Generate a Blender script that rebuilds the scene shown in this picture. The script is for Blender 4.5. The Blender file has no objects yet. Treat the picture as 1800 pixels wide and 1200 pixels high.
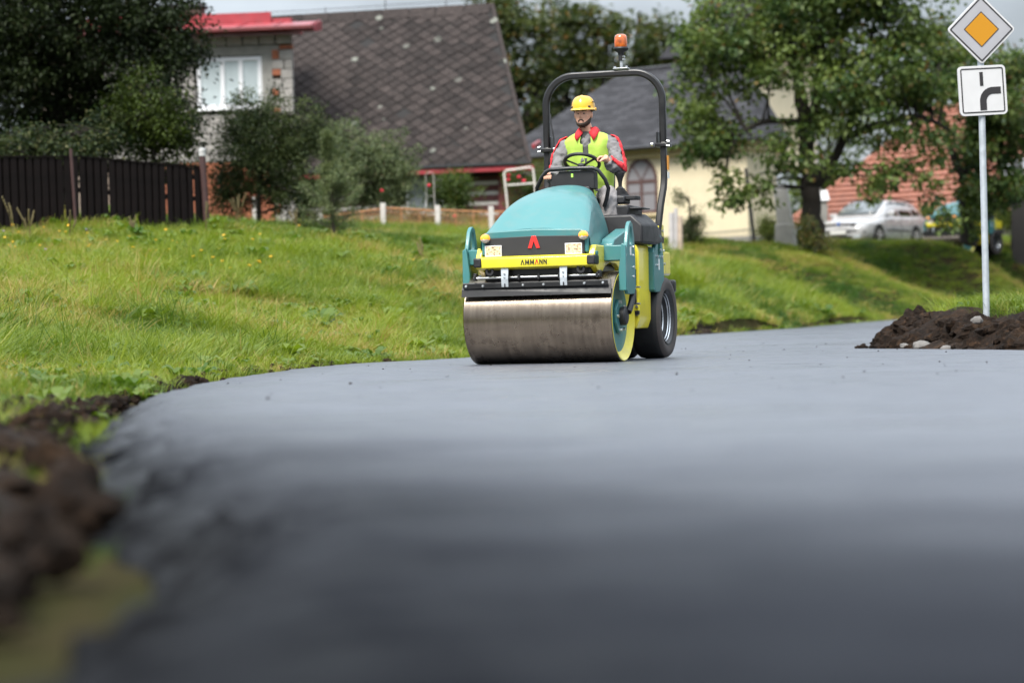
import bpy, math, random
import numpy as np
from mathutils import Vector, Matrix, noise as mnoise

# ------------------------------------------------------------------ camera, sky, sun, exposure
S = bpy.context.scene
COL = S.collection
R = math.radians
FPX, CX, CY, HORIZON, EYE, ROLL = 4250.0, 900.0, 600.0, 577.0, 0.305, R(1.4)
PITCH = math.atan((CY - HORIZON) / FPX)
_fw = Vector((0, math.cos(PITCH), -math.sin(PITCH)))
_u0 = Vector((0, math.sin(PITCH), math.cos(PITCH)))
_r0 = Vector((1, 0, 0))
CAM_R = _r0 * math.cos(ROLL) - _u0 * math.sin(ROLL)
CAM_U = _r0 * math.sin(ROLL) + _u0 * math.cos(ROLL)
cam_d = bpy.data.cameras.new('camera')
cam = bpy.data.objects.new('camera', cam_d)
COL.objects.link(cam)
S.camera = cam
m = Matrix.Identity(4)
for i in range(3):
    m[i][0], m[i][1], m[i][2] = CAM_R[i], CAM_U[i], -_fw[i]
m[2][3] = EYE
cam.matrix_world = m
cam_d.sensor_width = 36
cam_d.lens = FPX * 36 / 1800
cam_d.clip_start = 0.05
cam_d.clip_end = 3000
cam_d.dof.use_dof = True
cam_d.dof.focus_distance = 20.9
cam_d.dof.aperture_fstop = 1.65

SUN_AZ, SUN_EL = R(-152), R(52)          # azimuth from +Y, clockwise
world = bpy.data.worlds.new('World')
S.world = world
world.use_nodes = True
wn, wl = world.node_tree.nodes, world.node_tree.links
wn.clear()
sky = wn.new('ShaderNodeTexSky')
sky.sky_type = 'NISHITA'
sky.sun_disc = False
sky.sun_elevation = SUN_EL
sky.sun_rotation = SUN_AZ
sky.air_density = 1.2
sky.dust_density = 2.0
tc = wn.new('ShaderNodeTexCoord')
sep = wn.new('ShaderNodeSeparateXYZ')
wl.new(tc.outputs['Generated'], sep.inputs[0])
# overcast layer: horizon set dimmer than standard overcast luminance, with soft cloud texture
ma = wn.new('ShaderNodeMath'); ma.operation = 'MULTIPLY_ADD'; ma.use_clamp = True
wl.new(sep.outputs['Z'], ma.inputs[0]); ma.inputs[1].default_value = 0.89; ma.inputs[2].default_value = 0.11
nz = wn.new('ShaderNodeTexNoise'); nz.inputs['Scale'].default_value = 5.5; nz.inputs['Detail'].default_value = 6; nz.inputs['Roughness'].default_value = 0.55
mp = wn.new('ShaderNodeMapping'); mp.inputs['Scale'].default_value = (1, 1, 2.6)
wl.new(tc.outputs['Generated'], mp.inputs[0]); wl.new(mp.outputs[0], nz.inputs['Vector'])
cr = wn.new('ShaderNodeMapRange'); cr.inputs[1].default_value = 0.34; cr.inputs[2].default_value = 0.68
cr.inputs[3].default_value = 0.66; cr.inputs[4].default_value = 1.3
wl.new(nz.outputs[0], cr.inputs[0])
mu = wn.new('ShaderNodeMath'); mu.operation = 'MULTIPLY'
wl.new(ma.outputs[0], mu.inputs[0]); wl.new(cr.outputs[0], mu.inputs[1])
cc = wn.new('ShaderNodeVectorMath'); cc.operation = 'SCALE'; cc.inputs[0].default_value = (8.4, 9.2, 10.1)
wl.new(mu.outputs[0], cc.inputs['Scale'])
mx = wn.new('ShaderNodeMix'); mx.data_type = 'RGBA'; mx.inputs[0].default_value = 0.94
wl.new(sky.outputs[0], mx.inputs[6]); wl.new(cc.outputs[0], mx.inputs[7])
bg = wn.new('ShaderNodeBackground'); bg.inputs['Strength'].default_value = 0.11
wl.new(mx.outputs[2], bg.inputs[0])
wo = wn.new('ShaderNodeOutputWorld'); wl.new(bg.outputs[0], wo.inputs[0])

sun_d = bpy.data.lights.new('sun', 'SUN')
sun_d.energy = 2.2
sun_d.angle = R(26)
sun_d.color = (1.0, 0.95, 0.87)
sun = bpy.data.objects.new('sun', sun_d)
COL.objects.link(sun)
sd = Vector((math.sin(SUN_AZ) * math.cos(SUN_EL), math.cos(SUN_AZ) * math.cos(SUN_EL), math.sin(SUN_EL)))
sun.rotation_euler = sd.to_track_quat('Z', 'Y').to_euler()
sun.location = sd * 60

vs = S.view_settings
vs.view_transform = 'Standard'; vs.look = 'None'; vs.gamma = 1.0; vs.use_curve_mapping = False
vs.exposure = 1.5
S.render.engine = 'CYCLES'
S.cycles.use_denoising = True
S.cycles.max_bounces = 6
S.cycles.diffuse_bounces = 3
S.cycles.glossy_bounces = 3
S.cycles.transparent_max_bounces = 8
S.cycles.sample_clamp_indirect = 6.0

# ------------------------------------------------------------------ helpers
def W(px, py, d):
    """point of the place seen at photograph pixel (px, py), d metres in front of the camera"""
    v = _fw + CAM_R * ((px - CX) / FPX) + CAM_U * ((CY - py) / FPX)
    v = v * (d / v.y)
    return Vector((v.x, v.y, v.z + EYE))

def tag(o, label=None, cat=None, group=None, kind=None):
    if label: o['label'] = label
    if cat: o['category'] = cat
    if group: o['group'] = group
    if kind: o['kind'] = kind
    return o

def empty(name, loc=(0, 0, 0), rz=0.0):
    o = bpy.data.objects.new(name, None)
    o.empty_display_size = 0.2
    COL.objects.link(o)
    o.location = loc
    o.rotation_euler = (0, 0, rz)
    return o

def copy_tree(o, parent=None, skip=()):
    c = o.copy()
    COL.objects.link(c)
    if parent: c.parent = parent
    for ch in list(o.children):
        if ch.name.split('.')[0] not in skip:
            copy_tree(ch, c, skip)
    return c

class MB:
    """collects shapes for ONE mesh object"""
    def __init__(self):
        self.v, self.f = [], []
    def add(self, vs, fs):
        n = len(self.v)
        self.v += [tuple(p) for p in vs]
        self.f += [tuple(i + n for i in f) for f in fs]
        return self
    def box(self, c, s, rot=None, taper=1.0):
        x, y, z = s[0] / 2, s[1] / 2, s[2] / 2
        vs = [Vector(p) for p in ((-x, -y, -z), (x, -y, -z), (x, y, -z), (-x, y, -z),
              (-x * taper, -y * taper, z), (x * taper, -y * taper, z), (x * taper, y * taper, z), (-x * taper, y * taper, z))]
        if rot is not None:
            vs = [rot @ p for p in vs]
        c = Vector(c)
        return self.add([p + c for p in vs], [(0, 3, 2, 1), (4, 5, 6, 7), (0, 1, 5, 4), (1, 2, 6, 5), (2, 3, 7, 6), (3, 0, 4, 7)])
    def bb(self, a, b):
        return self.box([(a[i] + b[i]) / 2 for i in range(3)], [abs(b[i] - a[i]) for i in range(3)])
    def prism(self, poly, axis, a, b):
        """poly of 2D points extruded along axis ('x': poly=(y,z); 'y': poly=(x,z); 'z': poly=(x,y)) from a to b"""
        def P(p, t):
            return {'x': (t, p[0], p[1]), 'y': (p[0], t, p[1]), 'z': (p[0], p[1], t)}[axis]
        n = len(poly)
        vs = [P(p, a) for p in poly] + [P(p, b) for p in poly]
        fs = [tuple(range(n)), tuple(range(2 * n - 1, n - 1, -1))]
        fs += [(i, i + n, (i + 1) % n + n, (i + 1) % n) for i in range(n)]
        return self.add(vs, fs)
    def ring_prism(self, outer, inner, axis, a, b):
        """plate with a hole: outer and inner polygons with the same number of points"""
        def P(p, t):
            return {'x': (t, p[0], p[1]), 'y': (p[0], t, p[1]), 'z': (p[0], p[1], t)}[axis]
        n = len(outer)
        vs = [P(p, a) for p in outer] + [P(p, a) for p in inner] + [P(p, b) for p in outer] + [P(p, b) for p in inner]
        fs = []
        for i in range(n):
            j = (i + 1) % n
            fs += [(i, j, n + j, n + i), (2 * n + i, 3 * n + i, 3 * n + j, 2 * n + j),
                   (i, 2 * n + i, 2 * n + j, j), (n + i, n + j, 3 * n + j, 3 * n + i)]
        return self.add(vs, fs)
    def tube(self, pts, r, n=8, cap=True, flat=None):
        """round tube along pts; r a number or list; flat=(a,b) gives a rectangular section"""
        pts = [Vector(p) for p in pts]
        k = len(pts)
        rs = r if isinstance(r, (list, tuple)) else [r] * k
        up = None
        vs = []
        for i, p in enumerate(pts):
            t = (pts[min(i + 1, k - 1)] - pts[max(i - 1, 0)]).normalized()
            if up is None:
                up = Vector((0, 0, 1)) if abs(t.z) < 0.9 else Vector((0, 1, 0))
            sx = t.cross(up)
            if sx.length < 1e-6:
                sx = t.orthogonal()
            sx.normalize()
            up = sx.cross(t).normalized()
            if flat:
                for a, b in ((-1, -1), (1, -1), (1, 1), (-1, 1)):
                    vs.append(p + sx * a * flat[0] / 2 + up * b * flat[1] / 2)
            else:
                for j in range(n):
                    a = 2 * math.pi * j / n
                    vs.append(p + (sx * math.cos(a) + up * math.sin(a)) * rs[i])
        nn = 4 if flat else n
        fs = [(i * nn + j, i * nn + (j + 1) % nn, (i + 1) * nn + (j + 1) % nn, (i + 1) * nn + j) for i in range(k - 1) for j in range(nn)]
        if cap:
            fs += [tuple(range(nn - 1, -1, -1)), tuple((k - 1) * nn + j for j in range(nn))]
        return self.add(vs, fs)
    def cyl(self, a, b, r, n=16, r2=None):
        return self.tube([a, b], [r, r if r2 is None else r2], n)
    def lathe(self, prof, n, axis='z', c=(0, 0, 0), close=False):
        """prof list of (radius, t) along axis"""
        vs = []
        for (r, t) in prof:
            for j in range(n):
                a = 2 * math.pi * j / n
                p = {'z': (r * math.cos(a), r * math.sin(a), t), 'x': (t, r * math.cos(a), r * math.sin(a)),
                     'y': (r * math.sin(a), t, r * math.cos(a))}[axis]
                vs.append((p[0] + c[0], p[1] + c[1], p[2] + c[2]))
        k = len(prof)
        fs = [(i * n + j, i * n + (j + 1) % n, (i + 1) * n + (j + 1) % n, (i + 1) * n + j) for i in range(k - 1) for j in range(n)]
        if close:
            fs += [((k - 1) * n + j, (k - 1) * n + (j + 1) % n, (j + 1) % n, j) for j in range(n)]
        return self.add(vs, fs)
    def loft(self, rings, closed=True, caps=True):
        n, k = len(rings[0]), len(rings)
        vs = [p for r_ in rings for p in r_]
        fs = []
        for i in range(k - 1):
            for j in range(n if closed else n - 1):
                fs.append((i * n + j, i * n + (j + 1) % n, (i + 1) * n + (j + 1) % n, (i + 1) * n + j))
        if caps and closed:
            fs += [tuple(range(n - 1, -1, -1)), tuple((k - 1) * n + j for j in range(n))]
        return self.add(vs, fs)
    def ball(self, c, r, nu=12, nv=8, sc=(1, 1, 1)):
        vs = [(c[0], c[1], c[2] - r * sc[2])]
        for i in range(1, nv):
            a = -math.pi / 2 + math.pi * i / nv
            for j in range(nu):
                b = 2 * math.pi * j / nu
                vs.append((c[0] + r * sc[0] * math.cos(a) * math.cos(b), c[1] + r * sc[1] * math.cos(a) * math.sin(b), c[2] + r * sc[2] * math.sin(a)))
        vs.append((c[0], c[1], c[2] + r * sc[2]))
        fs = [(0, 1 + (j + 1) % nu, 1 + j) for j in range(nu)]
        for i in range(nv - 2):
            for j in range(nu):
                a, b = 1 + i * nu, 1 + (i + 1) * nu
                fs.append((a + j, a + (j + 1) % nu, b + (j + 1) % nu, b + j))
        t = 1 + (nv - 2) * nu
        fs += [(t + j, t + (j + 1) % nu, len(vs) - 1) for j in range(nu)]
        return self.add(vs, fs)
    def mesh(self, name):
        me = bpy.data.meshes.new(name)
        me.from_pydata(self.v, [], self.f)
        me.update()
        return me
    def build(self, name, mat, parent=None, smooth=35, bevel=0, seg=2, recalc=True):
        me = self.mesh(name)
        if recalc:
            import bmesh
            bm = bmesh.new(); bm.from_mesh(me)
            bmesh.ops.recalc_face_normals(bm, faces=bm.faces)
            bm.to_mesh(me); bm.free()
        if smooth:
            me.shade_smooth()
            me.set_sharp_from_angle(angle=R(smooth))
        o = bpy.data.objects.new(name, me)
        COL.objects.link(o)
        if mat: me.materials.append(mat)
        if parent: o.parent = parent
        if bevel:
            b = o.modifiers.new('bevel', 'BEVEL')
            b.width = bevel; b.segments = seg; b.limit_method = 'ANGLE'; b.angle_limit = R(40)
            b.harden_normals = False
            me.shade_smooth(); me.set_sharp_from_angle(angle=R(60))
        return o

def obj_from(name, me, mat=None, parent=None):
    o = bpy.data.objects.new(name, me)
    COL.objects.link(o)
    if mat and not me.materials: me.materials.append(mat)
    if parent: o.parent = parent
    return o

# ------------------------------------------------------------------ materials
def new_mat(name):
    mt = bpy.data.materials.new(name)
    mt.use_nodes = True
    return mt, mt.node_tree.nodes, mt.node_tree.links, mt.node_tree.nodes['Principled BSDF']

def mat(name, col, rough=0.5, metal=0.0, coat=0.0, var=0.0, vscale=8.0, bump=0.0, bscale=60.0, dirt=None, dirt_amt=0.0, dirt_scale=3.0, spec=0.5, emit=None, emit_s=0.0):
    mt, N, L, B = new_mat(name)
    B.inputs['Base Color'].default_value = (*col, 1)
    B.inputs['Roughness'].default_value = rough
    B.inputs['Metallic'].default_value = metal
    B.inputs['Coat Weight'].default_value = coat
    B.inputs['Coat Roughness'].default_value = 0.06
    B.inputs['Specular IOR Level'].default_value = spec
    if emit:
        B.inputs['Emission Color'].default_value = (*emit, 1)
        B.inputs['Emission Strength'].default_value = emit_s
    t = N.new('ShaderNodeTexCoord')
    last = None
    if var > 0:
        n = N.new('ShaderNodeTexNoise'); n.inputs['Scale'].default_value = vscale; n.inputs['Detail'].default_value = 6
        L.new(t.outputs['Object'], n.inputs['Vector'])
        r = N.new('ShaderNodeMapRange'); r.inputs[1].default_value = 0.3; r.inputs[2].default_value = 0.7
        r.inputs[3].default_value = 1 - var; r.inputs[4].default_value = 1 + var
        L.new(n.outputs[0], r.inputs[0])
        s = N.new('ShaderNodeVectorMath'); s.operation = 'SCALE'; s.inputs[0].default_value = col
        L.new(r.outputs[0], s.inputs['Scale'])
        last = s.outputs[0]
        r2 = N.new('ShaderNodeMapRange'); r2.inputs[1].default_value = 0.3; r2.inputs[2].default_value = 0.7
        r2.inputs[3].default_value = max(rough - 0.08, 0.02); r2.inputs[4].default_value = min(rough + 0.1, 1)
        L.new(n.outputs[0], r2.inputs[0]); L.new(r2.outputs[0], B.inputs['Roughness'])
    if dirt:
        n = N.new('ShaderNodeTexNoise'); n.inputs['Scale'].default_value = dirt_scale; n.inputs['Detail'].default_value = 8; n.inputs['Roughness'].default_value = 0.65
        L.new(t.outputs['Object'], n.inputs['Vector'])
        r = N.new('ShaderNodeMapRange'); r.inputs[1].default_value = 0.48; r.inputs[2].default_value = 0.72
        r.inputs[3].default_value = 0; r.inputs[4].default_value = dirt_amt
        L.new(n.outputs[0], r.inputs[0])
        x = N.new('ShaderNodeMix'); x.data_type = 'RGBA'
        L.new(r.outputs[0], x.inputs[0])
        if last: L.new(last, x.inputs[6])
        else: x.inputs[6].default_value = (*col, 1)
        x.inputs[7].default_value = (*dirt, 1)
        last = x.outputs[2]
    if last: L.new(last, B.inputs['Base Color'])
    if bump > 0:
        n = N.new('ShaderNodeTexNoise'); n.inputs['Scale'].default_value = bscale; n.inputs['Detail'].default_value = 5
        L.new(t.outputs['Object'], n.inputs['Vector'])
        b = N.new('ShaderNodeBump'); b.inputs['Strength'].default_value = bump; b.inputs['Distance'].default_value = 0.01
        L.new(n.outputs[0], b.inputs['Height']); L.new(b.outputs[0], B.inputs['Normal'])
    return mt

def leaf_mat(name, c0, c1, c2=None, trans=0.35, instancer=False, rough=0.5, spec=.3):
    """leaf colour runs from c0 to c1 with the per-leaf 'tint' attribute; c2 = dry or reddish share above 0.85"""
    mt, N, L, B = new_mat(name)
    a = N.new('ShaderNodeAttribute'); a.attribute_name = 'tint'
    a.attribute_type = 'INSTANCER' if instancer else 'GEOMETRY'
    cr_ = N.new('ShaderNodeValToRGB')
    e = cr_.color_ramp.elements
    e[0].position = 0.0; e[0].color = (*c0, 1)
    e[1].position = 0.8 if c2 else 1.0; e[1].color = (*c1, 1)
    if c2:
        k = e.new(1.0); k.color = (*c2, 1)
    L.new(a.outputs['Fac'], cr_.inputs[0])
    L.new(cr_.outputs[0], B.inputs['Base Color'])
    B.inputs['Roughness'].default_value = rough
    B.inputs['Specular IOR Level'].default_value = spec
    tr = N.new('ShaderNodeBsdfTranslucent')
    hs = N.new('ShaderNodeHueSaturation'); hs.inputs['Value'].default_value = 1.5; hs.inputs['Saturation'].default_value = 1.1
    L.new(cr_.outputs[0], hs.inputs['Color']); L.new(hs.outputs[0], tr.inputs[0])
    ms = N.new('ShaderNodeMixShader'); ms.inputs[0].default_value = trans
    L.new(B.outputs[0], ms.inputs[1]); L.new(tr.outputs[0], ms.inputs[2])
    L.new(ms.outputs[0], N['Material Output'].inputs[0])
    return mt
# ------------------------------------------------------------------ terrain
LEFT_EDGE = [(-.12, -4), (-.16, 0), (-.2, 2), (-.32, 4.5), (-1.1, 8.6), (-1.85, 13.2), (-1.98, 17), (-1.85, 21), (-1.45, 23.8), (-.4, 26.4), (2.46, 36), (5.4, 46), (9.2, 56), (15, 66), (24, 77), (40, 92)]
RIGHT_EDGE = [(6.2, -4), (6.0, 0), (5.9, 3), (5.7, 6), (5.4, 10), (5.1, 14.5), (4.85, 18), (4.6, 21), (4.25, 24), (3.85, 26.2), (6.2, 32), (9.0, 40), (13.4, 49), (19, 58), (27, 67), (44, 81)]

def catmull(P, per=14):
    P = [Vector(p) for p in P]
    out = []
    for i in range(len(P) - 1):
        p0, p1, p2, p3 = P[max(i - 1, 0)], P[i], P[i + 1], P[min(i + 2, len(P) - 1)]
        for k in range(per):
            t = k / per
            out.append(0.5 * ((2 * p1) + (p2 - p0) * t + (2 * p0 - 5 * p1 + 4 * p2 - p3) * t * t + (3 * p1 - p0 - 3 * p2 + p3) * t ** 3))
    out.append(P[-1])
    return out
LE, RE = catmull(LEFT_EDGE), catmull(RIGHT_EDGE)
_lc, _rc = catmull(LEFT_EDGE, 5), catmull(RIGHT_EDGE, 5)
POLY = np.array([(p.x, p.y) for p in _lc] + [(p.x, p.y) for p in reversed(_rc)])

def road_z(y):
    return np.interp(y, [-10, 26, 36, 46, 56, 66, 78, 95], [0, 0, .135, .175, .30, .5, .8, 1.2])

def in_road(x, y):
    x = np.asarray(x, float); y = np.asarray(y, float)
    c = np.zeros(x.shape, bool)
    n = len(POLY)
    for i in range(n):
        x1, y1 = POLY[i]; x2, y2 = POLY[(i + 1) % n]
        if y1 == y2: continue
        hit = ((y1 > y) != (y2 > y)) & (x < (x2 - x1) * (y - y1) / (y2 - y1) + x1)
        c ^= hit
    return c

def edge_dist(x, y):
    x = np.asarray(x, float); y = np.asarray(y, float)
    d = np.full(x.shape, 1e9)
    for i in range(len(POLY) - 1):
        a, b = POLY[i], POLY[i + 1]
        ab = b - a; l2 = (ab ** 2).sum()
        if l2 < 1e-9: continue
        t = np.clip(((x - a[0]) * ab[0] + (y - a[1]) * ab[1]) / l2, 0, 1)
        d = np.minimum(d, (x - a[0] - t * ab[0]) ** 2 + (y - a[1] - t * ab[1]) ** 2)
    return np.sqrt(d)

_cp = []
for p in LEFT_EDGE[1:]:
    _cp.append((p[0] - .05, p[1], float(road_z(p[1])) - (.15 if p[1] < 14 else .05)))
for q in [(0, 680, 16), (0, 600, 22), (0, 500, 30), (0, 418, 37.5), (370, 401, 40), (200, 600, 23), (200, 500, 31), (400, 640, 22), (400, 550, 28), (400, 450, 36),
          (600, 600, 27.5), (600, 505, 34), (600, 414, 44), (800, 600, 29.5), (800, 500, 37), (800, 411, 50), (1000, 590, 33), (1000, 500, 42), (1000, 415, 54), (720, 480, 38),
          (1190, 500, 46), (1190, 440, 60), (1400, 500, 57), (1400, 440, 66), (1600, 500, 64), (1600, 437, 72), (1800, 500, 70), (1800, 421, 76),
          (300, 398, 48), (600, 405, 56), (700, 420, 46), (700, 408, 50), (900, 416, 52), (860, 428, 48), (700, 404, 54), (800, 404, 57), (900, 410, 58), (1000, 418, 66), (1668, 436, 66), (1668, 452, 70), (1760, 452, 71), (1541, 438, 71.5), (1600, 438, 74), (1430, 437, 62), (1300, 438, 64)]:
    p = W(*q); _cp.append((p.x, p.y, p.z))
_cp += [(-1.2, 4, -.16), (-1.3, 1, -.16), (-3, 3, -.12), (-2.6, 8, -.10), (-3.5, 11, -.03), (-6, 12, .08), (-8, 18, .45), (-12, 26, 1.0), (-14, 36, 1.9), (-10, 5, 0), (-14, 50, 2.4), (-14, 80, 2.8), (0, 80, 2.7), (12, 84, 2.7), (22, 88, 2.9),
        (4.75, 24.5, .36), (5.6, 24, .4), (5.3, 26.3, .34), (5.2, 22, .3), (7, 27, .42), (9, 24, .45), (9, 34, .5), (14, 30, .55), (14, 42, .6), (18, 20, .5), (7, 14, .15), (7, 3, .05), (14, 3, .1), (20, 50, .8)]
_cp = np.array(_cp)
def _U(r2):
    return np.where(r2 > 1e-12, r2 * np.log(np.maximum(r2, 1e-12)), 0)
_n = len(_cp)
_K = _U(((_cp[:, None, :2] - _cp[None, :, :2]) ** 2).sum(2)) + np.eye(_n) * 0.05
_P = np.c_[np.ones(_n), _cp[:, :2]]
_w = np.linalg.solve(np.block([[_K, _P], [_P.T, np.zeros((3, 3))]]), np.r_[_cp[:, 2], 0, 0, 0])

def _hash_noise(x, y, s, seed):
    x = x / s; y = y / s
    xi, yi = np.floor(x), np.floor(y)
    fx, fy = x - xi, y - yi
    fx = fx * fx * (3 - 2 * fx); fy = fy * fy * (3 - 2 * fy)
    def h(a, b):
        v = np.sin(a * 127.1 + b * 311.7 + seed * 74.7) * 43758.5453
        return v - np.floor(v)
    return (h(xi, yi) * (1 - fx) + h(xi + 1, yi) * fx) * (1 - fy) + (h(xi, yi + 1) * (1 - fx) + h(xi + 1, yi + 1) * fx) * fy

def ground_z(x, y):
    x = np.asarray(x, float); y = np.asarray(y, float)
    xc, yc = np.clip(x, -14, 24), np.clip(y, 0, 86)
    z = _w[_n] + _w[_n + 1] * xc + _w[_n + 2] * yc
    for i in range(_n):
        z = z + _w[i] * _U((xc - _cp[i, 0]) ** 2 + (yc - _cp[i, 1]) ** 2)
    k = np.clip(edge_dist(x, y) / 2.0, 0, 1) * (~in_road(x, y))
    z = z + k * ((_hash_noise(x, y, 1.7, 1) - .5) * .16 + (_hash_noise(x, y, .6, 2) - .5) * .06)
    ins = in_road(x, y)
    ed = edge_dist(x, y)
    rz = road_z(y)
    z = np.where(ins, np.minimum(z, rz - .10), np.where(ed < .22, np.minimum(z, rz - .05), z))
    z = np.where((~ins) & (y < 14) & (x < 0) & (ed < .5), np.minimum(z, -.13), z)
    z = np.where((~ins) & (x > 2) & (y < 30), np.minimum(z, np.maximum(ed - .12, 0) * .55 - .06), z)
    return z

def gz(x, y):
    return float(ground_z(np.array([x]), np.array([y]))[0])

def axis_steps(lo, hi, flo, fhi, step, grow=1.35):
    a = list(np.arange(flo, fhi + 1e-6, step))
    s = step; v = flo; left = []
    while v > lo:
        s *= grow; v -= s; left.append(v)
    s = step; v = fhi; right = []
    while v < hi:
        s *= grow; v += s; right.append(v)
    return np.array(left[::-1] + a + right)

def build_ground():
    xs = axis_steps(-900, 900, -13, 20, .28)
    ys = axis_steps(-60, 1600, 0, 84, .28)
    X, Y = np.meshgrid(xs, ys)
    Z = ground_z(X.ravel(), Y.ravel())
    nx, ny = len(xs), len(ys)
    V = np.c_[X.ravel(), Y.ravel(), Z]
    idx = np.arange(nx * ny).reshape(ny, nx)
    F = np.stack([idx[:-1, :-1], idx[:-1, 1:], idx[1:, 1:], idx[1:, :-1]], -1).reshape(-1, 4)
    me = bpy.data.meshes.new('ground')
    me.vertices.add(len(V)); me.vertices.foreach_set('co', V.ravel())
    me.loops.add(F.size); me.loops.foreach_set('vertex_index', F.ravel())
    me.polygons.add(len(F)); me.polygons.foreach_set('loop_start', np.arange(0, F.size, 4))
    me.update(calc_edges=True); me.validate()
    me.shade_smooth()
    mt, N, L, B = new_mat('meadow soil and moss')
    t = N.new('ShaderNodeTexCoord')
    n1 = N.new('ShaderNodeTexNoise'); n1.inputs['Scale'].default_value = .55; n1.inputs['Detail'].default_value = 7
    n2 = N.new('ShaderNodeTexNoise'); n2.inputs['Scale'].default_value = 9; n2.inputs['Detail'].default_value = 8
    for n in (n1, n2): L.new(t.outputs['Object'], n.inputs['Vector'])
    r = N.new('ShaderNodeValToRGB'); e = r.color_ramp.elements
    e[0].position = .36; e[0].color = (.017, .021, .006, 1)
    e[1].position = .66; e[1].color = (.034, .024, .012, 1)
    ad = N.new('ShaderNodeMath'); ad.operation = 'MULTIPLY_ADD'; ad.inputs[1].default_value = .5
    L.new(n2.outputs[0], ad.inputs[0])
    hf = N.new('ShaderNodeMath'); hf.operation = 'MULTIPLY'; hf.inputs[1].default_value = .5
    L.new(n1.outputs[0], hf.inputs[0]); L.new(hf.outputs[0], ad.inputs[2])
    L.new(ad.outputs[0], r.inputs[0]); L.new(r.outputs[0], B.inputs['Base Color'])
    B.inputs['Roughness'].default_value = .95; B.inputs['Specular IOR Level'].default_value = .03
    b = N.new('ShaderNodeBump'); b.inputs['Strength'].default_value = .8; b.inputs['Distance'].default_value = .05
    L.new(n2.outputs[0], b.inputs['Height']); L.new(b.outputs[0], B.inputs['Normal'])
    o = obj_from('ground', me, mt)
    tag(o, 'grassy ground with a bank rising from the road', kind='structure')
build_ground()

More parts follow.
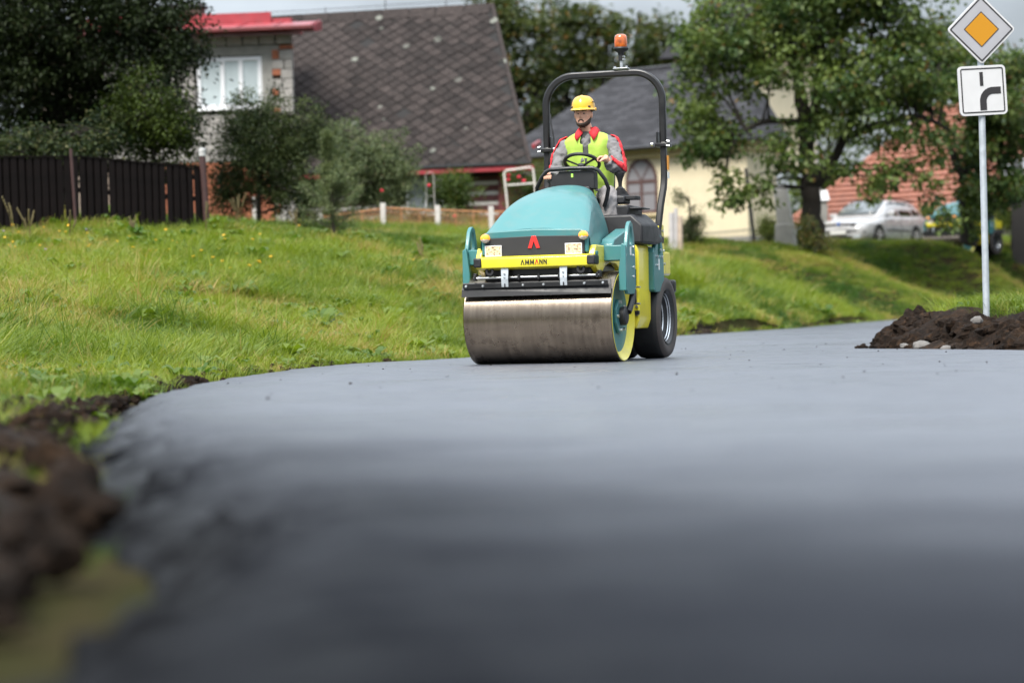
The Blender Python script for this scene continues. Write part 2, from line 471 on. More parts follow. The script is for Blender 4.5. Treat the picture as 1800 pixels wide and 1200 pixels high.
# ------------------------------------------------------------------ road
def build_road():
    rows = []
    nl = 26
    rnd = random.Random(3)
    for i, (a, b) in enumerate(zip(catmull(LEFT_EDGE, 40), catmull(RIGHT_EDGE, 40))):
        a2, b2 = Vector((a.x, a.y, 0)), Vector((b.x, b.y, 0))
        out = (a2 - b2).normalized()
        wob = (mnoise.noise(Vector((a.y * 1.3, 2.7, 0))) * .07 + mnoise.noise(Vector((a.y * 4.1, 9.2, 0))) * .035) * min(1, max(a.y, 1) / 6)
        a2 = a2 + out * wob
        row = []
        sl = .42 + .10 * mnoise.noise(Vector((a.y * .8, 5.5, 1))) if a.y < 10 else max(.07, .42 - (a.y - 10) * .05)
        dr = .135 if a.y < 12 else max(.04, .135 - (a.y - 12) * .015)
        za, zb = float(road_z(a.y)), float(road_z(b.y))
        row.append((a2.x + out.x * sl * 1.08, a2.y + out.y * sl * 1.08, za - .19))
        for k in range(12):
            u = 1 - k / 12
            v = u ** 1.35
            q = Vector((a2.x + out.x * sl * u, a2.y + out.y * sl * u, 0))
            j = (.030 * mnoise.noise(q * 9) + .022 * mnoise.noise(q * 21) + .012 * mnoise.noise(q * 45)) * min(1, sl / .35) * min(1, u * 3)
            row.append((q.x + out.x * j, q.y + out.y * j, za - dr * v + j))
        for k in range(nl + 1):
            t = (k / nl) ** 1.5
            p = a2.lerp(b2, t)
            z = za * (1 - t) + zb * t
            row.append((p.x, p.y, z))
        row.append((b2.x - out.x * .04, b2.y - out.y * .04, zb - .14))
        rows.append(row)
    mb = MB(); mb.loft(rows, closed=False)
    mt, N, L, B = new_mat('fresh dark asphalt')
    t = N.new('ShaderNodeTexCoord')
    n1 = N.new('ShaderNodeTexNoise'); n1.inputs['Scale'].default_value = 95; n1.inputs['Detail'].default_value = 4
    n2 = N.new('ShaderNodeTexNoise'); n2.inputs['Scale'].default_value = .9; n2.inputs['Detail'].default_value = 7; n2.inputs['Roughness'].default_value = .6
    n3 = N.new('ShaderNodeTexNoise'); n3.inputs['Scale'].default_value = 5; n3.inputs['Detail'].default_value = 6
    mp_ = N.new('ShaderNodeMapping'); mp_.inputs['Scale'].default_value = (.35, 1.0, 1); mp_.inputs['Rotation'].default_value = (0, 0, R(-12))
    L.new(t.outputs['Object'], mp_.inputs[0])
    L.new(t.outputs['Object'], n1.inputs['Vector']); L.new(mp_.outputs[0], n2.inputs['Vector']); L.new(mp_.outputs[0], n3.inputs['Vector'])
    r = N.new('ShaderNodeMapRange'); r.inputs[1].default_value = .3; r.inputs[2].default_value = .72; r.inputs[3].default_value = .24; r.inputs[4].default_value = .44
    L.new(n2.outputs[0], r.inputs[0])
    r3 = N.new('ShaderNodeMapRange'); r3.inputs[1].default_value = .3; r3.inputs[2].default_value = .7; r3.inputs[3].default_value = -.10; r3.inputs[4].default_value = .10
    L.new(n3.outputs[0], r3.inputs[0])
    sm = N.new('ShaderNodeMath'); sm.operation = 'ADD'; L.new(r.outputs[0], sm.inputs[0]); L.new(r3.outputs[0], sm.inputs[1])
    # grazing sheen painted in: far stretch paler and glossier, near end darker
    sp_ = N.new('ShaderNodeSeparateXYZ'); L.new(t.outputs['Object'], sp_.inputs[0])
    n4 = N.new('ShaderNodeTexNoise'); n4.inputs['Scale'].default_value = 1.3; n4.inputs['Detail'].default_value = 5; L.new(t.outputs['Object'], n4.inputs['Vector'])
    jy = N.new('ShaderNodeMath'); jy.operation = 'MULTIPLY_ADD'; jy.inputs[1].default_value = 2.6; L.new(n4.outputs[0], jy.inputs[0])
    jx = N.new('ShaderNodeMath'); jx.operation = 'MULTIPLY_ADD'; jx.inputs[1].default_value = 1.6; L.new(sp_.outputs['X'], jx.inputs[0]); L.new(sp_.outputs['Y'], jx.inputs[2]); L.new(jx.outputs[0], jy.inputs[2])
    painted_sheen = N.new('ShaderNodeMapRange'); painted_sheen.interpolation_type = 'SMOOTHSTEP'
    painted_sheen.inputs[1].default_value = 2.2; painted_sheen.inputs[2].default_value = 10.5
    L.new(jy.outputs[0], painted_sheen.inputs[0])
    rr = N.new('ShaderNodeMath'); rr.operation = 'MULTIPLY_ADD'; rr.inputs[1].default_value = -.20; L.new(painted_sheen.outputs[0], rr.inputs[0])
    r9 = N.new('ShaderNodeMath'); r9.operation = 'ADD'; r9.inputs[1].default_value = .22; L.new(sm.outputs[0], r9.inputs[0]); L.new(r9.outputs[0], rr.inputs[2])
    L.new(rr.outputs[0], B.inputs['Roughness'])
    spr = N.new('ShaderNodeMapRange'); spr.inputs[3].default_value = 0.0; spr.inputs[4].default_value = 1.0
    pw = N.new('ShaderNodeMath'); pw.operation = 'POWER'; pw.inputs[1].default_value = 3.0; L.new(painted_sheen.outputs[0], pw.inputs[0]); L.new(pw.outputs[0], spr.inputs[0])
    # loose crumbling edge (vertex attribute) and damp blotches break the sheen
    la = N.new('ShaderNodeAttribute'); la.attribute_name = 'loose'
    n6 = N.new('ShaderNodeTexNoise'); n6.inputs['Scale'].default_value = 4.2; n6.inputs['Detail'].default_value = 7; n6.inputs['Roughness'].default_value = .6; L.new(t.outputs['Object'], n6.inputs['Vector'])
    bl = N.new('ShaderNodeMapRange'); bl.inputs[1].default_value = .36; bl.inputs[2].default_value = .66; bl.inputs[3].default_value = .55; bl.inputs[4].default_value = 1.3; L.new(n6.outputs[0], bl.inputs[0])
    m1 = N.new('ShaderNodeMath'); m1.operation = 'MULTIPLY'; L.new(spr.outputs[0], m1.inputs[0]); L.new(bl.outputs[0], m1.inputs[1])
    eb = N.new('ShaderNodeMapRange'); eb.inputs[1].default_value = .42; eb.inputs[2].default_value = .7; eb.inputs[3].default_value = .0; eb.inputs[4].default_value = .10; L.new(n6.outputs[0], eb.inputs[0])
    mxs = N.new('ShaderNodeMix'); L.new(la.outputs['Fac'], mxs.inputs[0]); L.new(m1.outputs[0], mxs.inputs[2]); L.new(eb.outputs[0], mxs.inputs[3])
    L.new(mxs.outputs[0], B.inputs['Specular IOR Level'])
    c = N.new('ShaderNodeValToRGB'); e = c.color_ramp.elements
    e[0].position = .3; e[0].color = (.0090, .0102, .0135, 1); e[1].position = .75; e[1].color = (.031, .034, .041, 1)
    L.new(n1.outputs[0], c.inputs[0])
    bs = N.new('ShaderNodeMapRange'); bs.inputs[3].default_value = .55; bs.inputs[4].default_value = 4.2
    L.new(painted_sheen.outputs[0], bs.inputs[0])
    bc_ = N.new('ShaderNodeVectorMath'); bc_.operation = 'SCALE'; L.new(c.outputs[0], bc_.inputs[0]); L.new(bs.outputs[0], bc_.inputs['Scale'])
    mxb = N.new('ShaderNodeMix'); mxb.data_type = 'RGBA'; mxb.inputs[7].default_value = (.006, .0062, .007, 1)  # edge colour darker for its coarse asphalt, with the slope's shade painted in
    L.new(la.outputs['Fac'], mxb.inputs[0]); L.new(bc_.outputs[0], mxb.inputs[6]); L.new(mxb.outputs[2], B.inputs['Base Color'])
    hh = N.new('ShaderNodeMath'); hh.operation = 'MULTIPLY_ADD'; hh.inputs[1].default_value = 1.0
    n5 = N.new('ShaderNodeMath'); n5.operation = 'MULTIPLY'; n5.inputs[1].default_value = .25; L.new(n3.outputs[0], n5.inputs[0])
    L.new(n1.outputs[0], hh.inputs[0]); L.new(n5.outputs[0], hh.inputs[2])
    b = N.new('ShaderNodeBump'); b.inputs['Strength'].default_value = .5; b.inputs['Distance'].default_value = .012
    L.new(hh.outputs[0], b.inputs['Height']); L.new(b.outputs[0], B.inputs['Normal'])
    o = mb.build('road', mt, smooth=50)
    npr = len(rows[0])
    prof = [1.0] + [min(1.0, .35 + .9 * (1 - k / 12)) for k in range(12)] + [max(0.0, .38 * (1 - (k / nl) ** 1.5 * 6.2 / .5)) for k in range(nl + 1)] + [1.0]
    at = o.data.attributes.new('loose', 'FLOAT', 'POINT')
    at.data.foreach_set('value', np.array([prof[i % npr] for i in range(len(o.data.vertices))], np.float32))
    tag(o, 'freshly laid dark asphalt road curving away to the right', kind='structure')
build_road()

# ------------------------------------------------------------------ loose soil
SOIL = None
def soil_mat():
    mt, N, L, B = new_mat('dark crumbly soil')
    t = N.new('ShaderNodeTexCoord')
    n1 = N.new('ShaderNodeTexNoise'); n1.inputs['Scale'].default_value = 14; n1.inputs['Detail'].default_value = 9; n1.inputs['Roughness'].default_value = .7
    n2 = N.new('ShaderNodeTexNoise'); n2.inputs['Scale'].default_value = 2.2; n2.inputs['Detail'].default_value = 5
    for n in (n1, n2): L.new(t.outputs['Object'], n.inputs['Vector'])
    c = N.new('ShaderNodeValToRGB'); e = c.color_ramp.elements
    e[0].position = .34; e[0].color = (.006, .0045, .0035, 1); e[1].position = .76; e[1].color = (.070, .040, .023, 1)
    k = e.new(.55); k.color = (.017, .0105, .007, 1)
    L.new(n1.outputs[0], c.inputs[0])
    x = N.new('ShaderNodeMix'); x.data_type = 'RGBA'; x.inputs[7].default_value = (.06, .036, .02, 1)
    r = N.new('ShaderNodeMapRange'); r.inputs[1].default_value = .55; r.inputs[2].default_value = .75; r.inputs[3].default_value = 0; r.inputs[4].default_value = .55
    L.new(n2.outputs[0], r.inputs[0]); L.new(r.outputs[0], x.inputs[0]); L.new(c.outputs[0], x.inputs[6])
    L.new(x.outputs[2], B.inputs['Base Color'])
    B.inputs['Roughness'].default_value = .9; B.inputs['Specular IOR Level'].default_value = .12
    b = N.new('ShaderNodeBump'); b.inputs['Strength'].default_value = 1; b.inputs['Distance'].default_value = .03
    L.new(n1.outputs[0], b.inputs['Height']); L.new(b.outputs[0], B.inputs['Normal'])
    return mt
SOIL = soil_mat()

def clod_noise(p):
    a = abs(mnoise.noise(p * 5.0)) * .5 + abs(mnoise.noise(p * 11.0)) * .28 + abs(mnoise.noise(p * 24.0)) * .15
    return .45 - a

def soil_band(name, path, width, height, seed, n_across=26, step=.05):
    """crumbled ridge of soil lying along a path (x, y, w factor, h factor)"""
    pts = catmull([Vector(p) for p in path], 12)
    rows = []
    acc = [pts[0]]
    for p in pts[1:]:
        if (Vector(p[:2]) - Vector(acc[-1][:2])).length > step: acc.append(p)
    pts = acc
    for i, p in enumerate(pts):
        q0, q1 = pts[max(i - 1, 0)], pts[min(i + 1, len(pts) - 1)]
        t = Vector((q1[0] - q0[0], q1[1] - q0[1])).normalized()
        nrm = Vector((-t.y, t.x))
        end = min(1, min(i, len(pts) - 1 - i) * step / .35)
        row = []
        xs = [p[0] + nrm.x * width * p[2] * (k / n_across - .5) for k in range(n_across + 1)]
        ys = [p[1] + nrm.y * width * p[2] * (k / n_across - .5) for k in range(n_across + 1)]
        gzz = np.maximum(ground_z(np.array(xs), np.array(ys)), np.where(in_road(xs, ys), road_z(np.array(ys)), -1))
        for k in range(n_across + 1):
            u = abs(k / n_across - .5) * 2
            prof = max(0, 1 - u ** 2.6)
            q = Vector((xs[k], ys[k], seed))
            big = .62 + .75 * mnoise.noise(q * 1.9) + .45 * mnoise.noise(q * 3.7)
            h = height * p[3] * prof * max(big, .12) * end
            c = clod_noise(q + Vector((0, 0, h * 1.5))) * .11 * prof * min(1, h / .08 + .15) * (.4 + p[3] * .6)
            z = gzz[k] + h + c - .03
            sx = mnoise.noise(q * 7 + Vector((31, 0, 0))) * .035 * prof
            sy = mnoise.noise(q * 7 + Vector((0, 57, 0))) * .035 * prof
            row.append((xs[k] + sx, ys[k] + sy, z))
        rows.append(row)
    mb = MB(); mb.loft(rows, closed=False)
    return mb.build(name, SOIL, smooth=28, recalc=True)

def lumps(spots, seed):
    """irregular clods (x, y, z, r) joined into one crumbly mass"""
    rnd = random.Random(seed)
    mb = MB()
    for (x, y, z, r) in spots:
        n0 = len(mb.v)
        mb.ball((0, 0, 0), r, 14, 10, (rnd.uniform(.8, 1.3), rnd.uniform(.8, 1.3), rnd.uniform(.6, .95)))
        ro = Matrix.Rotation(rnd.uniform(0, 6), 3, 'Z') @ Matrix.Rotation(rnd.gauss(0, .4), 3, 'X')
        sd_ = Vector((rnd.uniform(0, 50), rnd.uniform(0, 50), 0))
        for i in range(n0, len(mb.v)):
            p = Vector(mb.v[i]); u = p / r
            k = 1 + .55 * mnoise.noise(u * .9 + sd_) + .38 * mnoise.noise(u * 2.1 + sd_) + .22 * mnoise.noise(u * 4.5 + sd_)
            p = ro @ (p * k)
            mb.v[i] = (p.x + x, p.y + y, p.z + z)
    return mb

def heap_spots():
    rnd = random.Random(12)
    path = catmull([Vector(p) for p in [(4.16, 26.2, .22), (4.28, 25.6, .37), (4.52, 24.4, .28), (4.76, 23.2, .23), (5.0, 22, .30), (5.30, 20.4, .30), (5.6, 18.6, .24)]], 30)
    out = []
    for p in path:
        for _ in range(3):
            u = rnd.gauss(0, .42)
            h = p.z * max(0, 1 - (u / 1.0) ** 2)
            r_ = rnd.choice((.05, .06, .08, .10, .13)) * rnd.uniform(.8, 1.2)
            x, y = p.x + u * .45 + .12, p.y + rnd.gauss(0, .05)
            out.append((x, y, max(h * rnd.uniform(.35, 1.0) - r_ * .3, .02), r_))
    for _ in range(60):                                   # crumbs fallen onto the road
        p = rnd.choice(path)
        out.append((p.x - rnd.uniform(.25, .5), p.y + rnd.gauss(0, .1), .012, rnd.uniform(.012, .035)))
    return out
heap = empty('soil_heap', (0, 0, 0))
tag(lumps(heap_spots(), 3).build('soil_lumps', SOIL, heap, smooth=25, recalc=False), kind='stuff')
tag(heap, 'heap of dark crumbly soil in front of the road sign', 'soil heap')
soil_band('soil_bed', [(4.05, 26.4, .8, .4), (4.3, 25.6, 1.0, .8), (4.52, 24.4, 1.1, .75), (4.78, 23.2, 1.15, .7), (5.0, 22, 1.15, .8), (5.32, 20.4, 1.1, .8), (5.6, 18.6, 1, .6)], 1.0, .22, 4.2, 20, .06).parent = heap

_le = np.array([(p.x, p.y) for p in LE])
def left_x(y): return float(np.interp(y, _le[:, 1], _le[:, 0]))
verge = soil_band('loose_soil', [(left_x(y) - o, y, w, h) for y, o, w, h in ((2.2, .75, .6, .4), (3.5, .8, .8, .6), (5, .85, 1.0, .8), (6.6, .9, 1.2, 1.0), (8.6, .9, 1.2, 1.0), (10.6, .8, 1.0, .9), (13, .6, .8, .6), (16, .36, .5, .4), (19, .3, .4, .35), (22, .26, .4, .35), (24.4, .25, .4, .3), (26.8, .2, .35, .15))], .8, .085, 9.1, 22, .06)
tag(verge, 'strip of loose brown soil along the road edge', kind='stuff')
def verge_spots():
    rnd = random.Random(7); out = []
    for _ in range(900):
        y = 3.4 + 21.6 * rnd.random() ** 1.1
        w = float(np.interp(y, [2, 7, 12, 16, 25], [.35, .5, .4, .15, .12]))
        x = left_x(y) - float(np.interp(y, [2, 7, 12, 16, 25], [.8, .9, .65, .35, .2])) + rnd.gauss(0, w * .55)
        if x > left_x(y) - float(np.interp(y, [3, 10, 14, 18], [.50, .45, .28, .1])): continue
        r_ = rnd.choice((.012, .02, .03, .045, .06)) * rnd.uniform(.8, 1.3) * (1 if y < 14 else .6)
        out.append((x, y, gz(x, y) + r_ * .3 + (.06 if y < 14 else .02) * rnd.random(), r_))
    return out
tag(lumps(verge_spots(), 5).build('soil_clods', SOIL, smooth=25, recalc=False), 'dark clods of soil lying along the near road edge', kind='stuff')
far_soil = soil_band('loose_soil', [(2.35, 36.3, .5, .4), (2.9, 38, .5, .6), (3.4, 39.8, .5, .5)], .8, .22, 2.2, 16, .06)
tag(far_soil, 'short strip of loose soil at the far road edge behind the roller', kind='stuff')

def grit():
    rnd = random.Random(44); mb = MB()
    for _ in range(90):
        y = rnd.uniform(11, 30); x = rnd.uniform(max(left_x(y) + .1, -.2 * y), min(.215 * y, 3.9))
        r_ = rnd.choice((.003, .004, .005, .008)) * rnd.uniform(.7, 1.2)
        mb.ball((x, y, float(road_z(y)) + r_ * .5), r_, 6, 4, (1.2, 1, .7))
    tag(mb.build('asphalt_grit', SOIL, smooth=0, recalc=False), 'loose dark grit scattered on the asphalt', kind='stuff')
grit()
STONE = mat('grey stone', (.14, .132, .125), .85, var=.25, vscale=20, bump=.5, bscale=40)
def stone(x, y, z, r, seed, label):
    mb = MB(); mb.ball((0, 0, 0), r, 10, 7, (1.2, .9, .75))
    mb.v = [tuple(Vector(p) * (1 + .35 * mnoise.noise(Vector(p) / r * 1.3 + Vector((seed, 0, 0))))) for p in mb.v]
    o = mb.build('stone', STONE, smooth=30)
    o.location = (x, y, z)
    tag(o, label, 'stone', 'stones at the foot of the soil heap')
for q, r_, sd_, lb in [((1618, 611, 24.2), .075, 1, 'largest pale grey stone at the foot of the soil heap'), ((1633, 611, 24.1), .04, 2, 'small grey stone touching the largest stone by the soil heap'),
                   ((1590, 612, 24.8), .045, 3, 'grey stone at the road-side tip of the soil heap'), ((1663, 617, 23.4), .05, 4, 'flat pale stone at the middle of the soil heap foot'), ((1718, 566, 23.3), .05, 5, 'pale stone lying on top of the soil heap before the sign pole')]:
    p = W(*q); stone(p.x, p.y, p.z + .02, r_, sd_, lb)

# ------------------------------------------------------------------ grass
def gn_instancer(o, coll, mat_name=None):
    """geometry nodes: instance the collection's objects on the points of o (attributes rot, scl, pick)"""
    g = bpy.data.node_groups.new('scatter', 'GeometryNodeTree')
    g.interface.new_socket('Geometry', in_out='INPUT', socket_type='NodeSocketGeometry')
    g.interface.new_socket('Geometry', in_out='OUTPUT', socket_type='NodeSocketGeometry')
    N, L = g.nodes, g.links
    gi, go = N.new('NodeGroupInput'), N.new('NodeGroupOutput')
    ci = N.new('GeometryNodeCollectionInfo'); ci.inputs['Collection'].default_value = coll
    ci.inputs['Separate Children'].default_value = True; ci.inputs['Reset Children'].default_value = True
    ip = N.new('GeometryNodeInstanceOnPoints'); ip.inputs['Pick Instance'].default_value = True
    def attr(nm, ty):
        a = N.new('GeometryNodeInputNamedAttribute'); a.data_type = ty; a.inputs['Name'].default_value = nm
        return a.outputs['Attribute']
    L.new(gi.outputs[0], ip.inputs['Points']); L.new(ci.outputs[0], ip.inputs['Instance'])
    L.new(attr('pick', 'INT'), ip.inputs['Instance Index'])
    er = N.new('FunctionNodeEulerToRotation'); L.new(attr('rot', 'FLOAT_VECTOR'), er.inputs[0]); L.new(er.outputs[0], ip.inputs['Rotation'])
    L.new(attr('scl', 'FLOAT_VECTOR'), ip.inputs['Scale'])
    L.new(ip.outputs[0], go.inputs[0])
    md = o.modifiers.new('scatter', 'NODES'); md.node_group = g

def scatter(name, pts, rot, scl, pick, tint, coll, label):
    me = bpy.data.meshes.new(name)
    n = len(pts)
    me.vertices.add(n); me.vertices.foreach_set('co', np.asarray(pts, np.float32).ravel())
    for nm, ty, dat, key in (('rot', 'FLOAT_VECTOR', rot, 'vector'), ('scl', 'FLOAT_VECTOR', scl, 'vector'), ('pick', 'INT', pick, 'value'), ('tint', 'FLOAT', tint, 'value')):
        a = me.attributes.new(nm, ty, 'POINT')
        a.data.foreach_set(key, np.asarray(dat, np.int32 if ty == 'INT' else np.float32).ravel())
    o = obj_from(name, me)
    gn_instancer(o, coll)
    tag(o, label, kind='stuff')
    return o

GRASS = leaf_mat('meadow grass', (.036, .088, .012), (.200, .252, .030), (.36, .25, .10), trans=.34, instancer=True, rough=.45)
# tint: 0 deep green .. .8 yellow green .. 1 straw
def clump(name, nb, h, rad, lean, wid, seed):
    rnd = random.Random(seed)
    mb = MB()
    for _ in range(nb):
        a, r_ = rnd.uniform(0, 6.283), rad * math.sqrt(rnd.random())
        bx, by = r_ * math.cos(a), r_ * math.sin(a)
        hh = h * rnd.uniform(.5, 1.15)
        da = a + rnd.gauss(0, 1.2)
        ln = lean * hh * rnd.uniform(.3, 1.5)
        w = wid * rnd.uniform(.7, 1.3)
        fa = rnd.uniform(0, 3.14)
        sx, sy = math.cos(fa) * w / 2, math.sin(fa) * w / 2
        pts = []
        for t in (0, .4, .75, 1):
            pts.append((bx + math.cos(da) * ln * t * t, by + math.sin(da) * ln * t * t, hh * (t - .28 * lean * t * t * t)))
        v = []
        for k, p in enumerate(pts[:-1]):
            ww = (1, .85, .55)[k]
            v += [(p[0] - sx * ww, p[1] - sy * ww, p[2]), (p[0] + sx * ww, p[1] + sy * ww, p[2])]
        v.append(pts[-1])
        mb.add(v, [(0, 1, 3, 2), (2, 3, 5, 4), (4, 5, 6)])
    me = mb.mesh(name); me.materials.append(GRASS)
    return bpy.data.objects.new(name, me)
gcol = bpy.data.collections.new('grass_clumps')
for k in range(4): gcol.objects.link(clump('clump_a%d' % k, 40, .15, .14, .6, .0065, k))          # short lawn
for k in range(4): gcol.objects.link(clump('clump_b%d' % k, 30, .26, .13, .8, .0065, 10 + k))     # longer, arching
for k in range(2): gcol.objects.link(clump('clump_c%d' % k, 9, .46, .09, .35, .007, 20 + k))      # tall stalks

def rosette(name, nl, h, l, seed):
    rnd = random.Random(seed); mb = MB()
    for k in range(nl):
        a = k * 6.283 / nl + rnd.gauss(0, .2); ll = l * rnd.uniform(.7, 1.2); w = ll * .22
        ca, sa = math.cos(a), math.sin(a)
        P = lambda t, s, z: (ca * ll * t - sa * s * w, sa * ll * t + ca * s * w, z)
        z1 = h * rnd.uniform(.5, 1.2)
        mb.add([P(0, -.2, 0), P(0, .2, 0), P(.45, 1, z1 * .8), P(.45, -1, z1 * .8), P(.8, .8, z1), P(.8, -.8, z1), P(1.05, 0, z1 * .75)], [(0, 1, 2, 3), (3, 2, 4, 5), (5, 4, 6)])
    me = mb.mesh(name); me.materials.append(GRASS)
    return bpy.data.objects.new(name, me)
for k in range(2): gcol.objects.link(rosette('clump_d%d' % k, 9, .13, .17, 40 + k))            # broad-leaved weeds
def build_grass():
    rng = np.random.default_rng(11)
    X, Y = [], []
    for (y0, y1, dens, xl, xr) in ((4.2, 9, 60, -3.2, 0), (9, 17, 95, -6.0, 0), (17, 27, 125, -8.0, 2), (27, 38, 95, -10.5, 8), (38, 52, 60, -13.5, 12), (52, 66, 60, -15, 17), (66, 84, 44, -8, 24)):
        n = int((y1 - y0) * (xr - xl) * dens)
        x = rng.uniform(xl, xr, n); y = rng.uniform(y0, y1, n)
        k = (x > -.225 * y - 1.6) & (x < .225 * y + 1.6)
        X.append(x[k]); Y.append(y[k])
    n = 2600                                            # the verge round the sign
    X.append(rng.uniform(4.0, 9.5, n)); Y.append(rng.uniform(21, 29.5, n))
    x, y = np.concatenate(X), np.concatenate(Y)
    ed = edge_dist(x, y)
    ok = (~in_road(x, y)) & (ed > .06)
    x, y, ed = x[ok], y[ok], ed[ok]
    # bare soil: along the near left edge and under the heap
    le = np.array([(p.x, p.y) for p in LE])
    soilw = np.interp(y, [0, 3, 6.5, 9, 12, 15, 20, 26, 30], [.5, .8, 1.25, 1.2, .8, .35, .16, .1, .0])
    left = x < np.interp(y, le[:, 1], le[:, 0])
    bare = left & (ed < soilw * (.55 + .9 * _hash_noise(x, y, .5, 7)))
    bare &= ~((y < 15) & (rng.random(len(x)) < np.interp(y, [3, 6, 15], [.30, .2, .12])) & (ed > .3))
    hx = np.interp(y, [18.6, 20.4, 22, 23.2, 24.4, 25.6, 26.5], [5.6, 5.3, 4.98, 4.75, 4.5, 4.22, 3.98])
    bare |= (~left) & (y < 30) & (x < hx + .36)
    x, y, ed, left = x[~bare], y[~bare], ed[~bare], left[~bare]
    z = ground_z(x, y)
    n = len(x)
    big = _hash_noise(x, y, 2.6, 5); mid = _hash_noise(x, y, .9, 6); fin = rng.random(n)
    # mown and drier near the left, lush in the dip, long below the fences
    dry = .55 * _hash_noise(x + .3 * y, y, 1.5, 15) + .45 * mid
    dry = dry + .22 * np.exp(-((x + 5.2) / 2.2) ** 2 - ((y - 23.5) / 4.5) ** 2) + .08 * (y > 38)
    dry_share = np.clip((dry - .565) / .2, 0, 1)
    tint = np.clip(.40 + .75 * (big - .5) + .6 * (mid - .5) + .55 * (fin - .5), 0, .78)
    tint = np.where(fin < dry_share * .75, .80 + .2 * rng.random(n), tint)
    tint = np.where(rng.random(n) < .06, .82 + .18 * rng.random(n), tint)
    longer = (_hash_noise(x, y, 3.1, 8) > .42) & (ed > .8)
    pick = np.where(longer & (rng.random(n) < .75), rng.integers(4, 8, n), rng.integers(0, 4, n))
    pick = np.where(longer & (rng.random(n) < .05), rng.integers(8, 10, n), pick)
    pick = np.where((x > 3.5) & (y < 30), rng.integers(4, 8, n), pick)
    pick = np.where((rng.random(n) < .045) & (y > 12), rng.integers(10, 12, n), pick)
    pick = np.where((x > 1) & (y > 54), rng.integers(0, 4, n), pick)
    tint = np.where((y < 9) & (x < 0), np.where(rng.random(n) < .35, .8 + .15 * rng.random(n), .25 * rng.random(n)), tint)
    tint = np.where(pick >= 10, .05 + .4 * rng.random(n), tint)
    s = rng.uniform(.7, 1.25, n) * np.interp(y, [10, 30, 50, 80], [.85, 1.0, 1.25, 1.6])
    s = s * np.clip(.55 + ed * .6, .55, 1) * np.where(_hash_noise(x, y, .8, 31) > .62, 1.25, .92)
    s = np.where((x > 1) & (y > 54), s * .6, s)
    s = np.where((x > 3.5) & (y < 30), s * .8, s)
    s = np.where((x < 0) & (y < 9), s * np.interp(y, [3, 9], [.45, .8]), s)
    s = np.where((y > 42) & (x < 3), s * .55, s)
    scl = np.c_[s * np.interp(y, [10, 50, 80], [1, 1.15, 1.4]), s * np.interp(y, [10, 50, 80], [1, 1.15, 1.4]), s * rng.uniform(.75, 1.25, n)]
    rot = np.c_[rng.normal(0, .12, n), rng.normal(0, .12, n), rng.uniform(0, 6.28, n)]
    scatter('grass', np.c_[x, y, z - .01], rot, scl, pick, tint, gcol, 'meadow grass covering the banks and verges')
    return n
NGRASS = build_grass()

def flowers():
    cols = bpy.data.collections.new('flower_heads')
    for k, (c, nm) in enumerate((((.85, .48, .02), 'yellow'), ((.45, .34, .6), 'lilac'))):
        mb = MB(); mb.lathe([(.0, .0), (.012, .004), (.026, .016), (.024, .024), (.0, .02)], 9, 'z', (0, 0, .26))
        a = mb.mesh('head'); a.materials.append(mat(nm + ' petals', c, .6))
        st = MB(); st.cyl((0, 0, 0), (0, 0, .265), .003, 5); b = st.mesh('stem')
        me = bpy.data.meshes.new('flower'); nv = len(mb.v)
        me.from_pydata(mb.v + st.v, [], mb.f + [tuple(i + nv for i in f) for f in st.f])
        me.materials.append(a.materials[0]); me.materials.append(GRASS)
        for p in me.polygons: p.material_index = 1 if p.index >= len(mb.f) else 0
        cols.objects.link(bpy.data.objects.new('flower_%s' % nm, me))
    rng = np.random.default_rng(5)
    n = 80
    px = np.r_[rng.uniform(-9, -3.2, 70), rng.uniform(-5, 4, 10)]; py = np.r_[rng.uniform(32.5, 37.5, 70), rng.uniform(30, 44, 10)]
    ok = (~in_road(px, py)) & (edge_dist(px, py) > .5); px, py = px[ok], py[ok]; n = len(px)
    z = ground_z(px, py)
    s = rng.uniform(.55, 1.0, n)
    scatter('meadow_flowers', np.c_[px, py, z], np.c_[rng.normal(0, .15, n), rng.normal(0, .15, n), rng.uniform(0, 6, n)], np.c_[s, s, s], (rng.random(n) < .9).astype(int), np.full(n, .3), cols,
            'small yellow and lilac meadow flowers scattered in the grass below the plank fence')
flowers()
# ------------------------------------------------------------------ the road roller
TEAL = mat('teal machine paint', (.042, .175, .18), .42, coat=.22, var=.05, vscale=3, dirt=(.16, .17, .15), dirt_amt=.22, dirt_scale=7)
YEL = mat('yellow machine paint', (.72, .62, .03), .34, coat=.5, var=.05, vscale=3, dirt=(.25, .2, .08), dirt_amt=.35, dirt_scale=5)
BLK = mat('black plastic', (.013, .013, .015), .5, var=.15, vscale=12, bump=.05, bscale=300)
BLKM = mat('black powder-coated steel', (.007, .007, .008), .38, coat=.12, var=.1)
PANEL = mat('charcoal grille panel', (.024, .023, .023), .55, var=.06)
ZINC = mat('zinc plated steel', (.62, .64, .66), .32, metal=.9, var=.1, vscale=20)
ZINCP = mat('galvanised sheet', (.5, .54, .58), .45, metal=.55, var=.12, vscale=14)
RUB = mat('tyre rubber', (.016, .016, .016), .62, var=.2, vscale=9, bump=.1, bscale=120)
RUBD = mat('dusty tyre sidewall', (.055, .046, .042), .7, var=.2, vscale=9)
RED = mat('red badge', (.65, .03, .025), .35, coat=.4)
INK = mat('dark lettering', (.008, .008, .012), .5)
AMB = mat('amber lens', (.85, .26, .01), .15, coat=.8, emit=(1, .35, .02), emit_s=.35)
AMB2 = mat('amber beacon lens', (.42, .085, .004), .10, coat=1.0, var=.5, vscale=30)
CLEAR = mat('clear lamp lens', (.55, .5, .46), .2, coat=.8)
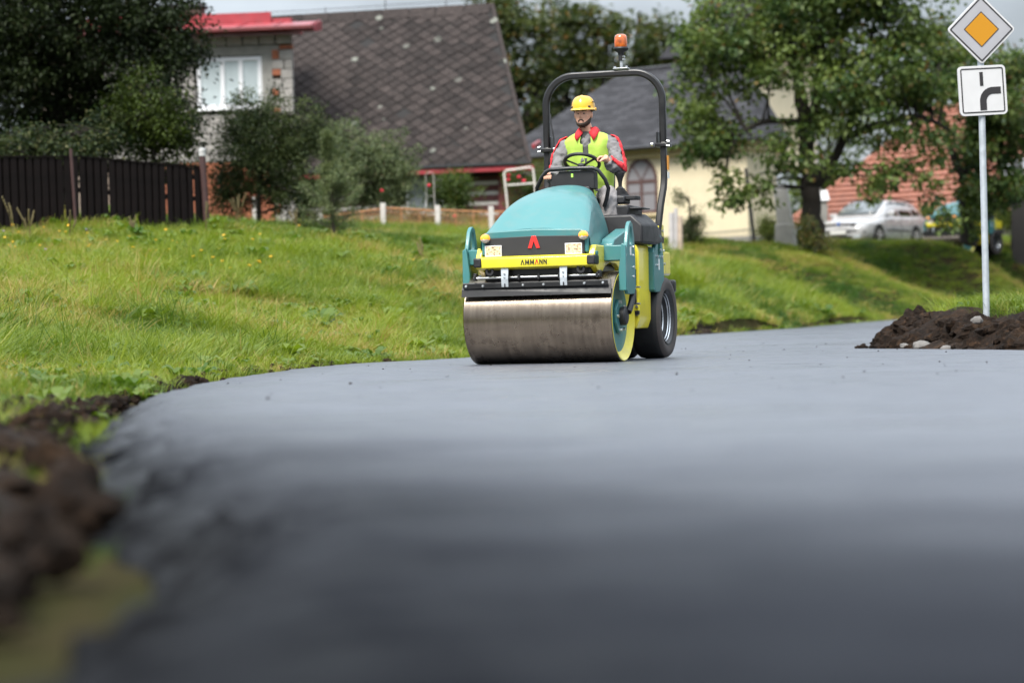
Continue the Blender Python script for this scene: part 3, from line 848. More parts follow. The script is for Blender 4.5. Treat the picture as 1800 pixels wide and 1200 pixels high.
def glow_mat():
    mt, N, L, B = new_mat('lit headlamp')
    t = N.new('ShaderNodeTexCoord'); v = N.new('ShaderNodeTexNoise'); v.inputs['Scale'].default_value = 55; v.inputs['Detail'].default_value = 3
    L.new(t.outputs['Object'], v.inputs['Vector'])
    r = N.new('ShaderNodeMapRange'); r.inputs[1].default_value = .36; r.inputs[2].default_value = .56; r.inputs[3].default_value = .06; r.inputs[4].default_value = .62
    L.new(v.outputs[0], r.inputs[0]); L.new(r.outputs[0], B.inputs['Emission Strength'])
    B.inputs['Emission Color'].default_value = (1, .70, .38, 1); B.inputs['Base Color'].default_value = (.13, .11, .085, 1); B.inputs['Roughness'].default_value = .2
    return mt
GLOW = glow_mat()
LAMPF = mat('headlamp bezel', (.75, .73, .7), .35, coat=.4)
DKG = mat('dark grey steel', (.04, .04, .042), .5, var=.1)
STICK = mat('white sticker', (.7, .72, .7), .5)

def drum_mat():
    mt, N, L, B = new_mat('worn drum steel')
    t = N.new('ShaderNodeTexCoord')
    mp_ = N.new('ShaderNodeMapping'); mp_.inputs['Scale'].default_value = (26, 2.2, 2.2)
    L.new(t.outputs['Object'], mp_.inputs[0])
    n1 = N.new('ShaderNodeTexNoise'); n1.inputs['Scale'].default_value = 1; n1.inputs['Detail'].default_value = 8; n1.inputs['Roughness'].default_value = .65
    L.new(mp_.outputs[0], n1.inputs['Vector'])
    n2 = N.new('ShaderNodeTexNoise'); n2.inputs['Scale'].default_value = 7; n2.inputs['Detail'].default_value = 8; n2.inputs['Roughness'].default_value = .7
    L.new(t.outputs['Object'], n2.inputs['Vector'])
    c = N.new('ShaderNodeValToRGB'); e = c.color_ramp.elements
    e[0].position = .3; e[0].color = (.15, .12, .095, 1); e[1].position = .7; e[1].color = (.26, .215, .17, 1)
    L.new(n1.outputs[0], c.inputs[0])
    x = N.new('ShaderNodeMix'); x.data_type = 'RGBA'; x.inputs[7].default_value = (.07, .055, .045, 1)
    r = N.new('ShaderNodeMapRange'); r.inputs[1].default_value = .52; r.inputs[2].default_value = .74; r.inputs[3].default_value = 0; r.inputs[4].default_value = .7
    L.new(n2.outputs[0], r.inputs[0]); L.new(r.outputs[0], x.inputs[0]); L.new(c.outputs[0], x.inputs[6])
    L.new(x.outputs[2], B.inputs['Base Color'])
    B.inputs['Metallic'].default_value = .95
    r2 = N.new('ShaderNodeMapRange'); r2.inputs[3].default_value = .16; r2.inputs[4].default_value = .36
    L.new(n2.outputs[0], r2.inputs[0]); L.new(r2.outputs[0], B.inputs['Roughness'])
    return mt
DRUM = drum_mat()

TH = R(17.5)
RP = Vector((0.326, 20.67, 0.0))
roller = empty('road_roller', RP, -TH)
tag(roller, 'teal and yellow road roller with smooth steel drum, lit headlamps and a driver', 'road roller', 'road rollers')

def bolts(parent, pts, axis, r=.012, l=.014, name='bolt', m_=None):
    for p in pts:
        mb = MB(); q = list(p); i = 'xyz'.index(axis[-1]); q[i] += -l if axis[0] == '-' else l
        mb.cyl(p, q, r, 6)
        mb.build(name, m_ or ZINC, parent, smooth=20)

# --- front drum
drum = MB().lathe([(.377, -.652), (.385, -.645), (.385, .645), (.377, .652)], 96, 'x', (0, 0, .386)).build('drum', DRUM, roller, smooth=30)
for s in (-1, 1):
    e = MB().lathe([(.379, s * .6525), (.372, s * .655), (.34, s * .628), (.305, s * .607), (.300, s * .605)], 72, 'x', (0, 0, .386)).build('drum_rim', YEL, drum, smooth=50)
    mb = MB(); mb.lathe([(.301, s * .6055), (.18, s * .603), (.001, s * .603)], 48, 'x', (0, 0, .386)); mb.build('drum_disc', TEAL, drum, smooth=30)
    a = [(math.cos(R(k)) * .155, .386 + math.sin(R(k)) * .155) for k in (22, 67, 112, 157, 202, 247, 292, 337)]
    hb = MB().prism(a, 'x', s * .604, s * .632).build('hub_plate', TEAL, drum, bevel=.006)
    MB().lathe([(.0, s * .69), (.045, s * .69), (.07, s * .682), (.078, s * .67), (.078, s * .633)], 28, 'x', (0, 0, .386)).build('rubber_mount', BLK, drum, smooth=30)
    for k in (40, 110, 180, 250, 300):
        p = (s * .632, .0 + math.cos(R(k)) * .125, .386 + math.sin(R(k)) * .125)
        MB().cyl(p, (p[0] + s * .02, p[1], p[2]), .014, 6).build('bolt', ZINC, drum, smooth=20)

# --- scraper, spray bar and brackets
sc = MB().add([(-.655, -.345, .697), (.64, -.345, .697), (.655, -.385, .64), (.655, -.395, .578), (-.655, -.395, .578), (-.655, -.385, .64)], [(0, 1, 2, 3, 4, 5)])
sc.add([(p[0], p[1] + .014, p[2]) for p in sc.v[:6]], [(5, 4, 3, 2, 1, 0)])
for i in range(6): sc.f.append((i, (i + 1) % 6, 6 + (i + 1) % 6, 6 + i))
scraper = sc.build('scraper', BLK, roller, smooth=0)
MB().tube([(-.64, -.392, .668), (.63, -.392, .668)], .01, flat=(.016, .042)).build('scraper_clamp', BLKM, scraper, bevel=.003)
for x in (-.61, -.46, -.105, .075, .43, .59):
    MB().lathe([(0, -.018), (.008, -.017), (.0125, -.01), (.0125, 0)], 12, 'y', (x, -.398, .666)).build('screw', ZINC, scraper)
MB().cyl((-.56, -.345, .735), (.545, -.345, .735), .0115, 12).build('spray_bar', ZINC, roller)
for x in (-.545, -.155, .02, .2, .53):
    MB().box((x, -.35, .735), (.022, .04, .045)).build('nozzle', BLK, roller, bevel=.004)
for x in (-.545, .545):
    MB().box((x, -.33, .745), (.03, .05, .06)).build('spray_bar_clamp', BLKM, roller, bevel=.005)
for x in (-.265, .25):
    b = MB().add([(x - .033, -.40, .83), (x + .033, -.40, .83), (x + .03, -.41, .72), (x - .03, -.41, .72), (x + .03, -.402, .655), (x - .03, -.402, .655)], [(0, 1, 2, 3), (3, 2, 4, 5)])
    n0 = len(b.v); b.add([(p[0], p[1] + .007, p[2]) for p in b.v], [(3, 2, 1, 0), (5, 4, 2, 3), ])
    b.f += [(0, 3, 9, 6), (3, 5, 11, 9), (1, 7, 8, 2), (2, 8, 10, 4), (5, 4, 10, 11), (0, 6, 7, 1)]
    br = b.build('scraper_bracket', ZINCP, roller, smooth=0)
    for z in (.765, .735): MB().lathe([(0, -.013), (.007, -.012), (.009, 0)], 10, 'y', (x, -.405, z)).build('rivet', ZINC, br)
    MB().box((x, -.405, .668), (.009, .012, .03)).build('slot', INK, br)

# --- front frame and bumper
MB().bb((-.47, -.32, .70), (.47, .45, .835)).build('underframe', BLKM, roller, bevel=.02)
MB().prism([(-.36, .80), (-.42, .815), (-.425, .895), (-.40, .912), (-.30, .912), (-.30, .80)], 'x', -.515, .515).build('front_beam', YEL, roller, bevel=.008)
for s in (-1, 1):
    MB().bb((s * .462, -.437, .822), (s * .532, -.29, .902)).build('bumper_cap', BLK, roller, bevel=.012)
    MB().lathe([(.018, -.40), (.036, -.40), (.036, -.385), (.018, -.385)], 16, 'y', (s * .40, 0, .79), close=True).build('tow_eye', BLK, roller)
    # side plate of the frame with the arch over the drum
    pl = [(-.40, .83), (-.40, .90), (-.34, .985), (.72, .985), (.72, .80), (.42, .80), (.36, .815), (.30, .84), (.1, .845), (-.06, .81), (-.16, .76), (-.22, .745), (-.27, .76)]
    MB().prism(pl, 'x', s * .470, s * .520).build('side_plate', YEL, roller, bevel=.006)

# letters on the bumper: strokes in a unit box, joined into flat plates
def strokes(segs, w):
    mb = MB()
    for (x0, z0, x1, z1) in segs:
        d = Vector((x1 - x0, z1 - z0)).normalized() * w / 2
        n_ = Vector((-d.y, d.x))
        # legs end flat: widen horizontally instead of along the normal
        hw = w / 2 / max(abs(d.y) / (w / 2), .35)
        mb.add([(x0 - hw, 0, z0), (x0 + hw, 0, z0), (x1 + hw, 0, z1), (x1 - hw, 0, z1)], [(0, 1, 2, 3)])
    return mb
def letter(ch, x, z, h, parent, m_):
    w = {'A': .80, 'M': .92, 'N': .74}[ch]
    sg = {'A': [(0.1, 0, .40, 1), (.70, 0, .40, 1)], 'M': [(.1, 0, .16, 1), (.14, 1, .46, .12), (.78, 1, .46, .12), (.82, 0, .76, 1)], 'N': [(.1, 0, .1, 1), (.1, 1, .64, 0), (.64, 0, .64, 1)]}[ch]
    mb = strokes(sg, .19)
    y0 = -.4262
    fs, vs_ = mb.f, [(x + p[0] * h, y0 - .0006 * (i // 4), z + p[2] * h) for i, p in enumerate(mb.v)]
    out = MB()
    for f in fs:
        q = [vs_[i] for i in f]
        out.add(q + [(p[0], p[1] + .003, p[2]) for p in q], [(0, 1, 2, 3), (7, 6, 5, 4), (0, 4, 5, 1), (1, 5, 6, 2), (2, 6, 7, 3), (3, 7, 4, 0)])
    out.build('letter', m_, parent, smooth=0)
    return w * h
lx = -.115
lettering = MB().bb((-.12, -.4235, .835), (.13, -.4215, .88)).build('name_plate', YEL, roller, smooth=0)
for ch, mm in (('A', INK), ('M', INK), ('M', INK), ('A', RED), ('N', INK), ('N', INK)):
    lx += letter(ch, lx, .838, .040, lettering, mm) + .0065

# --- bonnet (hood)
HY = [-.375, -.34, -.25, -.12, 0.0, .12, .22, .42, .6, .75]
HZ = [1.125, 1.150, 1.212, 1.305, 1.385, 1.437, 1.472, 1.515, 1.537, 1.545]
def hood_ring(y, z):
    t = (y + .375) / 1.125
    wc = .448 * (1 - t) + .235 * t
    wb = .485 * (1 - t) + .375 * t
    cr_ = .035
    pts = [(-wb, .925), (-wb, 1.0 + .02 * t), (-(wb * .75 + wc * .25), 1.0 + (z - 1.0) * .42), (-(wc + .018), z - .055 - .09 * t), (-wc * .94, z - .028 - .03 * t), (-wc * .70, z - .012), (-wc * .38, z + cr_ * .30), (0, z + cr_ * .45)]
    pts += [(-p[0], p[1]) for p in reversed(pts[:-1])]
    return [(p[0], y, p[1]) for p in pts]
rings = [hood_ring(y, z) for y, z in zip(HY, HZ)]
hm = MB(); hm.loft(rings, closed=False)
n0 = len(rings[0])
hm.f.append(tuple((len(HY) - 1) * n0 + j for j in range(n0)))
hood = hm.build('bonnet', TEAL, roller, smooth=32)
ca = hood.data.attributes.new('crease_edge', 'FLOAT', 'EDGE')
for e_ in hood.data.edges:
    a_, b_ = e_.vertices
    if a_ % n0 == b_ % n0 and a_ % n0 in (3, n0 - 4): ca.data[e_.index].value = .75
    if a_ // n0 == b_ // n0 == 0: ca.data[e_.index].value = .9
ss = hood.modifiers.new('sub', 'SUBSURF'); ss.levels = ss.render_levels = 2
# front lip between the bonnet and the dark grille panel
lip = MB()
fr = rings[0]
top = [fr[j] for j in range(3, 12)]
lip.loft([top, [(p[0] * .985, -.383, p[2] - .028) for p in top], [(p[0] * .96, -.372, p[2] - .05) for p in top]], closed=False)
MB().prism([(-.47, .925), (-.47, 1.06), (-.455, 1.105), (-.40, 1.125), (0, 1.138), (.40, 1.125), (.455, 1.105), (.47, 1.06), (.47, .925), (.432, .925), (.432, 1.06), (-.432, 1.06), (-.432, .925)], 'y', -.386, -.33).build('bonnet_surround', TEAL, hood, bevel=.012)
MB().prism([(-.434, .912), (-.434, 1.062), (-.2, 1.072), (0, 1.076), (.2, 1.072), (.434, 1.062), (.434, .912)], 'y', -.388, -.345).build('grille_panel', PANEL, roller, bevel=.004)
bad = MB()
bz, bh, bw = .972, .105, .108
A_ = [(-.5, 0), (-.17, 1), (.17, 1), (.5, 0), (.19, 0), (0, .54), (-.19, 0)]
bad.prism([(-.005 + p[0] * bw, bz + p[1] * bh) for p in A_], 'y', -.396, -.389)
bad.build('badge', RED, roller, smooth=0, bevel=.002)
for s in (-1, 1):
    c = (s * .352 - .01, -.389, .958)
    fr_ = MB().ring_prism([(c[0] + a * .074, c[2] + b * .047) for a, b in ((-1, -1), (1, -1), (1, 1), (-1, 1))], [(c[0] + a * .066, c[2] + b * .039) for a, b in ((-1, -1), (1, -1), (1, 1), (-1, 1))], 'y', -.404, -.388).build('headlamp', LAMPF, roller, bevel=.003)
    MB().bb((c[0] - .066, -.398, c[2] - .039), (c[0] + .066, -.39, c[2] + .039)).build('lamp_lens', GLOW, fr_)
    k = (s * .43, -.388, 1.066)
    il = MB().lathe([(0, -.448), (.018, -.445), (.034, -.43), (.039, -.41), (.039, -.385)], 24, 'y', (k[0], 0, k[2]))
    half = [MB(), MB()]
    for f in il.f:
        cz = sum(il.v[i][2] for i in f) / len(f)
        hb_ = half[0 if cz > k[2] - .006 else 1]
        hb_.add([il.v[i] for i in f], [tuple(range(len(f)))])
    top_ = half[0].build('indicator_lamp', AMB, roller, smooth=60)
    half[1].build('lamp_lens', CLEAR, top_, smooth=60)
    # wing beside the bonnet and its footing
    MB().prism([(.12, .93), (.12, 1.0), (.17, 1.045), (.62, 1.15), (.72, 1.15), (.72, .985), (.24, .985), (.2, .93)], 'x', s * .43, s * .545).build('bonnet_wing', TEAL, roller, bevel=.01)
    MB().bb((s * .44, -.36, .90), (s * .53, -.30, .935)).build('bonnet_latch', TEAL, roller, bevel=.006)

# --- drum yokes with lifting eyes
def eye_plate(s, x0, x1, y0, y1, z0, z1, name, m_, foot):
    w = y1 - y0
    out = [(y0, z0 + .06), (y0 + .02, z0 + .35 * (z1 - z0)), (y0 + .10 * w, z0 + .62 * (z1 - z0)), (y0 + .36 * w, z1 - .045), (y0 + .5 * w, z1 - .008), (y0 + .62 * w, z1), (y0 + .78 * w, z1 - .02), (y0 + .93 * w, z1 - .13), (y1, z0 + .5 * (z1 - z0)), (y1, z0 + .05), (y1 - .04, z0), (y0 + .05, z0)]
    hz0, hz1 = z1 - .20, z1 - .045
    yc = y0 + .56 * w
    inn = [(yc - .03, hz0), (yc - .05, hz0 + .01), (yc - .052, hz0 + .05), (yc - .035, hz1 - .05), (yc - .01, hz1 - .01), (yc + .015, hz1), (yc + .035, hz1 - .015), (yc + .052, hz1 - .06), (yc + .058, hz0 + .03), (yc + .05, hz0 + .005), (yc + .03, hz0), (yc, hz0)]
    return MB().ring_prism(out, inn, 'x', s * x0, s * x1).build(name, m_, roller, bevel=.006)
for s in (-1, 1):
    yk = eye_plate(s, .690, .722, -.13, .18, .57, 1.19, 'drum_yoke', TEAL, True)
    MB().prism([(.66, .60), (.725, .60), (.725, .72), (.722, .98), (.69, 1.0), (.66, .78)], 'y', -.15, -.105).build('yoke_flange', TEAL, yk, bevel=.006) if s > 0 else MB().prism([(-.66, .60), (-.725, .60), (-.725, .72), (-.722, .98), (-.69, 1.0), (-.66, .78)], 'y', -.15, -.105).build('yoke_flange', TEAL, yk, bevel=.006)
    MB().bb((s * .50, -.09, .855), (s * .69, .15, .985)).build('yoke_arm', TEAL, yk, bevel=.008)
    MB().tube([(s * .70, .17, .60), (s * .70, .10, .50), (s * .69, .03, .42)], .03, 8).build('yoke_link', BLKM, yk)
    for z in (.72, .80, .90, .97): MB().cyl((s * .722, .10, z), (s * .733, .10, z), .011, 6).build('bolt', ZINC, yk, smooth=20)
    MB().bb((s * .7225, .0, .90), (s * .7235, .05, .97)).build('sticker', STICK, yk)
    MB().tube([(s * .62, .2, .80), (s * .66, .24, .74), (s * .68, .30, .60), (s * .66, .38, .5)], .014, 8).build('hydraulic_hose', BLK, yk)

# --- rear frame column, tank, yokes, wheels
for s in (-1, 1):
    col_ = MB().prism([(s * .28, .30), (s * .54, .275), (s * .57, .36), (s * .575, .95), (s * .555, 1.02), (s * .28, 1.02)], 'y', .86, 1.28).build('rear_column', YEL, roller, bevel=.012)
    MB().bb((s * .40, .835, .61), (s * .47, .862, .66)).build('hose_fitting', BLK, col_, bevel=.008)
    MB().bb((s * .38, .80, .47), (s * .52, .862, .52)).build('hose_fitting', BLK, col_, bevel=.008)
    MB().bb((s * .40, .82, .37), (s * .49, .862, .50)).build('hitch_block', BLK, col_, bevel=.006)
    MB().bb((s * .49, .83, .40), (s * .575, .862, .435)).build('hitch_block', BLK, col_, bevel=.004)
    MB().cyl((s * .45, .84, .64), (s * .60, .80, .64), .008, 8).build('valve_rod', ZINC, col_)
    MB().cyl((s * .45, .80, .495), (s * .60, .78, .495), .01, 8).build('valve_rod', ZINC, col_)
    for (x, z) in ((.49, .335), (.55, .47), (.55, .40), (.53, .52)):
        MB().cyl((s * x, .862, z), (s * x, .845, z), .013, 6).build('bolt', ZINC, col_, smooth=20)
    MB().prism([(s * .535, .66), (s * .55, .66), (s * .552, .80), (s * .54, .80)], 'y', .852, .861).build('slot', BLK, col_, smooth=0)
tk = MB()
tk.loft([[(-.62, .84, 1.025), (.62, .84, 1.025), (.62, .84, 1.19), (.52, .86, 1.285), (-.52, .86, 1.285), (-.62, .84, 1.19)],
         [(-.64, 1.30, 1.025), (.64, 1.30, 1.025), (.645, 1.30, 1.20), (.54, 1.30, 1.30), (-.54, 1.30, 1.30), (-.645, 1.30, 1.20)],
         [(-.62, 1.62, 1.05), (.62, 1.62, 1.05), (.60, 1.60, 1.16), (.5, 1.56, 1.27), (-.5, 1.56, 1.27), (-.60, 1.60, 1.16)]])
tk.build('tank_cover', BLK, roller, bevel=.02, seg=3)
MB().bb((-.5, .74, .86), (.5, 1.85, 1.02)).build('platform', BLKM, roller, bevel=.01)
for s in (-1, 1):
    ry = eye_plate(s, .585, .62, 1.24, 1.60, .60, 1.13, 'rear_yoke', TEAL, False)
    MB().bb((s * .50, 1.28, .80), (s * .585, 1.5, .96)).build('yoke_arm', TEAL, ry, bevel=.008)
    MB().prism([(1.22, .62), (1.26, .60), (1.26, 1.0), (1.22, .96)], 'x', s * .53, s * .622).build('yoke_flange', TEAL, ry, bevel=.006)
    for (y, z) in ((1.34, .92), (1.34, .84), (1.52, .92), (1.46, .98)): MB().cyl((s * .62, y, z), (s * .635, y, z), .014, 6).build('bolt', ZINC, ry, smooth=20)
    MB().bb((s * .620, 1.40, .80), (s * .6215, 1.44, .90)).build('sticker', STICK, ry)
    rp = MB().prism([(1.42, .80), (1.42, 1.02), (1.50, 1.14), (1.62, 1.215), (1.78, 1.22), (1.80, .78), (1.70, .74)], 'x', s * .555, s * .583).build('rollbar_mount', YEL, roller, bevel=.006)
    for (y, z) in ((1.7, 1.16), (1.72, .98), (1.74, .86), (1.6, .96)): MB().cyl((s * .583, y, z), (s * .60, y, z), .014, 6).build('bolt', ZINC, rp, smooth=20)
    MB().bb((s * .5832, 1.58, 1.06), (s * .585, 1.70, 1.10)).build('sticker', TEAL, rp)
    MB().bb((s * .5834, 1.71, 1.05), (s * .585, 1.77, 1.11)).build('sticker', BLK, rp)
MB().bb((-.55, 1.45, .76), (.55, 2.15, .98)).build('rear_body', YEL, roller, bevel=.02)
MB().bb((-.60, 2.06, .60), (.60, 2.16, .72)).build('rear_bumper', BLKM, roller, bevel=.02)

def tyre(x0, x1, out):
    """one smooth compaction tyre with its wheel, outer face towards out (+1 / -1 / 0)"""
    yc, zc, rr = 1.70, .372, .372
    xm = (x0 + x1) / 2; hw = (x1 - x0) / 2
    pr = [(.235, xm - hw * .80), (.26, xm - hw * .93), (.305, xm - hw), (.345, xm - hw * .95), (.366, xm - hw * .78), (.372, xm - hw * .5), (.372, xm + hw * .5), (.366, xm + hw * .78), (.345, xm + hw * .95), (.305, xm + hw), (.26, xm + hw * .93), (.235, xm + hw * .80)]
    w_ = MB().lathe(pr, 56, 'x', (0, yc, zc), close=True).build('tyre', RUB, roller, smooth=50)
    if out:
        o_ = 1 if out > 0 else -1
        xo = x1 if out > 0 else x0
        MB().lathe([(.366, xo - o_ * .028), (.347, xo - o_ * .004), (.305, xo + o_ * .0015), (.262, xo - o_ * .008)], 56, 'x', (0, yc, zc)).build('tyre_sidewall', RUBD, w_, smooth=60)
        MB().lathe([(.240, xo - o_ * .012), (.232, xo - o_ * .02), (.222, xo - o_ * .05), (.205, xo - o_ * .055), (.20, xo - o_ * .10), (.19, xo - o_ * .11), (.185, xo - o_ * .15), (.0, xo - o_ * .16)], 48, 'x', (0, yc, zc)).build('wheel_rim', DKG, w_, smooth=40)
        for r_, o2 in ((.223, .04), (.207, .056), (.19, .10)):
            MB().lathe([(r_, xo - o_ * o2), (r_ - .006, xo - o_ * (o2 - .004)), (r_ - .01, xo - o_ * (o2 + .004))], 48, 'x', (0, yc, zc)).build('rim_edge', ZINC, w_, smooth=60)
        for k in range(6):
            a = k * math.pi / 3
            p = (xo - o_ * .16, yc + math.cos(a) * .1, zc + math.sin(a) * .1)
            MB().cyl(p, (p[0] + o_ * .025, p[1], p[2]), .014, 6).build('wheel_nut', ZINC, w_, smooth=20)
tyre(.345, .63, 1); tyre(.03, .315, 0); tyre(-.315, -.03, 0); tyre(-.63, -.345, -1)
MB().cyl((-.5, 1.70, .372), (.5, 1.70, .372), .06, 16).build('axle', BLKM, roller)

# --- dashboard, guard rail, steering wheel, console
dash = MB().prism([(-.205, 1.52), (.205, 1.52), (.205, 1.665), (.19, 1.685), (-.12, 1.685), (-.125, 1.67), (-.15, 1.655), (-.175, 1.67), (-.19, 1.68), (-.205, 1.665)], 'y', .80, .92).build('dashboard', BLK, roller, bevel=.006)
MB().bb((-.006, .794, 1.628), (.012, .80, 1.66)).build('level_gauge', mat('green gauge', (.35, .7, .1), .3, emit=(.3, .6, .1), emit_s=.2), dash)
MB().bb((-.03, .80, 1.683), (.06, .86, 1.689)).build('dash_plate', STICK, dash)
gp = [(-.345, .86, 1.47), (-.335, .83, 1.55), (-.28, .80, 1.635), (-.235, .79, 1.685), (-.20, .787, 1.702), (0, .785, 1.708), (.20, .787, 1.702), (.245, .79, 1.68), (.30, .81, 1.60), (.325, .83, 1.52), (.30, .85, 1.43), (.27, .87, 1.36)]
MB().tube(gp, .018, 10).build('guard_rail', BLKM, roller, smooth=60)
MB().prism([(-.22, 1.0), (.22, 1.0), (.17, 1.54), (-.17, 1.54)], 'y', .76, .90).build('dash_column', BLK, roller, bevel=.01)
sw = Matrix.Translation((.045, .98, 1.765)) @ Matrix.Rotation(R(-27), 4, 'X')
mb = MB(); ring = []
for k in range(40):
    a = 2 * math.pi * k / 40
    ring.append([sw @ Vector(((.155 + .016 * math.cos(b)) * math.cos(a), (.155 + .016 * math.cos(b)) * math.sin(a), .016 * math.sin(b))) for b in [2 * math.pi * j / 8 for j in range(8)]])
ring.append(ring[0])
mb.loft(ring, caps=False)
wheel_ = mb.build('steering_wheel', BLK, roller, smooth=60)
for a in (90, 205, 335):
    e_ = sw @ Vector((.15 * math.cos(R(a)), .15 * math.sin(R(a)), 0)); c_ = sw @ Vector((0, 0, -.035))
    MB().tube([c_, e_], .01, flat=(.03, .014)).build('spoke', BLK, wheel_, bevel=.003)
MB().lathe([(0, -.02), (.035, -.022), (.04, -.05), (.025, -.06)], 16, 'z').build('hub', BLK, wheel_).matrix_local = sw
MB().tube([sw @ Vector((0, 0, -.05)), (.02, .88, 1.5)], .028, 10).build('steering_column', BLK, roller)
# side console with joystick
cons = MB().bb((.27, .95, 1.275), (.47, 1.45, 1.375)).build('side_console', BLK, roller, bevel=.015)
MB().bb((.30, .98, 1.39), (.43, 1.18, 1.455)).build('console_top', BLK, cons, bevel=.012)
MB().ring_prism([(.43, 1.0), (.52, 1.0), (.54, 1.1), (.52, 1.2), (.43, 1.2)], [(.445, 1.02), (.505, 1.02), (.52, 1.1), (.505, 1.18), (.445, 1.18)], 'z', 1.425, 1.455).build('cup_holder', BLK, cons, bevel=.004)
MB().bb((.36, 1.0, 1.34), (.58, 1.3, 1.352)).build('console_tray', DKG, cons, bevel=.003)
bt = [(.088, 1.455)]
for k in range(6): bt += [(.084 - k * .0085, 1.463 + k * .0125), (.074 - k * .0085, 1.468 + k * .0125)]
bt += [(.02, 1.545), (0.0, 1.546)]
MB().lathe(bt, 20, 'z', (.365, 1.08, 0)).build('joystick_boot', BLK, cons, smooth=50)
MB().loft([[(.365 + r_ * math.cos(a), 1.08 + r_ * 1.1 * math.sin(a), z) for a in [k * math.pi / 6 for k in range(12)]] for r_, z in ((.016, 1.54), (.018, 1.58), (.03, 1.625), (.045, 1.655), (.046, 1.668), (.034, 1.676))]).build('joystick_knob', BLK, cons, smooth=50)
# seat
st = MB().prism([(1.12, 1.24), (1.10, 1.31), (1.2, 1.335), (1.5, 1.31), (1.52, 1.24)], 'x', -.22, .22).build('seat', BLK, roller, bevel=.03, seg=3)
MB().prism([(1.46, 1.30), (1.53, 1.76), (1.57, 1.78), (1.61, 1.74), (1.54, 1.28)], 'x', -.19, .19).build('backrest', BLK, st, bevel=.03, seg=3)
MB().bb((-.2, 1.15, 1.02), (.2, 1.5, 1.25)).build('seat_base', BLKM, st, bevel=.01)

# --- roll bar and beacon
def rb(s):
    return [(s * .50, 1.60, 1.0), (s * .52, 1.64, 1.22), (s * .535, 1.68, 1.40), (s * .553, 1.73, 1.56), (s * .557, 1.75, 1.66), (s * .557, 1.755, 1.82), (s * .555, 1.755, 1.98)]
for s in (-1, 1):
    MB().tube(rb(s), .03, flat=(.056, .064)).build('rollbar_post', BLKM, roller, bevel=.012, seg=3)
arch = []
for k in range(0, 13):
    a = R(180 - k * 7.5)
    arch.append((-.29 + .265 * math.cos(a), 1.755, 2.36 + .265 * math.sin(a)))
arch = [(-.555, 1.755, 1.95), (-.555, 1.755, 2.2)] + arch
arch = arch + [(-p[0], p[1], p[2]) for p in reversed(arch)]
rbar = MB().tube(arch, .03, flat=(.064, .060)).build('rollbar', BLKM, roller, bevel=.016, seg=3)
for s in (-1, 1):
    MB().bb((s * .488, 1.69, 1.93), (s * .622, 1.82, 1.965)).build('rollbar_clamp', BLKM, rbar, bevel=.006)
    MB().bb((s * .500, 1.70, 1.95), (s * .512, 1.79, 2.07)).build('hinge_plate', BLKM, rbar, bevel=.004)
    for z in (1.94, 1.98):
        MB().cyl((s * .60, 1.69, z), (s * .628, 1.69, z - .005), .008, 8).build('clamp_bolt', ZINC, rbar)
    MB().cyl((s * .455, 1.69, 1.955), (s * .475, 1.69, 1.955), .016, 10).build('clamp_nut', ZINC, rbar)
MB().bb((.595, 1.72, 1.72), (.5975, 1.79, 1.85)).build('warning_label', mat('orange label', (.8, .32, .02), .5), rbar)
MB().bb((.595, 1.72, 1.64), (.5975, 1.79, 1.70)).build('warning_label', STICK, rbar)
MB().tube([(-.50, 1.70, 2.28), (-.495, 1.69, 2.2), (-.47, 1.69, 2.05), (-.475, 1.69, 1.9), (-.47, 1.7, 1.7), (-.47, 1.72, 1.6)], .007, 6).build('cable', BLK, rbar)
bx_ = .175
bk = MB().bb((bx_ - .07, 1.71, 2.664), (bx_ + .07, 1.80, 2.674)).build('beacon_bracket', ZINC, roller, bevel=.002)
for k in (-.055, .055): MB().cyl((bx_ + k, 1.73, 2.674), (bx_ + k, 1.73, 2.69), .012, 6).build('bolt', ZINC, bk)
bc = MB().cyl((bx_, 1.755, 2.674), (bx_, 1.755, 2.77), .013, 10).build('beacon_stem', ZINC, roller)
MB().cyl((bx_, 1.755, 2.74), (bx_, 1.755, 2.79), .026, 12).build('clamp', BLK, bc)
for k in (2.75, 2.775): MB().cyl((bx_ + .02, 1.74, k), (bx_ + .04, 1.73, k), .01, 6).build('bolt', ZINC, bc)
MB().lathe([(.022, 2.77), (.03, 2.815), (.062, 2.835), (.07, 2.85), (.066, 2.865), (.0, 2.866)], 28, 'z', (bx_, 1.755, 0)).build('beacon_base', BLK, bc, smooth=40)
MB().lathe([(.058, 2.866), (.061, 2.90), (.058, 2.955), (.05, 2.975), (.03, 2.984), (0, 2.986)], 28, 'z', (bx_, 1.755, 0)).build('beacon_lens', AMB2, bc, smooth=50)

for c_ in roller.children:
    if c_.name.split('.')[0] in ('rollbar', 'rollbar_post', 'beacon_bracket', 'beacon_stem'): c_.location.x += .05
# ------------------------------------------------------------------ the driver
SKIN = mat('skin', (.66, .36, .25), .5, var=.08, vscale=30)
HAIRM = mat('dark hair', (.035, .022, .014), .7, var=.3, vscale=90, bump=.4, bscale=160)
HELM = mat('yellow helmet shell', (.70, .38, .012), .28, coat=.6)
GREYC = mat('grey work cloth', (.17, .165, .17), .85, var=.12, vscale=14, bump=.25, bscale=60)
REDC = mat('red work cloth', (.55, .022, .03), .8, var=.1, vscale=14, bump=.2, bscale=60)
HIVIS = mat('lime reflective vest cloth', (.36, .53, .075), .75, var=.08, vscale=10, bump=.3, bscale=26)
DGREY = mat('dark grey shirt', (.055, .058, .055), .9)
TROU = mat('light grey trousers', (.25, .235, .235), .9, var=.12, vscale=10, bump=.2, bscale=50)
EYEW = mat('eye white', (.28, .25, .23), .3)
LIP = mat('lips', (.52, .27, .22), .5)
BOOT = mat('work boots', (.03, .025, .02), .7)
person = None

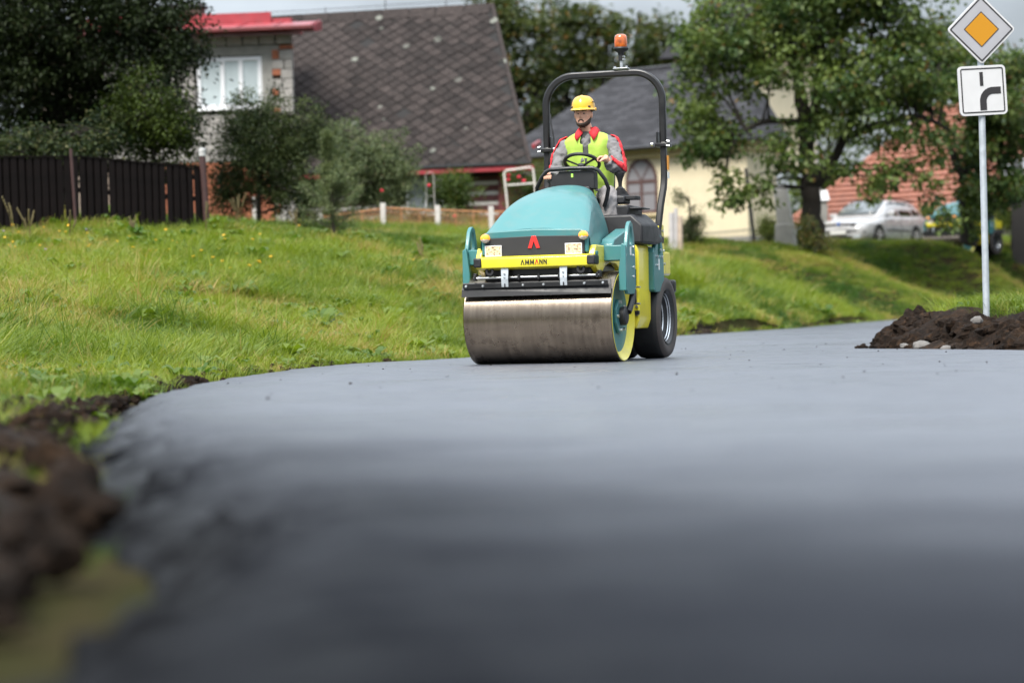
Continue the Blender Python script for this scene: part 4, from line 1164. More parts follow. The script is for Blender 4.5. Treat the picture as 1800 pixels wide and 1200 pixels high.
def ring_pts(cx, cy, z, wx, wy, n=28, e=2.3, wyb=None):
    out = []
    for k in range(n):
        a = 2 * math.pi * k / n
        s, c = math.sin(a), -math.cos(a)          # a = 0 faces -Y
        d = (abs(s) ** e + abs(c) ** e) ** (-1 / e)
        yy = wy if c < 0 else (wyb or wy)
        out.append((cx + wx * s * d, cy + yy * c * d, z))
    return out
TORSO = [(1.27, 0, 1.38, .175, .14), (1.36, 0, 1.375, .18, .14), (1.46, 0, 1.36, .172, .128), (1.57, 0, 1.34, .172, .124), (1.70, 0, 1.325, .182, .128), (1.83, 0, 1.31, .195, .13), (1.92, 0, 1.298, .205, .122), (1.975, 0, 1.29, .198, .108), (2.015, 0, 1.285, .16, .09), (2.045, 0, 1.28, .105, .076)]
HX, HYc, ZCH, HH = -.03, 1.215, 2.098, .242       # head centre, chin height, head height
def head_pt(h, a, off=0.0):
    w = np.interp(h, [0, .05, .12, .22, .35, .5, .65, .8, .9, .96, 1], [.018, .040, .052, .060, .067, .072, .075, .071, .054, .034, 0])
    df = np.interp(h, [0, .05, .12, .22, .35, .5, .58, .66, .8, .9, .96, 1], [.052, .078, .086, .085, .084, .082, .088, .089, .080, .056, .034, 0])
    db = np.interp(h, [0, .1, .22, .35, .5, .65, .8, .9, .96, 1], [.0, .02, .048, .082, .10, .106, .094, .066, .04, 0])
    s, c = math.sin(a), math.cos(a)
    e = 2.25
    d = (abs(s) ** e + abs(c) ** e) ** (-1 / e)
    x, y = w * s * d, -(df if c > 0 else db) * c * d
    g = lambda v, s_: math.exp(-(v / s_) ** 2)
    aa = a if a < math.pi else a - 2 * math.pi
    f = .0
    f += .026 * g(aa, .17) * g(h - .385, .055) + .015 * g(aa, .15) * g(h - .47, .07)
    f -= .009 * (g(aa - .42, .2) + g(aa + .42, .2)) * g(h - .505, .04)
    f += .005 * (g(aa - .4, .28) + g(aa + .4, .28)) * g(h - .585, .03)
    f += .005 * g(aa, .30) * (g(h - .235, .02) + g(h - .185, .022)) - .004 * g(aa, .3) * g(h - .21, .010)
    f += .006 * g(aa, .3) * g(h - .08, .05)
    f += .004 * (g(aa - .85, .25) + g(aa + .85, .25)) * g(h - .42, .07)
    l = math.hypot(x, y) or 1
    k = (l + f + off) / l
    return (HX + x * k, HYc + y * k, ZCH + h * HH + off * max(0, (h - .8) * 5))

def hand(mb, palm0, palm1, fingers, thumb):
    mb.tube([palm0, Vector(palm0).lerp(Vector(palm1), .5), palm1], [.026, .036, .034], 12)
    for f in fingers: mb.tube(f, [.0105, .010, .0095, .008], 8)
    mb.tube(thumb, [.014, .012, .009], 8)

def build_person():
    global person
    mb = MB()
    mb.loft([ring_pts(cx, cy, z, wx * .92, wy * .92) for (z, cx, cy, wx, wy) in TORSO[:-1]] + [ring_pts(-.005, 1.27, 2.05, .072, .068), ring_pts(-.015, 1.255, 2.08, .062, .062), ring_pts(-.02, 1.24, 2.11, .058, .06), ring_pts(-.025, 1.235, 2.14, .055, .058)])
    nh, na = 44, 56
    mb.loft([[head_pt(.004 + .99 * i / nh, 2 * math.pi * k / na) for k in range(na)] for i in range(nh + 1)])
    for s in (-1, 1):
        mb.ball((HX + s * .078, HYc + .012, ZCH + .475 * HH), .02, 10, 8, (.45, .8, 1.5))
    # arms and legs inside the clothes
    mb.tube([(.17, 1.29, 1.96), (.25, 1.24, 1.87), (.305, 1.13, 1.71), (.268, 1.03, 1.75), (.242, .98, 1.785)], [.055, .05, .042, .034, .026], 12)
    mb.tube([(-.17, 1.29, 1.96), (-.255, 1.26, 1.85), (-.305, 1.18, 1.68), (-.29, 1.02, 1.65), (-.275, .90, 1.648)], [.055, .05, .042, .034, .026], 12)
    for s in (-1, 1):
        mb.tube([(s * .10, 1.38, 1.36), (s * .18, 1.16, 1.45), (s * .24, 1.0, 1.475), (s * .245, .985, 1.28), (s * .24, 1.0, 1.10)], [.09, .075, .06, .055, .04], 12)
    hand(mb, (.243, .985, 1.785), (.225, .962, 1.80), [[(.222, y, 1.808), (.196, y - .006, 1.806), (.176, y - .008, 1.787), (.180, y - .006, 1.764)] for y in (.925, .945, .966, .986)], [(.235, .945, 1.79), (.215, .915, 1.778), (.197, .905, 1.762)])
    hand(mb, (-.275, .905, 1.648), (-.268, .85, 1.655), [[(-.29 + k * .02, .845, 1.662), (-.288 + k * .02, .812, 1.662), (-.285 + k * .02, .79, 1.642), (-.283 + k * .019, .79, 1.618)] for k in range(4)], [(-.245, .88, 1.655), (-.225, .845, 1.655), (-.22, .815, 1.64)])
    o = mb.build('person', SKIN, smooth=180)
    o.location, o.rotation_euler = RP + Vector((.03, -.009, 0)), (0, 0, -TH)
    r = o.modifiers.new('one skin', 'REMESH'); r.mode = 'VOXEL'; r.voxel_size = .0048; r.use_smooth_shade = True
    sm = o.modifiers.new('soften', 'SMOOTH'); sm.factor = .5; sm.iterations = 2
    tag(o, 'bearded driver in yellow helmet and lime vest sitting on the road roller', 'person')
    person = o
    # face details
    for s in (-1, 1):
        p = Vector(head_pt(.503, s * .42 if s > 0 else 2 * math.pi - .42, -.004))
        MB().ball(p, .0115, 10, 8).build('eye', EYEW, o, smooth=180)
        MB().ball(p + Vector((s * .0005, -.0068, 0)), .0068, 8, 6).build('iris', INK, o, smooth=180)
        bw = [head_pt(.585 + .012 * math.sin(t * 3.1), (s * (.16 + .5 * t)) % (2 * math.pi), .002) for t in (0, .25, .5, .75, 1)]
        MB().tube(bw, [.004, .0055, .005, .004, .002], 6).build('eyebrow', HAIRM, o, smooth=180)
    MB().tube([head_pt(.205, a % (2 * math.pi), .002) for a in (-.30, -.15, 0, .15, .30)], [.001, .003, .004, .003, .001], 6).build('mouth', LIP, o, smooth=180)
    # beard and moustache: a shell over the jaw
    bd = MB(); rows = []
    na = 40
    for i in range(15):
        row = []
        for k in range(na + 1):
            a = -1.75 + 3.5 * k / na
            u = abs(a) / 1.75
            lo, hi = -.02, .155 + .29 * max(0, (u - .28) / .72) ** 1.15
            h = lo + (hi - lo) * i / 14
            off = .010 * math.sin(math.pi * min(1, i / 14 * .92 + .1)) ** .6 * (1 - .55 * u) + .0015
            q = head_pt(max(h, .012), a % (2 * math.pi), off)
            row.append((q[0], q[1], q[2] - (.008 if i == 0 else 0)))
        rows.append(row)
    bd.loft(rows, closed=False)
    b = bd.build('beard', HAIRM, o, smooth=180)
    MB().tube([head_pt(hh, a % (2 * math.pi), .003) for a, hh in ((-.40, .19), (-.32, .24), (-.18, .262), (0, .268), (.18, .262), (.32, .24), (.40, .19))], [.005, .0055, .006, .005, .006, .0055, .005], 6).build('moustache', HAIRM, o, smooth=180)
    hr = MB(); rows = []
    for i in range(8):
        row = []
        for k in range(33):
            a = 1.22 + (2 * math.pi - 2.44) * k / 32
            back = .5 - .5 * math.cos(a)
            h = (.60 - .22 * max(0, back - .35)) + (.86 - .60) * i / 7
            row.append(head_pt(h, a, .007))
        rows.append(row)
    hr.loft(rows, closed=False); hr.build('hair', HAIRM, o, smooth=180)
    # helmet: shell with ridge, rim and peak
    hz = ZCH + .70 * HH
    hm_ = MB(); rows = []
    for i in range(13):
        t = i / 12
        zz = hz + .118 * math.sin(t * math.pi / 2)
        k_ = math.cos(t * math.pi / 2) ** .62 if i < 12 else .02
        row = []
        for k in range(48):
            a = 2 * math.pi * k / 48
            s, c = math.sin(a), math.cos(a)
            rg = .006 * math.exp(-(s / .22) ** 2) * (t > .15)
            row.append((HX + .107 * k_ * s, HYc + .008 - (.128 if c > 0 else .130) * k_ * c, zz + rg))
        rows.append(row)
    rim = []
    for (f, dz) in ((1.04, -.004), (1.075, -.012), (1.03, -.014)):
        row = []
        for k in range(48):
            a = 2 * math.pi * k / 48
            s, c = math.sin(a), math.cos(a)
            pk = max(0, c) ** 2.2
            row.append((HX + .107 * (f + .02 * pk) * s, HYc + .008 - .129 * (f + (.30 if f > 1.035 else .0) * pk) * c, hz + dz - .010 * pk))
        rim.append(row)
    hm_.loft([rim[2], rim[1], rim[0]] + rows, caps=False)
    he = hm_.build('helmet', HELM, o, smooth=60)
    MB().box((HX + .104, HYc - .03, hz + .055), (.006, .05, .008)).build('helmet_vent', BLK, he)
    MB().ball((HX + .108, HYc + .03, hz - .004), .02, 10, 6, (.5, 1, .8)).build('ear_slot', HELM, he, smooth=60)
    MB().tube([(HX + x, HYc - .105 + abs(x) * .35, hz + .012) for x in (-.09, -.05, 0, .05, .09)], .009, 6).build('brow_band', HAIRM, he)
    # jacket: one surface with sleeves
    J = MB()
    J.loft([ring_pts(cx, cy, z, wx * 1.06, wy * 1.08) for (z, cx, cy, wx, wy) in TORSO] + [ring_pts(-.005, 1.275, 2.06, .084, .078)])
    SL = [(.165, 1.29, 1.955), (.212, 1.28, 1.945), (.258, 1.235, 1.87), (.288, 1.19, 1.79), (.312, 1.135, 1.70), (.293, 1.07, 1.718), (.268, 1.025, 1.75), (.25, .992, 1.775)]
    SRr = [(-.165, 1.29, 1.955), (-.212, 1.285, 1.945), (-.262, 1.255, 1.86), (-.275, 1.22, 1.77), (-.29, 1.17, 1.665), (-.29, 1.08, 1.65), (-.285, 1.0, 1.648), (-.28, .93, 1.648)]
    RS = [.068, .072, .069, .066, .066, .06, .053, .046]
    J.tube(SL, RS, 16); J.tube(SRr, RS, 16)
    jo = J.build('jacket', GREYC, o, smooth=180)
    r = jo.modifiers.new('one cloth', 'REMESH'); r.mode = 'VOXEL'; r.voxel_size = .010; r.use_smooth_shade = True
    sm = jo.modifiers.new('soften', 'SMOOTH'); sm.factor = .5; sm.iterations = 3
    tx = bpy.data.textures.new('cloth folds', 'CLOUDS'); tx.noise_scale = .055; tx.noise_depth = 2
    dp = jo.modifiers.new('folds', 'DISPLACE'); dp.texture = tx; dp.strength = .055; dp.mid_level = .5
    # red stripes along the outside of the sleeves
    for path, s in ((SL, 1), (SRr, -1)):
        pts = catmull(path, 5); rad = np.interp(np.linspace(0, 7, len(pts)), range(8), RS)
        rows = []
        for i, p in enumerate(pts):
            t = (pts[min(i + 1, len(pts) - 1)] - pts[max(i - 1, 0)]).normalized()
            outw = Vector((s, .12, .35)); outw = (outw - t * outw.dot(t)).normalized()
            sd_ = t.cross(outw)
            row = []
            for a in (-1.0, -.6, -.2, .2, .6, 1.0):
                row.append(p + (outw * math.cos(a * .62) + sd_ * math.sin(a * .62)) * (rad[i] + .004))
            rows.append(row)
        mb2 = MB(); mb2.loft(rows[3:], closed=False)
        so = mb2.build('sleeve_stripe', REDC, jo, smooth=180)
        sv = so.modifiers.new('thick', 'SOLIDIFY'); sv.thickness = .008; sv.offset = 0
        sub = so.modifiers.new('sub', 'SUBSURF'); sub.levels = sub.render_levels = 1
        dp = so.modifiers.new('folds', 'DISPLACE'); dp.texture = tx; dp.strength = .035; dp.mid_level = .45
    # shirt and collar
    MB().add([(-.06, 1.19, 2.06), (.05, 1.19, 2.06), (.0, 1.15, 1.74)], [(0, 2, 1)]).build('shirt', DGREY, o)
    for s in (-1, 1):
        c_ = MB()
        c_.loft([[(s * .082, 1.29, 2.10), (s * .075, 1.225, 2.105), (s * .055, 1.19, 2.085), (s * .028, 1.175, 2.05)],
                 [(s * .110, 1.285, 2.065), (s * .112, 1.205, 2.045), (s * .102, 1.155, 2.01), (s * .078, 1.138, 1.975)]], closed=False)
        co = c_.build('collar', REDC, o, smooth=180)
        sv = co.modifiers.new('thick', 'SOLIDIFY'); sv.thickness = .008
    MB().lathe([(.075, 0), (.08, .045)], 20, 'z', (-.005, 1.28, 2.055)).build('collar_stand', REDC, o)
    # vest: torso shell with arm holes and V neck
    V = []
    tz = [q[0] for q in TORSO]
    n_ = 60
    zs = list(np.linspace(1.28, 2.045, 42))
    def tor(z):
        return [float(np.interp(z, tz, [q[i] for q in TORSO])) for i in (1, 2, 3, 4)]
    rows = []
    for z in zs:
        cx, cy, wx, wy = tor(z)
        fold = .006 * math.sin(z * 31)
        row = ring_pts(cx, cy, z + .012, wx * 1.17, wy * 1.22, n_, 2.2)
        rows.append([(p[0] + .004 * mnoise.noise(Vector(p) * 14), p[1] + .020 * mnoise.noise(Vector((p[0] * 16, p[1] * 9, p[2] * 7))), p[2]) for p in row])
    vm = MB()
    vm.v = [p for r_ in rows for p in r_]
    for i in range(len(zs) - 1):
        for k in range(n_):
            a = 2 * math.pi * (k + .5) / n_
            z = (zs[i] + zs[i + 1]) / 2
            s, c = math.sin(a), math.cos(a)
            x = sum(rows[i][q % n_][0] for q in (k, k + 1)) / 2
            if z > 1.74 and abs(s) > .90 + max(0, (1.84 - z)) * 1.2 and z < 1.955: continue
            if c > 0 and abs(x) < (z - 1.78) * .24: continue
            if abs(x) < .078 and z > 2.0: continue
            vm.f.append((i * n_ + k, i * n_ + (k + 1) % n_, (i + 1) * n_ + (k + 1) % n_, (i + 1) * n_ + k))
    ve = vm.build('vest', HIVIS, o, smooth=180)
    sv = ve.modifiers.new('thick', 'SOLIDIFY'); sv.thickness = .006
    sub = ve.modifiers.new('sub', 'SUBSURF'); sub.levels = sub.render_levels = 1
    MB().tube([(0, 1.165, 1.73), (0, 1.166, 1.62), (.002, 1.175, 1.5), (0, 1.19, 1.38)], .003, 6).build('zip', DGREY, ve)
    # trousers and boots
    T = MB()
    T.loft([ring_pts(0, 1.385, 1.25, .18, .15), ring_pts(0, 1.38, 1.34, .19, .155), ring_pts(0, 1.37, 1.42, .18, .14)])
    for s in (-1, 1):
        T.tube([(s * .10, 1.38, 1.36), (s * .18, 1.16, 1.45), (s * .24, 1.0, 1.48), (s * .252, .965, 1.43), (s * .255, .96, 1.28), (s * .25, .985, 1.10)], [.11, .096, .085, .082, .076, .07], 16)
    to = T.build('trousers', TROU, o, smooth=180)
    r = to.modifiers.new('one cloth', 'REMESH'); r.mode = 'VOXEL'; r.voxel_size = .012; r.use_smooth_shade = True
    sm = to.modifiers.new('soften', 'SMOOTH'); sm.factor = .5; sm.iterations = 3
    dp = to.modifiers.new('folds', 'DISPLACE'); dp.texture = tx; dp.strength = .03; dp.mid_level = .5
    for s in (-1, 1):
        MB().loft([[(s * .245 + .045 * math.cos(a), .98 + yo + ly * math.sin(a), z) for a in [k * math.pi / 8 for k in range(16)]] for (yo, ly, z) in ((-.06, .145, 1.022), (-.06, .145, 1.06), (-.02, .09, 1.11), (0, .055, 1.17))]).build('boot', BOOT, o, smooth=60)
build_person()
# ------------------------------------------------------------------ sign post
GALV = mat('galvanised pole', (.42, .46, .50), .5, metal=.35, var=.1, vscale=18, bump=.08, bscale=80)
WHT = mat('white sign sheeting', (.54, .54, .55), .38, var=.03)
SGREY = mat('grey-white sign sheeting', (.33, .33, .355), .38, var=.04)
SYEL = mat('sign yellow', (.46, .205, .005), .4)
SBLK = mat('sign black', (.022, .02, .022), .5)
SBACK = mat('sign back', (.3, .32, .34), .5, metal=.4)

def rrect(w, h, r, n=5):
    p = []
    for (sx, sz, a0) in ((1, 1, 0), (-1, 1, 90), (-1, -1, 180), (1, -1, 270)):
        for k in range(n + 1):
            a = R(a0 + 90 * k / n)
            p.append((sx * (w / 2 - r) + r * math.cos(a), sz * (h / 2 - r) + r * math.sin(a)))
    return p
def build_sign():
    b = W(1734, 545, 24.5)
    t = empty('sign_post', (b.x, b.y, gz(b.x, b.y)), R(3))
    tag(t, 'grey pole carrying a yellow diamond priority sign above a white road layout plate', 'road sign')
    zb = t.location.z
    z1 = W(1725, 160, 24.5).z - zb
    z2 = W(1727, 53, 24.5).z - zb
    MB().cyl((0, .0, -.3), (-.0, .0, z2 + .25), .034, 20).build('pole', GALV, t, smooth=60)
    rot = lambda ps, a: [(p[0] * math.cos(a) - p[1] * math.sin(a), p[0] * math.sin(a) + p[1] * math.cos(a)) for p in ps]
    # lower plate (turned a little on the pole)
    pl = empty('layout_plate', (0, -.042, z1)); pl.parent = t; pl.rotation_euler = (0, R(-2.4), R(6))
    def sheet(name, poly, y0, y1, m_, par): return MB().prism(poly, 'y', y0, y1).build(name, m_, par, smooth=0)
    o = sheet('plate', rrect(.5, .5, .045), -.012, .012, WHT, pl)
    sheet('plate_back', rrect(.49, .49, .04), .0125, .018, SBACK, pl)
    MB().ring_prism(rrect(.452, .452, .022), rrect(.426, .426, .01), 'y', -.0145, -.0125).build('border', SBLK, pl, smooth=0)
    MB().bb((-.026, -.0150, .045), (.010, -.0127, .185)).build('thin_bar', SBLK, pl, smooth=0)
    arc = []
    cxx, czz, r0, r1 = .105, -.112, .072, .142
    for k in range(13):
        a = R(180 - 90 * k / 12); arc.append((cxx + r1 * math.cos(a), czz + r1 * math.sin(a)))
    arc += [(.19, czz + r1), (.19, czz + r0)]
    for k in range(13):
        a = R(90 + 90 * k / 12); arc.append((cxx + r0 * math.cos(a), czz + r0 * math.sin(a)))
    arc += [(cxx - r0, -.20), (cxx - r1, -.20)]
    sheet('thick_bar', arc, -.0152, -.0128, SBLK, pl)
    # diamond
    dm = empty('priority_diamond', (0, -.042, z2)); dm.parent = t; dm.rotation_euler = (0, 0, R(2))
    q = R(45)
    sheet('plate', rot(rrect(.50, .50, .035), q), -.012, .012, WHT, dm)
    sheet('plate_back', rot(rrect(.495, .495, .03), q), .0125, .018, SBACK, dm)
    sheet('grey_field', rot(rrect(.465, .465, .012), q), -.0140, -.0126, SGREY, dm)
    MB().ring_prism(rot(rrect(.465, .465, .012), q), rot(rrect(.437, .437, .005), q), 'y', -.0165, -.0142).build('border', SBLK, dm, smooth=0)
    MB().ring_prism(rot(rrect(.258, .258, .008), q), rot(rrect(.240, .240, .004), q), 'y', -.0165, -.0142).build('inner_border', SBLK, dm, smooth=0)
    sheet('yellow_field', rot(rrect(.240, .240, .004), q), -.0163, -.0142, SYEL, dm)
    for z in (z1 - .12, z1 + .12, z2 - .12, z2 + .1):
        MB().bb((-.045, -.026, z - .015), (.045, .04, z + .015)).build('clamp', SBACK, t, bevel=.005)
build_sign()
# ------------------------------------------------------------------ buildings
BLOCK = mat('grey cinder block', (.28, .265, .25), .95, var=.18, vscale=5, bump=.5, bscale=30)
BRICK = mat('orange brick', (.34, .12, .065), .9, var=.3, vscale=7, bump=.4, bscale=40)
MORT = mat('pale mortar', (.24, .19, .155), .95, var=.2, vscale=6, bump=.5, bscale=25)
CONC = mat('rough concrete', (.24, .235, .22), .95, var=.18, vscale=4, bump=.4, bscale=20)
REDM = mat('red painted sheet metal', (.30, .035, .045), .38, coat=.15, var=.18, vscale=2.5, dirt=(.12, .05, .05), dirt_amt=.5)
REDD = mat('dark red painted timber', (.13, .022, .024), .6, var=.2, vscale=5)
PVC = mat('white window frame', (.68, .69, .72), .4)
PVCS = mat('white sill', (.75, .76, .78), .45)
DARK = mat('dark interior', (.02, .02, .022), .8)
CURT = mat('pale window blind', (.55, .60, .62), .8, var=.1, vscale=3)
LOGM = mat('dark red log', (.075, .022, .022), .8, var=.25, vscale=5)
CHINK = mat('whitewashed chinking', (.50, .47, .44), .95, var=.12, vscale=6)
CREAM = mat('cream render', (.66, .58, .41), .95, var=.05, vscale=1.2, bump=.1, bscale=20, dirt=(.45, .38, .25), dirt_amt=.4, dirt_scale=.7)
CORN = mat('cornice render', (.62, .52, .32), .95, var=.06)
BRWN = mat('brown window timber', (.09, .05, .045), .6, var=.15)
GUTT = mat('dark gutter', (.03, .03, .034), .5)
def glass_mat(name, col):
    mt = mat(name, col, .12, coat=.4); return mt
PANE = glass_mat('window pane', (.16, .18, .2))
PANEC = glass_mat('pale chapel pane', (.22, .215, .23))

def shingle_mat():
    mt, N, L, B = new_mat('weathered fibre slate')
    oi = N.new('ShaderNodeObjectInfo'); t = N.new('ShaderNodeTexCoord'); ge = N.new('ShaderNodeNewGeometry')
    n = N.new('ShaderNodeTexNoise'); n.inputs['Scale'].default_value = 9; n.inputs['Detail'].default_value = 8; n.inputs['Roughness'].default_value = .7
    L.new(ge.outputs['Position'], n.inputs['Vector'])
    c = N.new('ShaderNodeValToRGB'); e = c.color_ramp.elements
    e[0].position = .3; e[0].color = (.013, .010, .0095, 1); e[1].position = .75; e[1].color = (.054, .043, .040, 1)
    L.new(n.outputs[0], c.inputs[0])
    v = N.new('ShaderNodeTexNoise'); v.inputs['Scale'].default_value = .45; v.inputs['Detail'].default_value = 3
    L.new(ge.outputs['Position'], v.inputs['Vector'])
    mr = N.new('ShaderNodeMapRange'); mr.inputs[3].default_value = .55; mr.inputs[4].default_value = 1.35
    ad = N.new('ShaderNodeMath'); ad.operation = 'ADD'; L.new(v.outputs[0], ad.inputs[0])
    rr = N.new('ShaderNodeMath'); rr.operation = 'MULTIPLY_ADD'; rr.inputs[1].default_value = .9; rr.inputs[2].default_value = -.45
    L.new(oi.outputs['Random'], rr.inputs[0]); L.new(rr.outputs[0], ad.inputs[1]); L.new(ad.outputs[0], mr.inputs[0])
    sc_ = N.new('ShaderNodeVectorMath'); sc_.operation = 'SCALE'; L.new(c.outputs[0], sc_.inputs[0]); L.new(mr.outputs[0], sc_.inputs['Scale'])
    # lichen
    vo = N.new('ShaderNodeTexVoronoi'); vo.inputs['Scale'].default_value = 1.15; L.new(ge.outputs['Position'], vo.inputs['Vector'])
    lt = N.new('ShaderNodeMapRange'); lt.inputs[1].default_value = .10; lt.inputs[2].default_value = .14; lt.inputs[3].default_value = .75; lt.inputs[4].default_value = 0
    L.new(vo.outputs['Distance'], lt.inputs[0])
    x = N.new('ShaderNodeMix'); x.data_type = 'RGBA'; x.inputs[7].default_value = (.22, .23, .20, 1)
    vm = N.new('ShaderNodeMath'); vm.operation = 'MULTIPLY'; vn = N.new('ShaderNodeMapRange'); vn.inputs[1].default_value = .36; vn.inputs[2].default_value = .5; L.new(v.outputs[0], vn.inputs[0]); L.new(vn.outputs[0], vm.inputs[0]); L.new(lt.outputs[0], vm.inputs[1])
    L.new(vm.outputs[0], x.inputs[0]); L.new(sc_.outputs[0], x.inputs[6])
    L.new(x.outputs[2], B.inputs['Base Color']); B.inputs['Roughness'].default_value = .85; B.inputs['Specular IOR Level'].default_value = .2
    return mt
SHING = shingle_mat()
UNDER = mat('tarred roof underlay', (.012, .011, .011), .9)

def frame_at(p, th):
    """local frame: X along the wall to the right, Y away from the camera"""
    return Matrix.Translation(p) @ Matrix.Rotation(-th, 4, 'Z')

# --- cottage with diamond slates
E = W(930, 286, 60.0)                                    # right end of the eave
cot = empty('cottage', (E.x, E.y, gz(E.x, E.y + 1)), R(-14))
tag(cot, 'low log cottage under a steep roof of dark diamond slates', 'house')
EZ = E.z - cot.location.z
PITCHR = R(47)
RISE, LEN = 4.55, 12.5
run = RISE / math.tan(PITCHR)
SLOPE = RISE / math.sin(PITCHR)
HIP = 1.95                                               # hip leans in by this much up to the ridge
def roof_pt(u, v, off=0.0):
    """u metres left of the right eave end, v metres up the slope"""
    return Vector((-u, v * math.cos(PITCHR) - off * math.sin(PITCHR), EZ + v * math.sin(PITCHR) + off * math.cos(PITCHR)))
base = MB()
A, Bp, C, D = roof_pt(0, 0), roof_pt(LEN, 0), roof_pt(LEN, SLOPE), roof_pt(HIP, SLOPE)
back = Vector((0, 2 * run, 0))
A2, B2 = A + back + Vector((-2 * HIP - .3, 0, 0)), Bp + back
base.add([A, Bp, C, D, A2, B2], [(0, 3, 2, 1), (4, 5, 2, 3), (0, 4, 3), (1, 2, 5), (0, 1, 5, 4)])
roof = base.build('roof', UNDER, cot, smooth=0)
TW, TH_ = .44, .385
tile = MB()
tile.add([(-TW * .462, 0, .008), (0, -TH_ * .462, .016), (TW * .462, 0, .008), (0, TH_ * .462, .0)], [(0, 1, 2, 3)])
tile.add([(-TW * .462, 0, -.006), (0, -TH_ * .462, .002), (TW * .462, 0, -.006), (0, TH_ * .462, -.014)], [(3, 2, 1, 0)])
tile.f += [(0, 4, 5, 1), (1, 5, 6, 2), (2, 6, 7, 3), (3, 7, 4, 0)]
tme = tile.mesh('slate'); tme.materials.append(SHING)
rotx = Matrix.Rotation(PITCHR, 4, 'X')
cand = []
row = 0; v = .12
while v < SLOPE - .08:
    u = .1 + (TW / 2 if row % 2 else 0)
    while u < LEN:
        if u > HIP * v / SLOPE + .1 and v < SLOPE - .3: cand.append((u, v))
        u += TW
    row += 1; v += TH_ / 2
# visible ones right of the block annex first
def vis(q):
    w = cot.location + Matrix.Rotation(R(-14), 3, 'Z') @ roof_pt(*q)
    px = 900 + w.x / w.y * FPX
    return px
far = sorted([q for q in cand if vis(q) > 505], key=lambda q: -vis(q))
rndt = random.Random(8)
main_t, rest_t = far[:300], far[300:] + [q for q in cand if vis(q) <= 505]
for q in main_t:
    o = obj_from('slate', tme, None, roof)
    p = roof_pt(q[0] + rndt.gauss(0, .006), q[1] + rndt.gauss(0, .006), .012 + rndt.uniform(0, .006))
    slip = rndt.random() < .05
    if rndt.random() < .012: bpy.data.objects.remove(o); continue
    if slip: p = p + (rotx @ Vector((rndt.gauss(0, .015), -rndt.uniform(.01, .05), .006)))
    o.matrix_local = Matrix.Translation(p) @ rotx @ Matrix.Rotation(rndt.gauss(0, .09 if slip else .02), 4, 'Z') @ Matrix.Rotation(rndt.gauss(0, .012), 4, 'Y')
rm = MB()
for q in rest_t:
    M_ = Matrix.Translation(roof_pt(q[0], q[1], .012 + rndt.uniform(0, .006))) @ rotx @ Matrix.Rotation(rndt.gauss(0, .025), 4, 'Z')
    rm.add([M_ @ Vector(p) for p in tile.v], tile.f)
tag(rm.build('slates', SHING, roof, smooth=0, recalc=False), kind='stuff')
# ridge boards, verge strip, eave strip
for k in range(14):
    u0, u1 = HIP + k * (LEN - HIP) / 14, HIP + (k + 1) * (LEN - HIP) / 14 - .02
    m0, m1 = roof_pt(u0, SLOPE - .36, .03), roof_pt(u1, SLOPE - .36, .03)
    t0, t1 = roof_pt(u0, SLOPE + .02, .035), roof_pt(u1, SLOPE + .02, .035)
    MB().add([m0, m1, t1, t0] + [p + Vector((0, .02, -.02)) for p in (m0, m1, t1, t0)], [(0, 1, 2, 3), (7, 6, 5, 4), (0, 4, 5, 1), (1, 5, 6, 2), (2, 6, 7, 3), (3, 7, 4, 0)]).build('ridge_slate', SHING, roof, smooth=0)
MB().tube([roof_pt(-.03, -.02, .03), roof_pt(HIP - .03, SLOPE, .03)], .03, flat=(.10, .04)).build('hip_strip', SHING, roof)
MB().tube([roof_pt(-.05, .0, .01), roof_pt(LEN, .0, .01)], .03, flat=(.10, .06)).build('eave_strip', GUTT, roof)
ev = MB(); ev.tube([roof_pt(-.12, -.06, -.12), roof_pt(LEN, -.06, -.12)], .05, flat=(.10, .13)); ev.build('gutter', REDM, cot, bevel=.02)
MB().tube([A + Vector((.06, .25, .42)), A + Vector((-.1, 1.6, .62))], .05, flat=(.08, .1)).build('side_gutter', REDM, cot)
# lightning conductor on the ridge
lc = roof_pt(2.2, SLOPE); ld = roof_pt(LEN - .5, SLOPE)
lw = MB(); lw.tube([lc + Vector((0, 0, .16)), (lc + ld) / 2 + Vector((0, 0, .13)), ld + Vector((0, 0, .17))], .010, 5); lwo = lw.build('lightning_wire', GUTT, cot)
for u in (3.2, 4.9, 6.6, 8.3): MB().cyl(roof_pt(u, SLOPE), roof_pt(u, SLOPE) + Vector((0, 0, .18 if u != 4.9 else .42)), .013, 6).build('wire_stand', GUTT, lwo)
# log wall, chinking, corner board, window
wy = .62
logs = MB().bb((-LEN + .4, wy + .06, -.4), (-.55, 2 * run - .5, EZ - .02)).build('wall', DARK, cot)
z = 0.05; k = 0
while z < EZ - .1:
    MB().tube([(-LEN + .4, wy + .04, z + .1), (-.95, wy + .04, z + .1)], .06, flat=(.09, .155)).build('log', LOGM, cot, bevel=.02)
    if z + .155 < EZ - .25: MB().bb((-LEN + .4, wy + .02, z + .18), (-.95, wy + .06, z + .272)).build('chinking', CHINK, cot)
    z += .255
MB().bb((-.95, wy - .06, -.3), (-.50, wy + .06, EZ - .02)).build('corner_board', REDD, cot, bevel=.01)
MB().bb((-.50, wy - .03, -.3), (-.44, 2 * run - .5, EZ - .02)).build('corner_board', REDD, cot)
wf = MB().bb((-3.35, wy - .06, .55), (-2.35, wy + .01, 1.7)).build('window', PVC, cot)
for a in (-3.27, -2.82): MB().bb((a, wy - .066, .63), (a + .39, wy - .05, 1.62)).build('pane', PANE, wf)

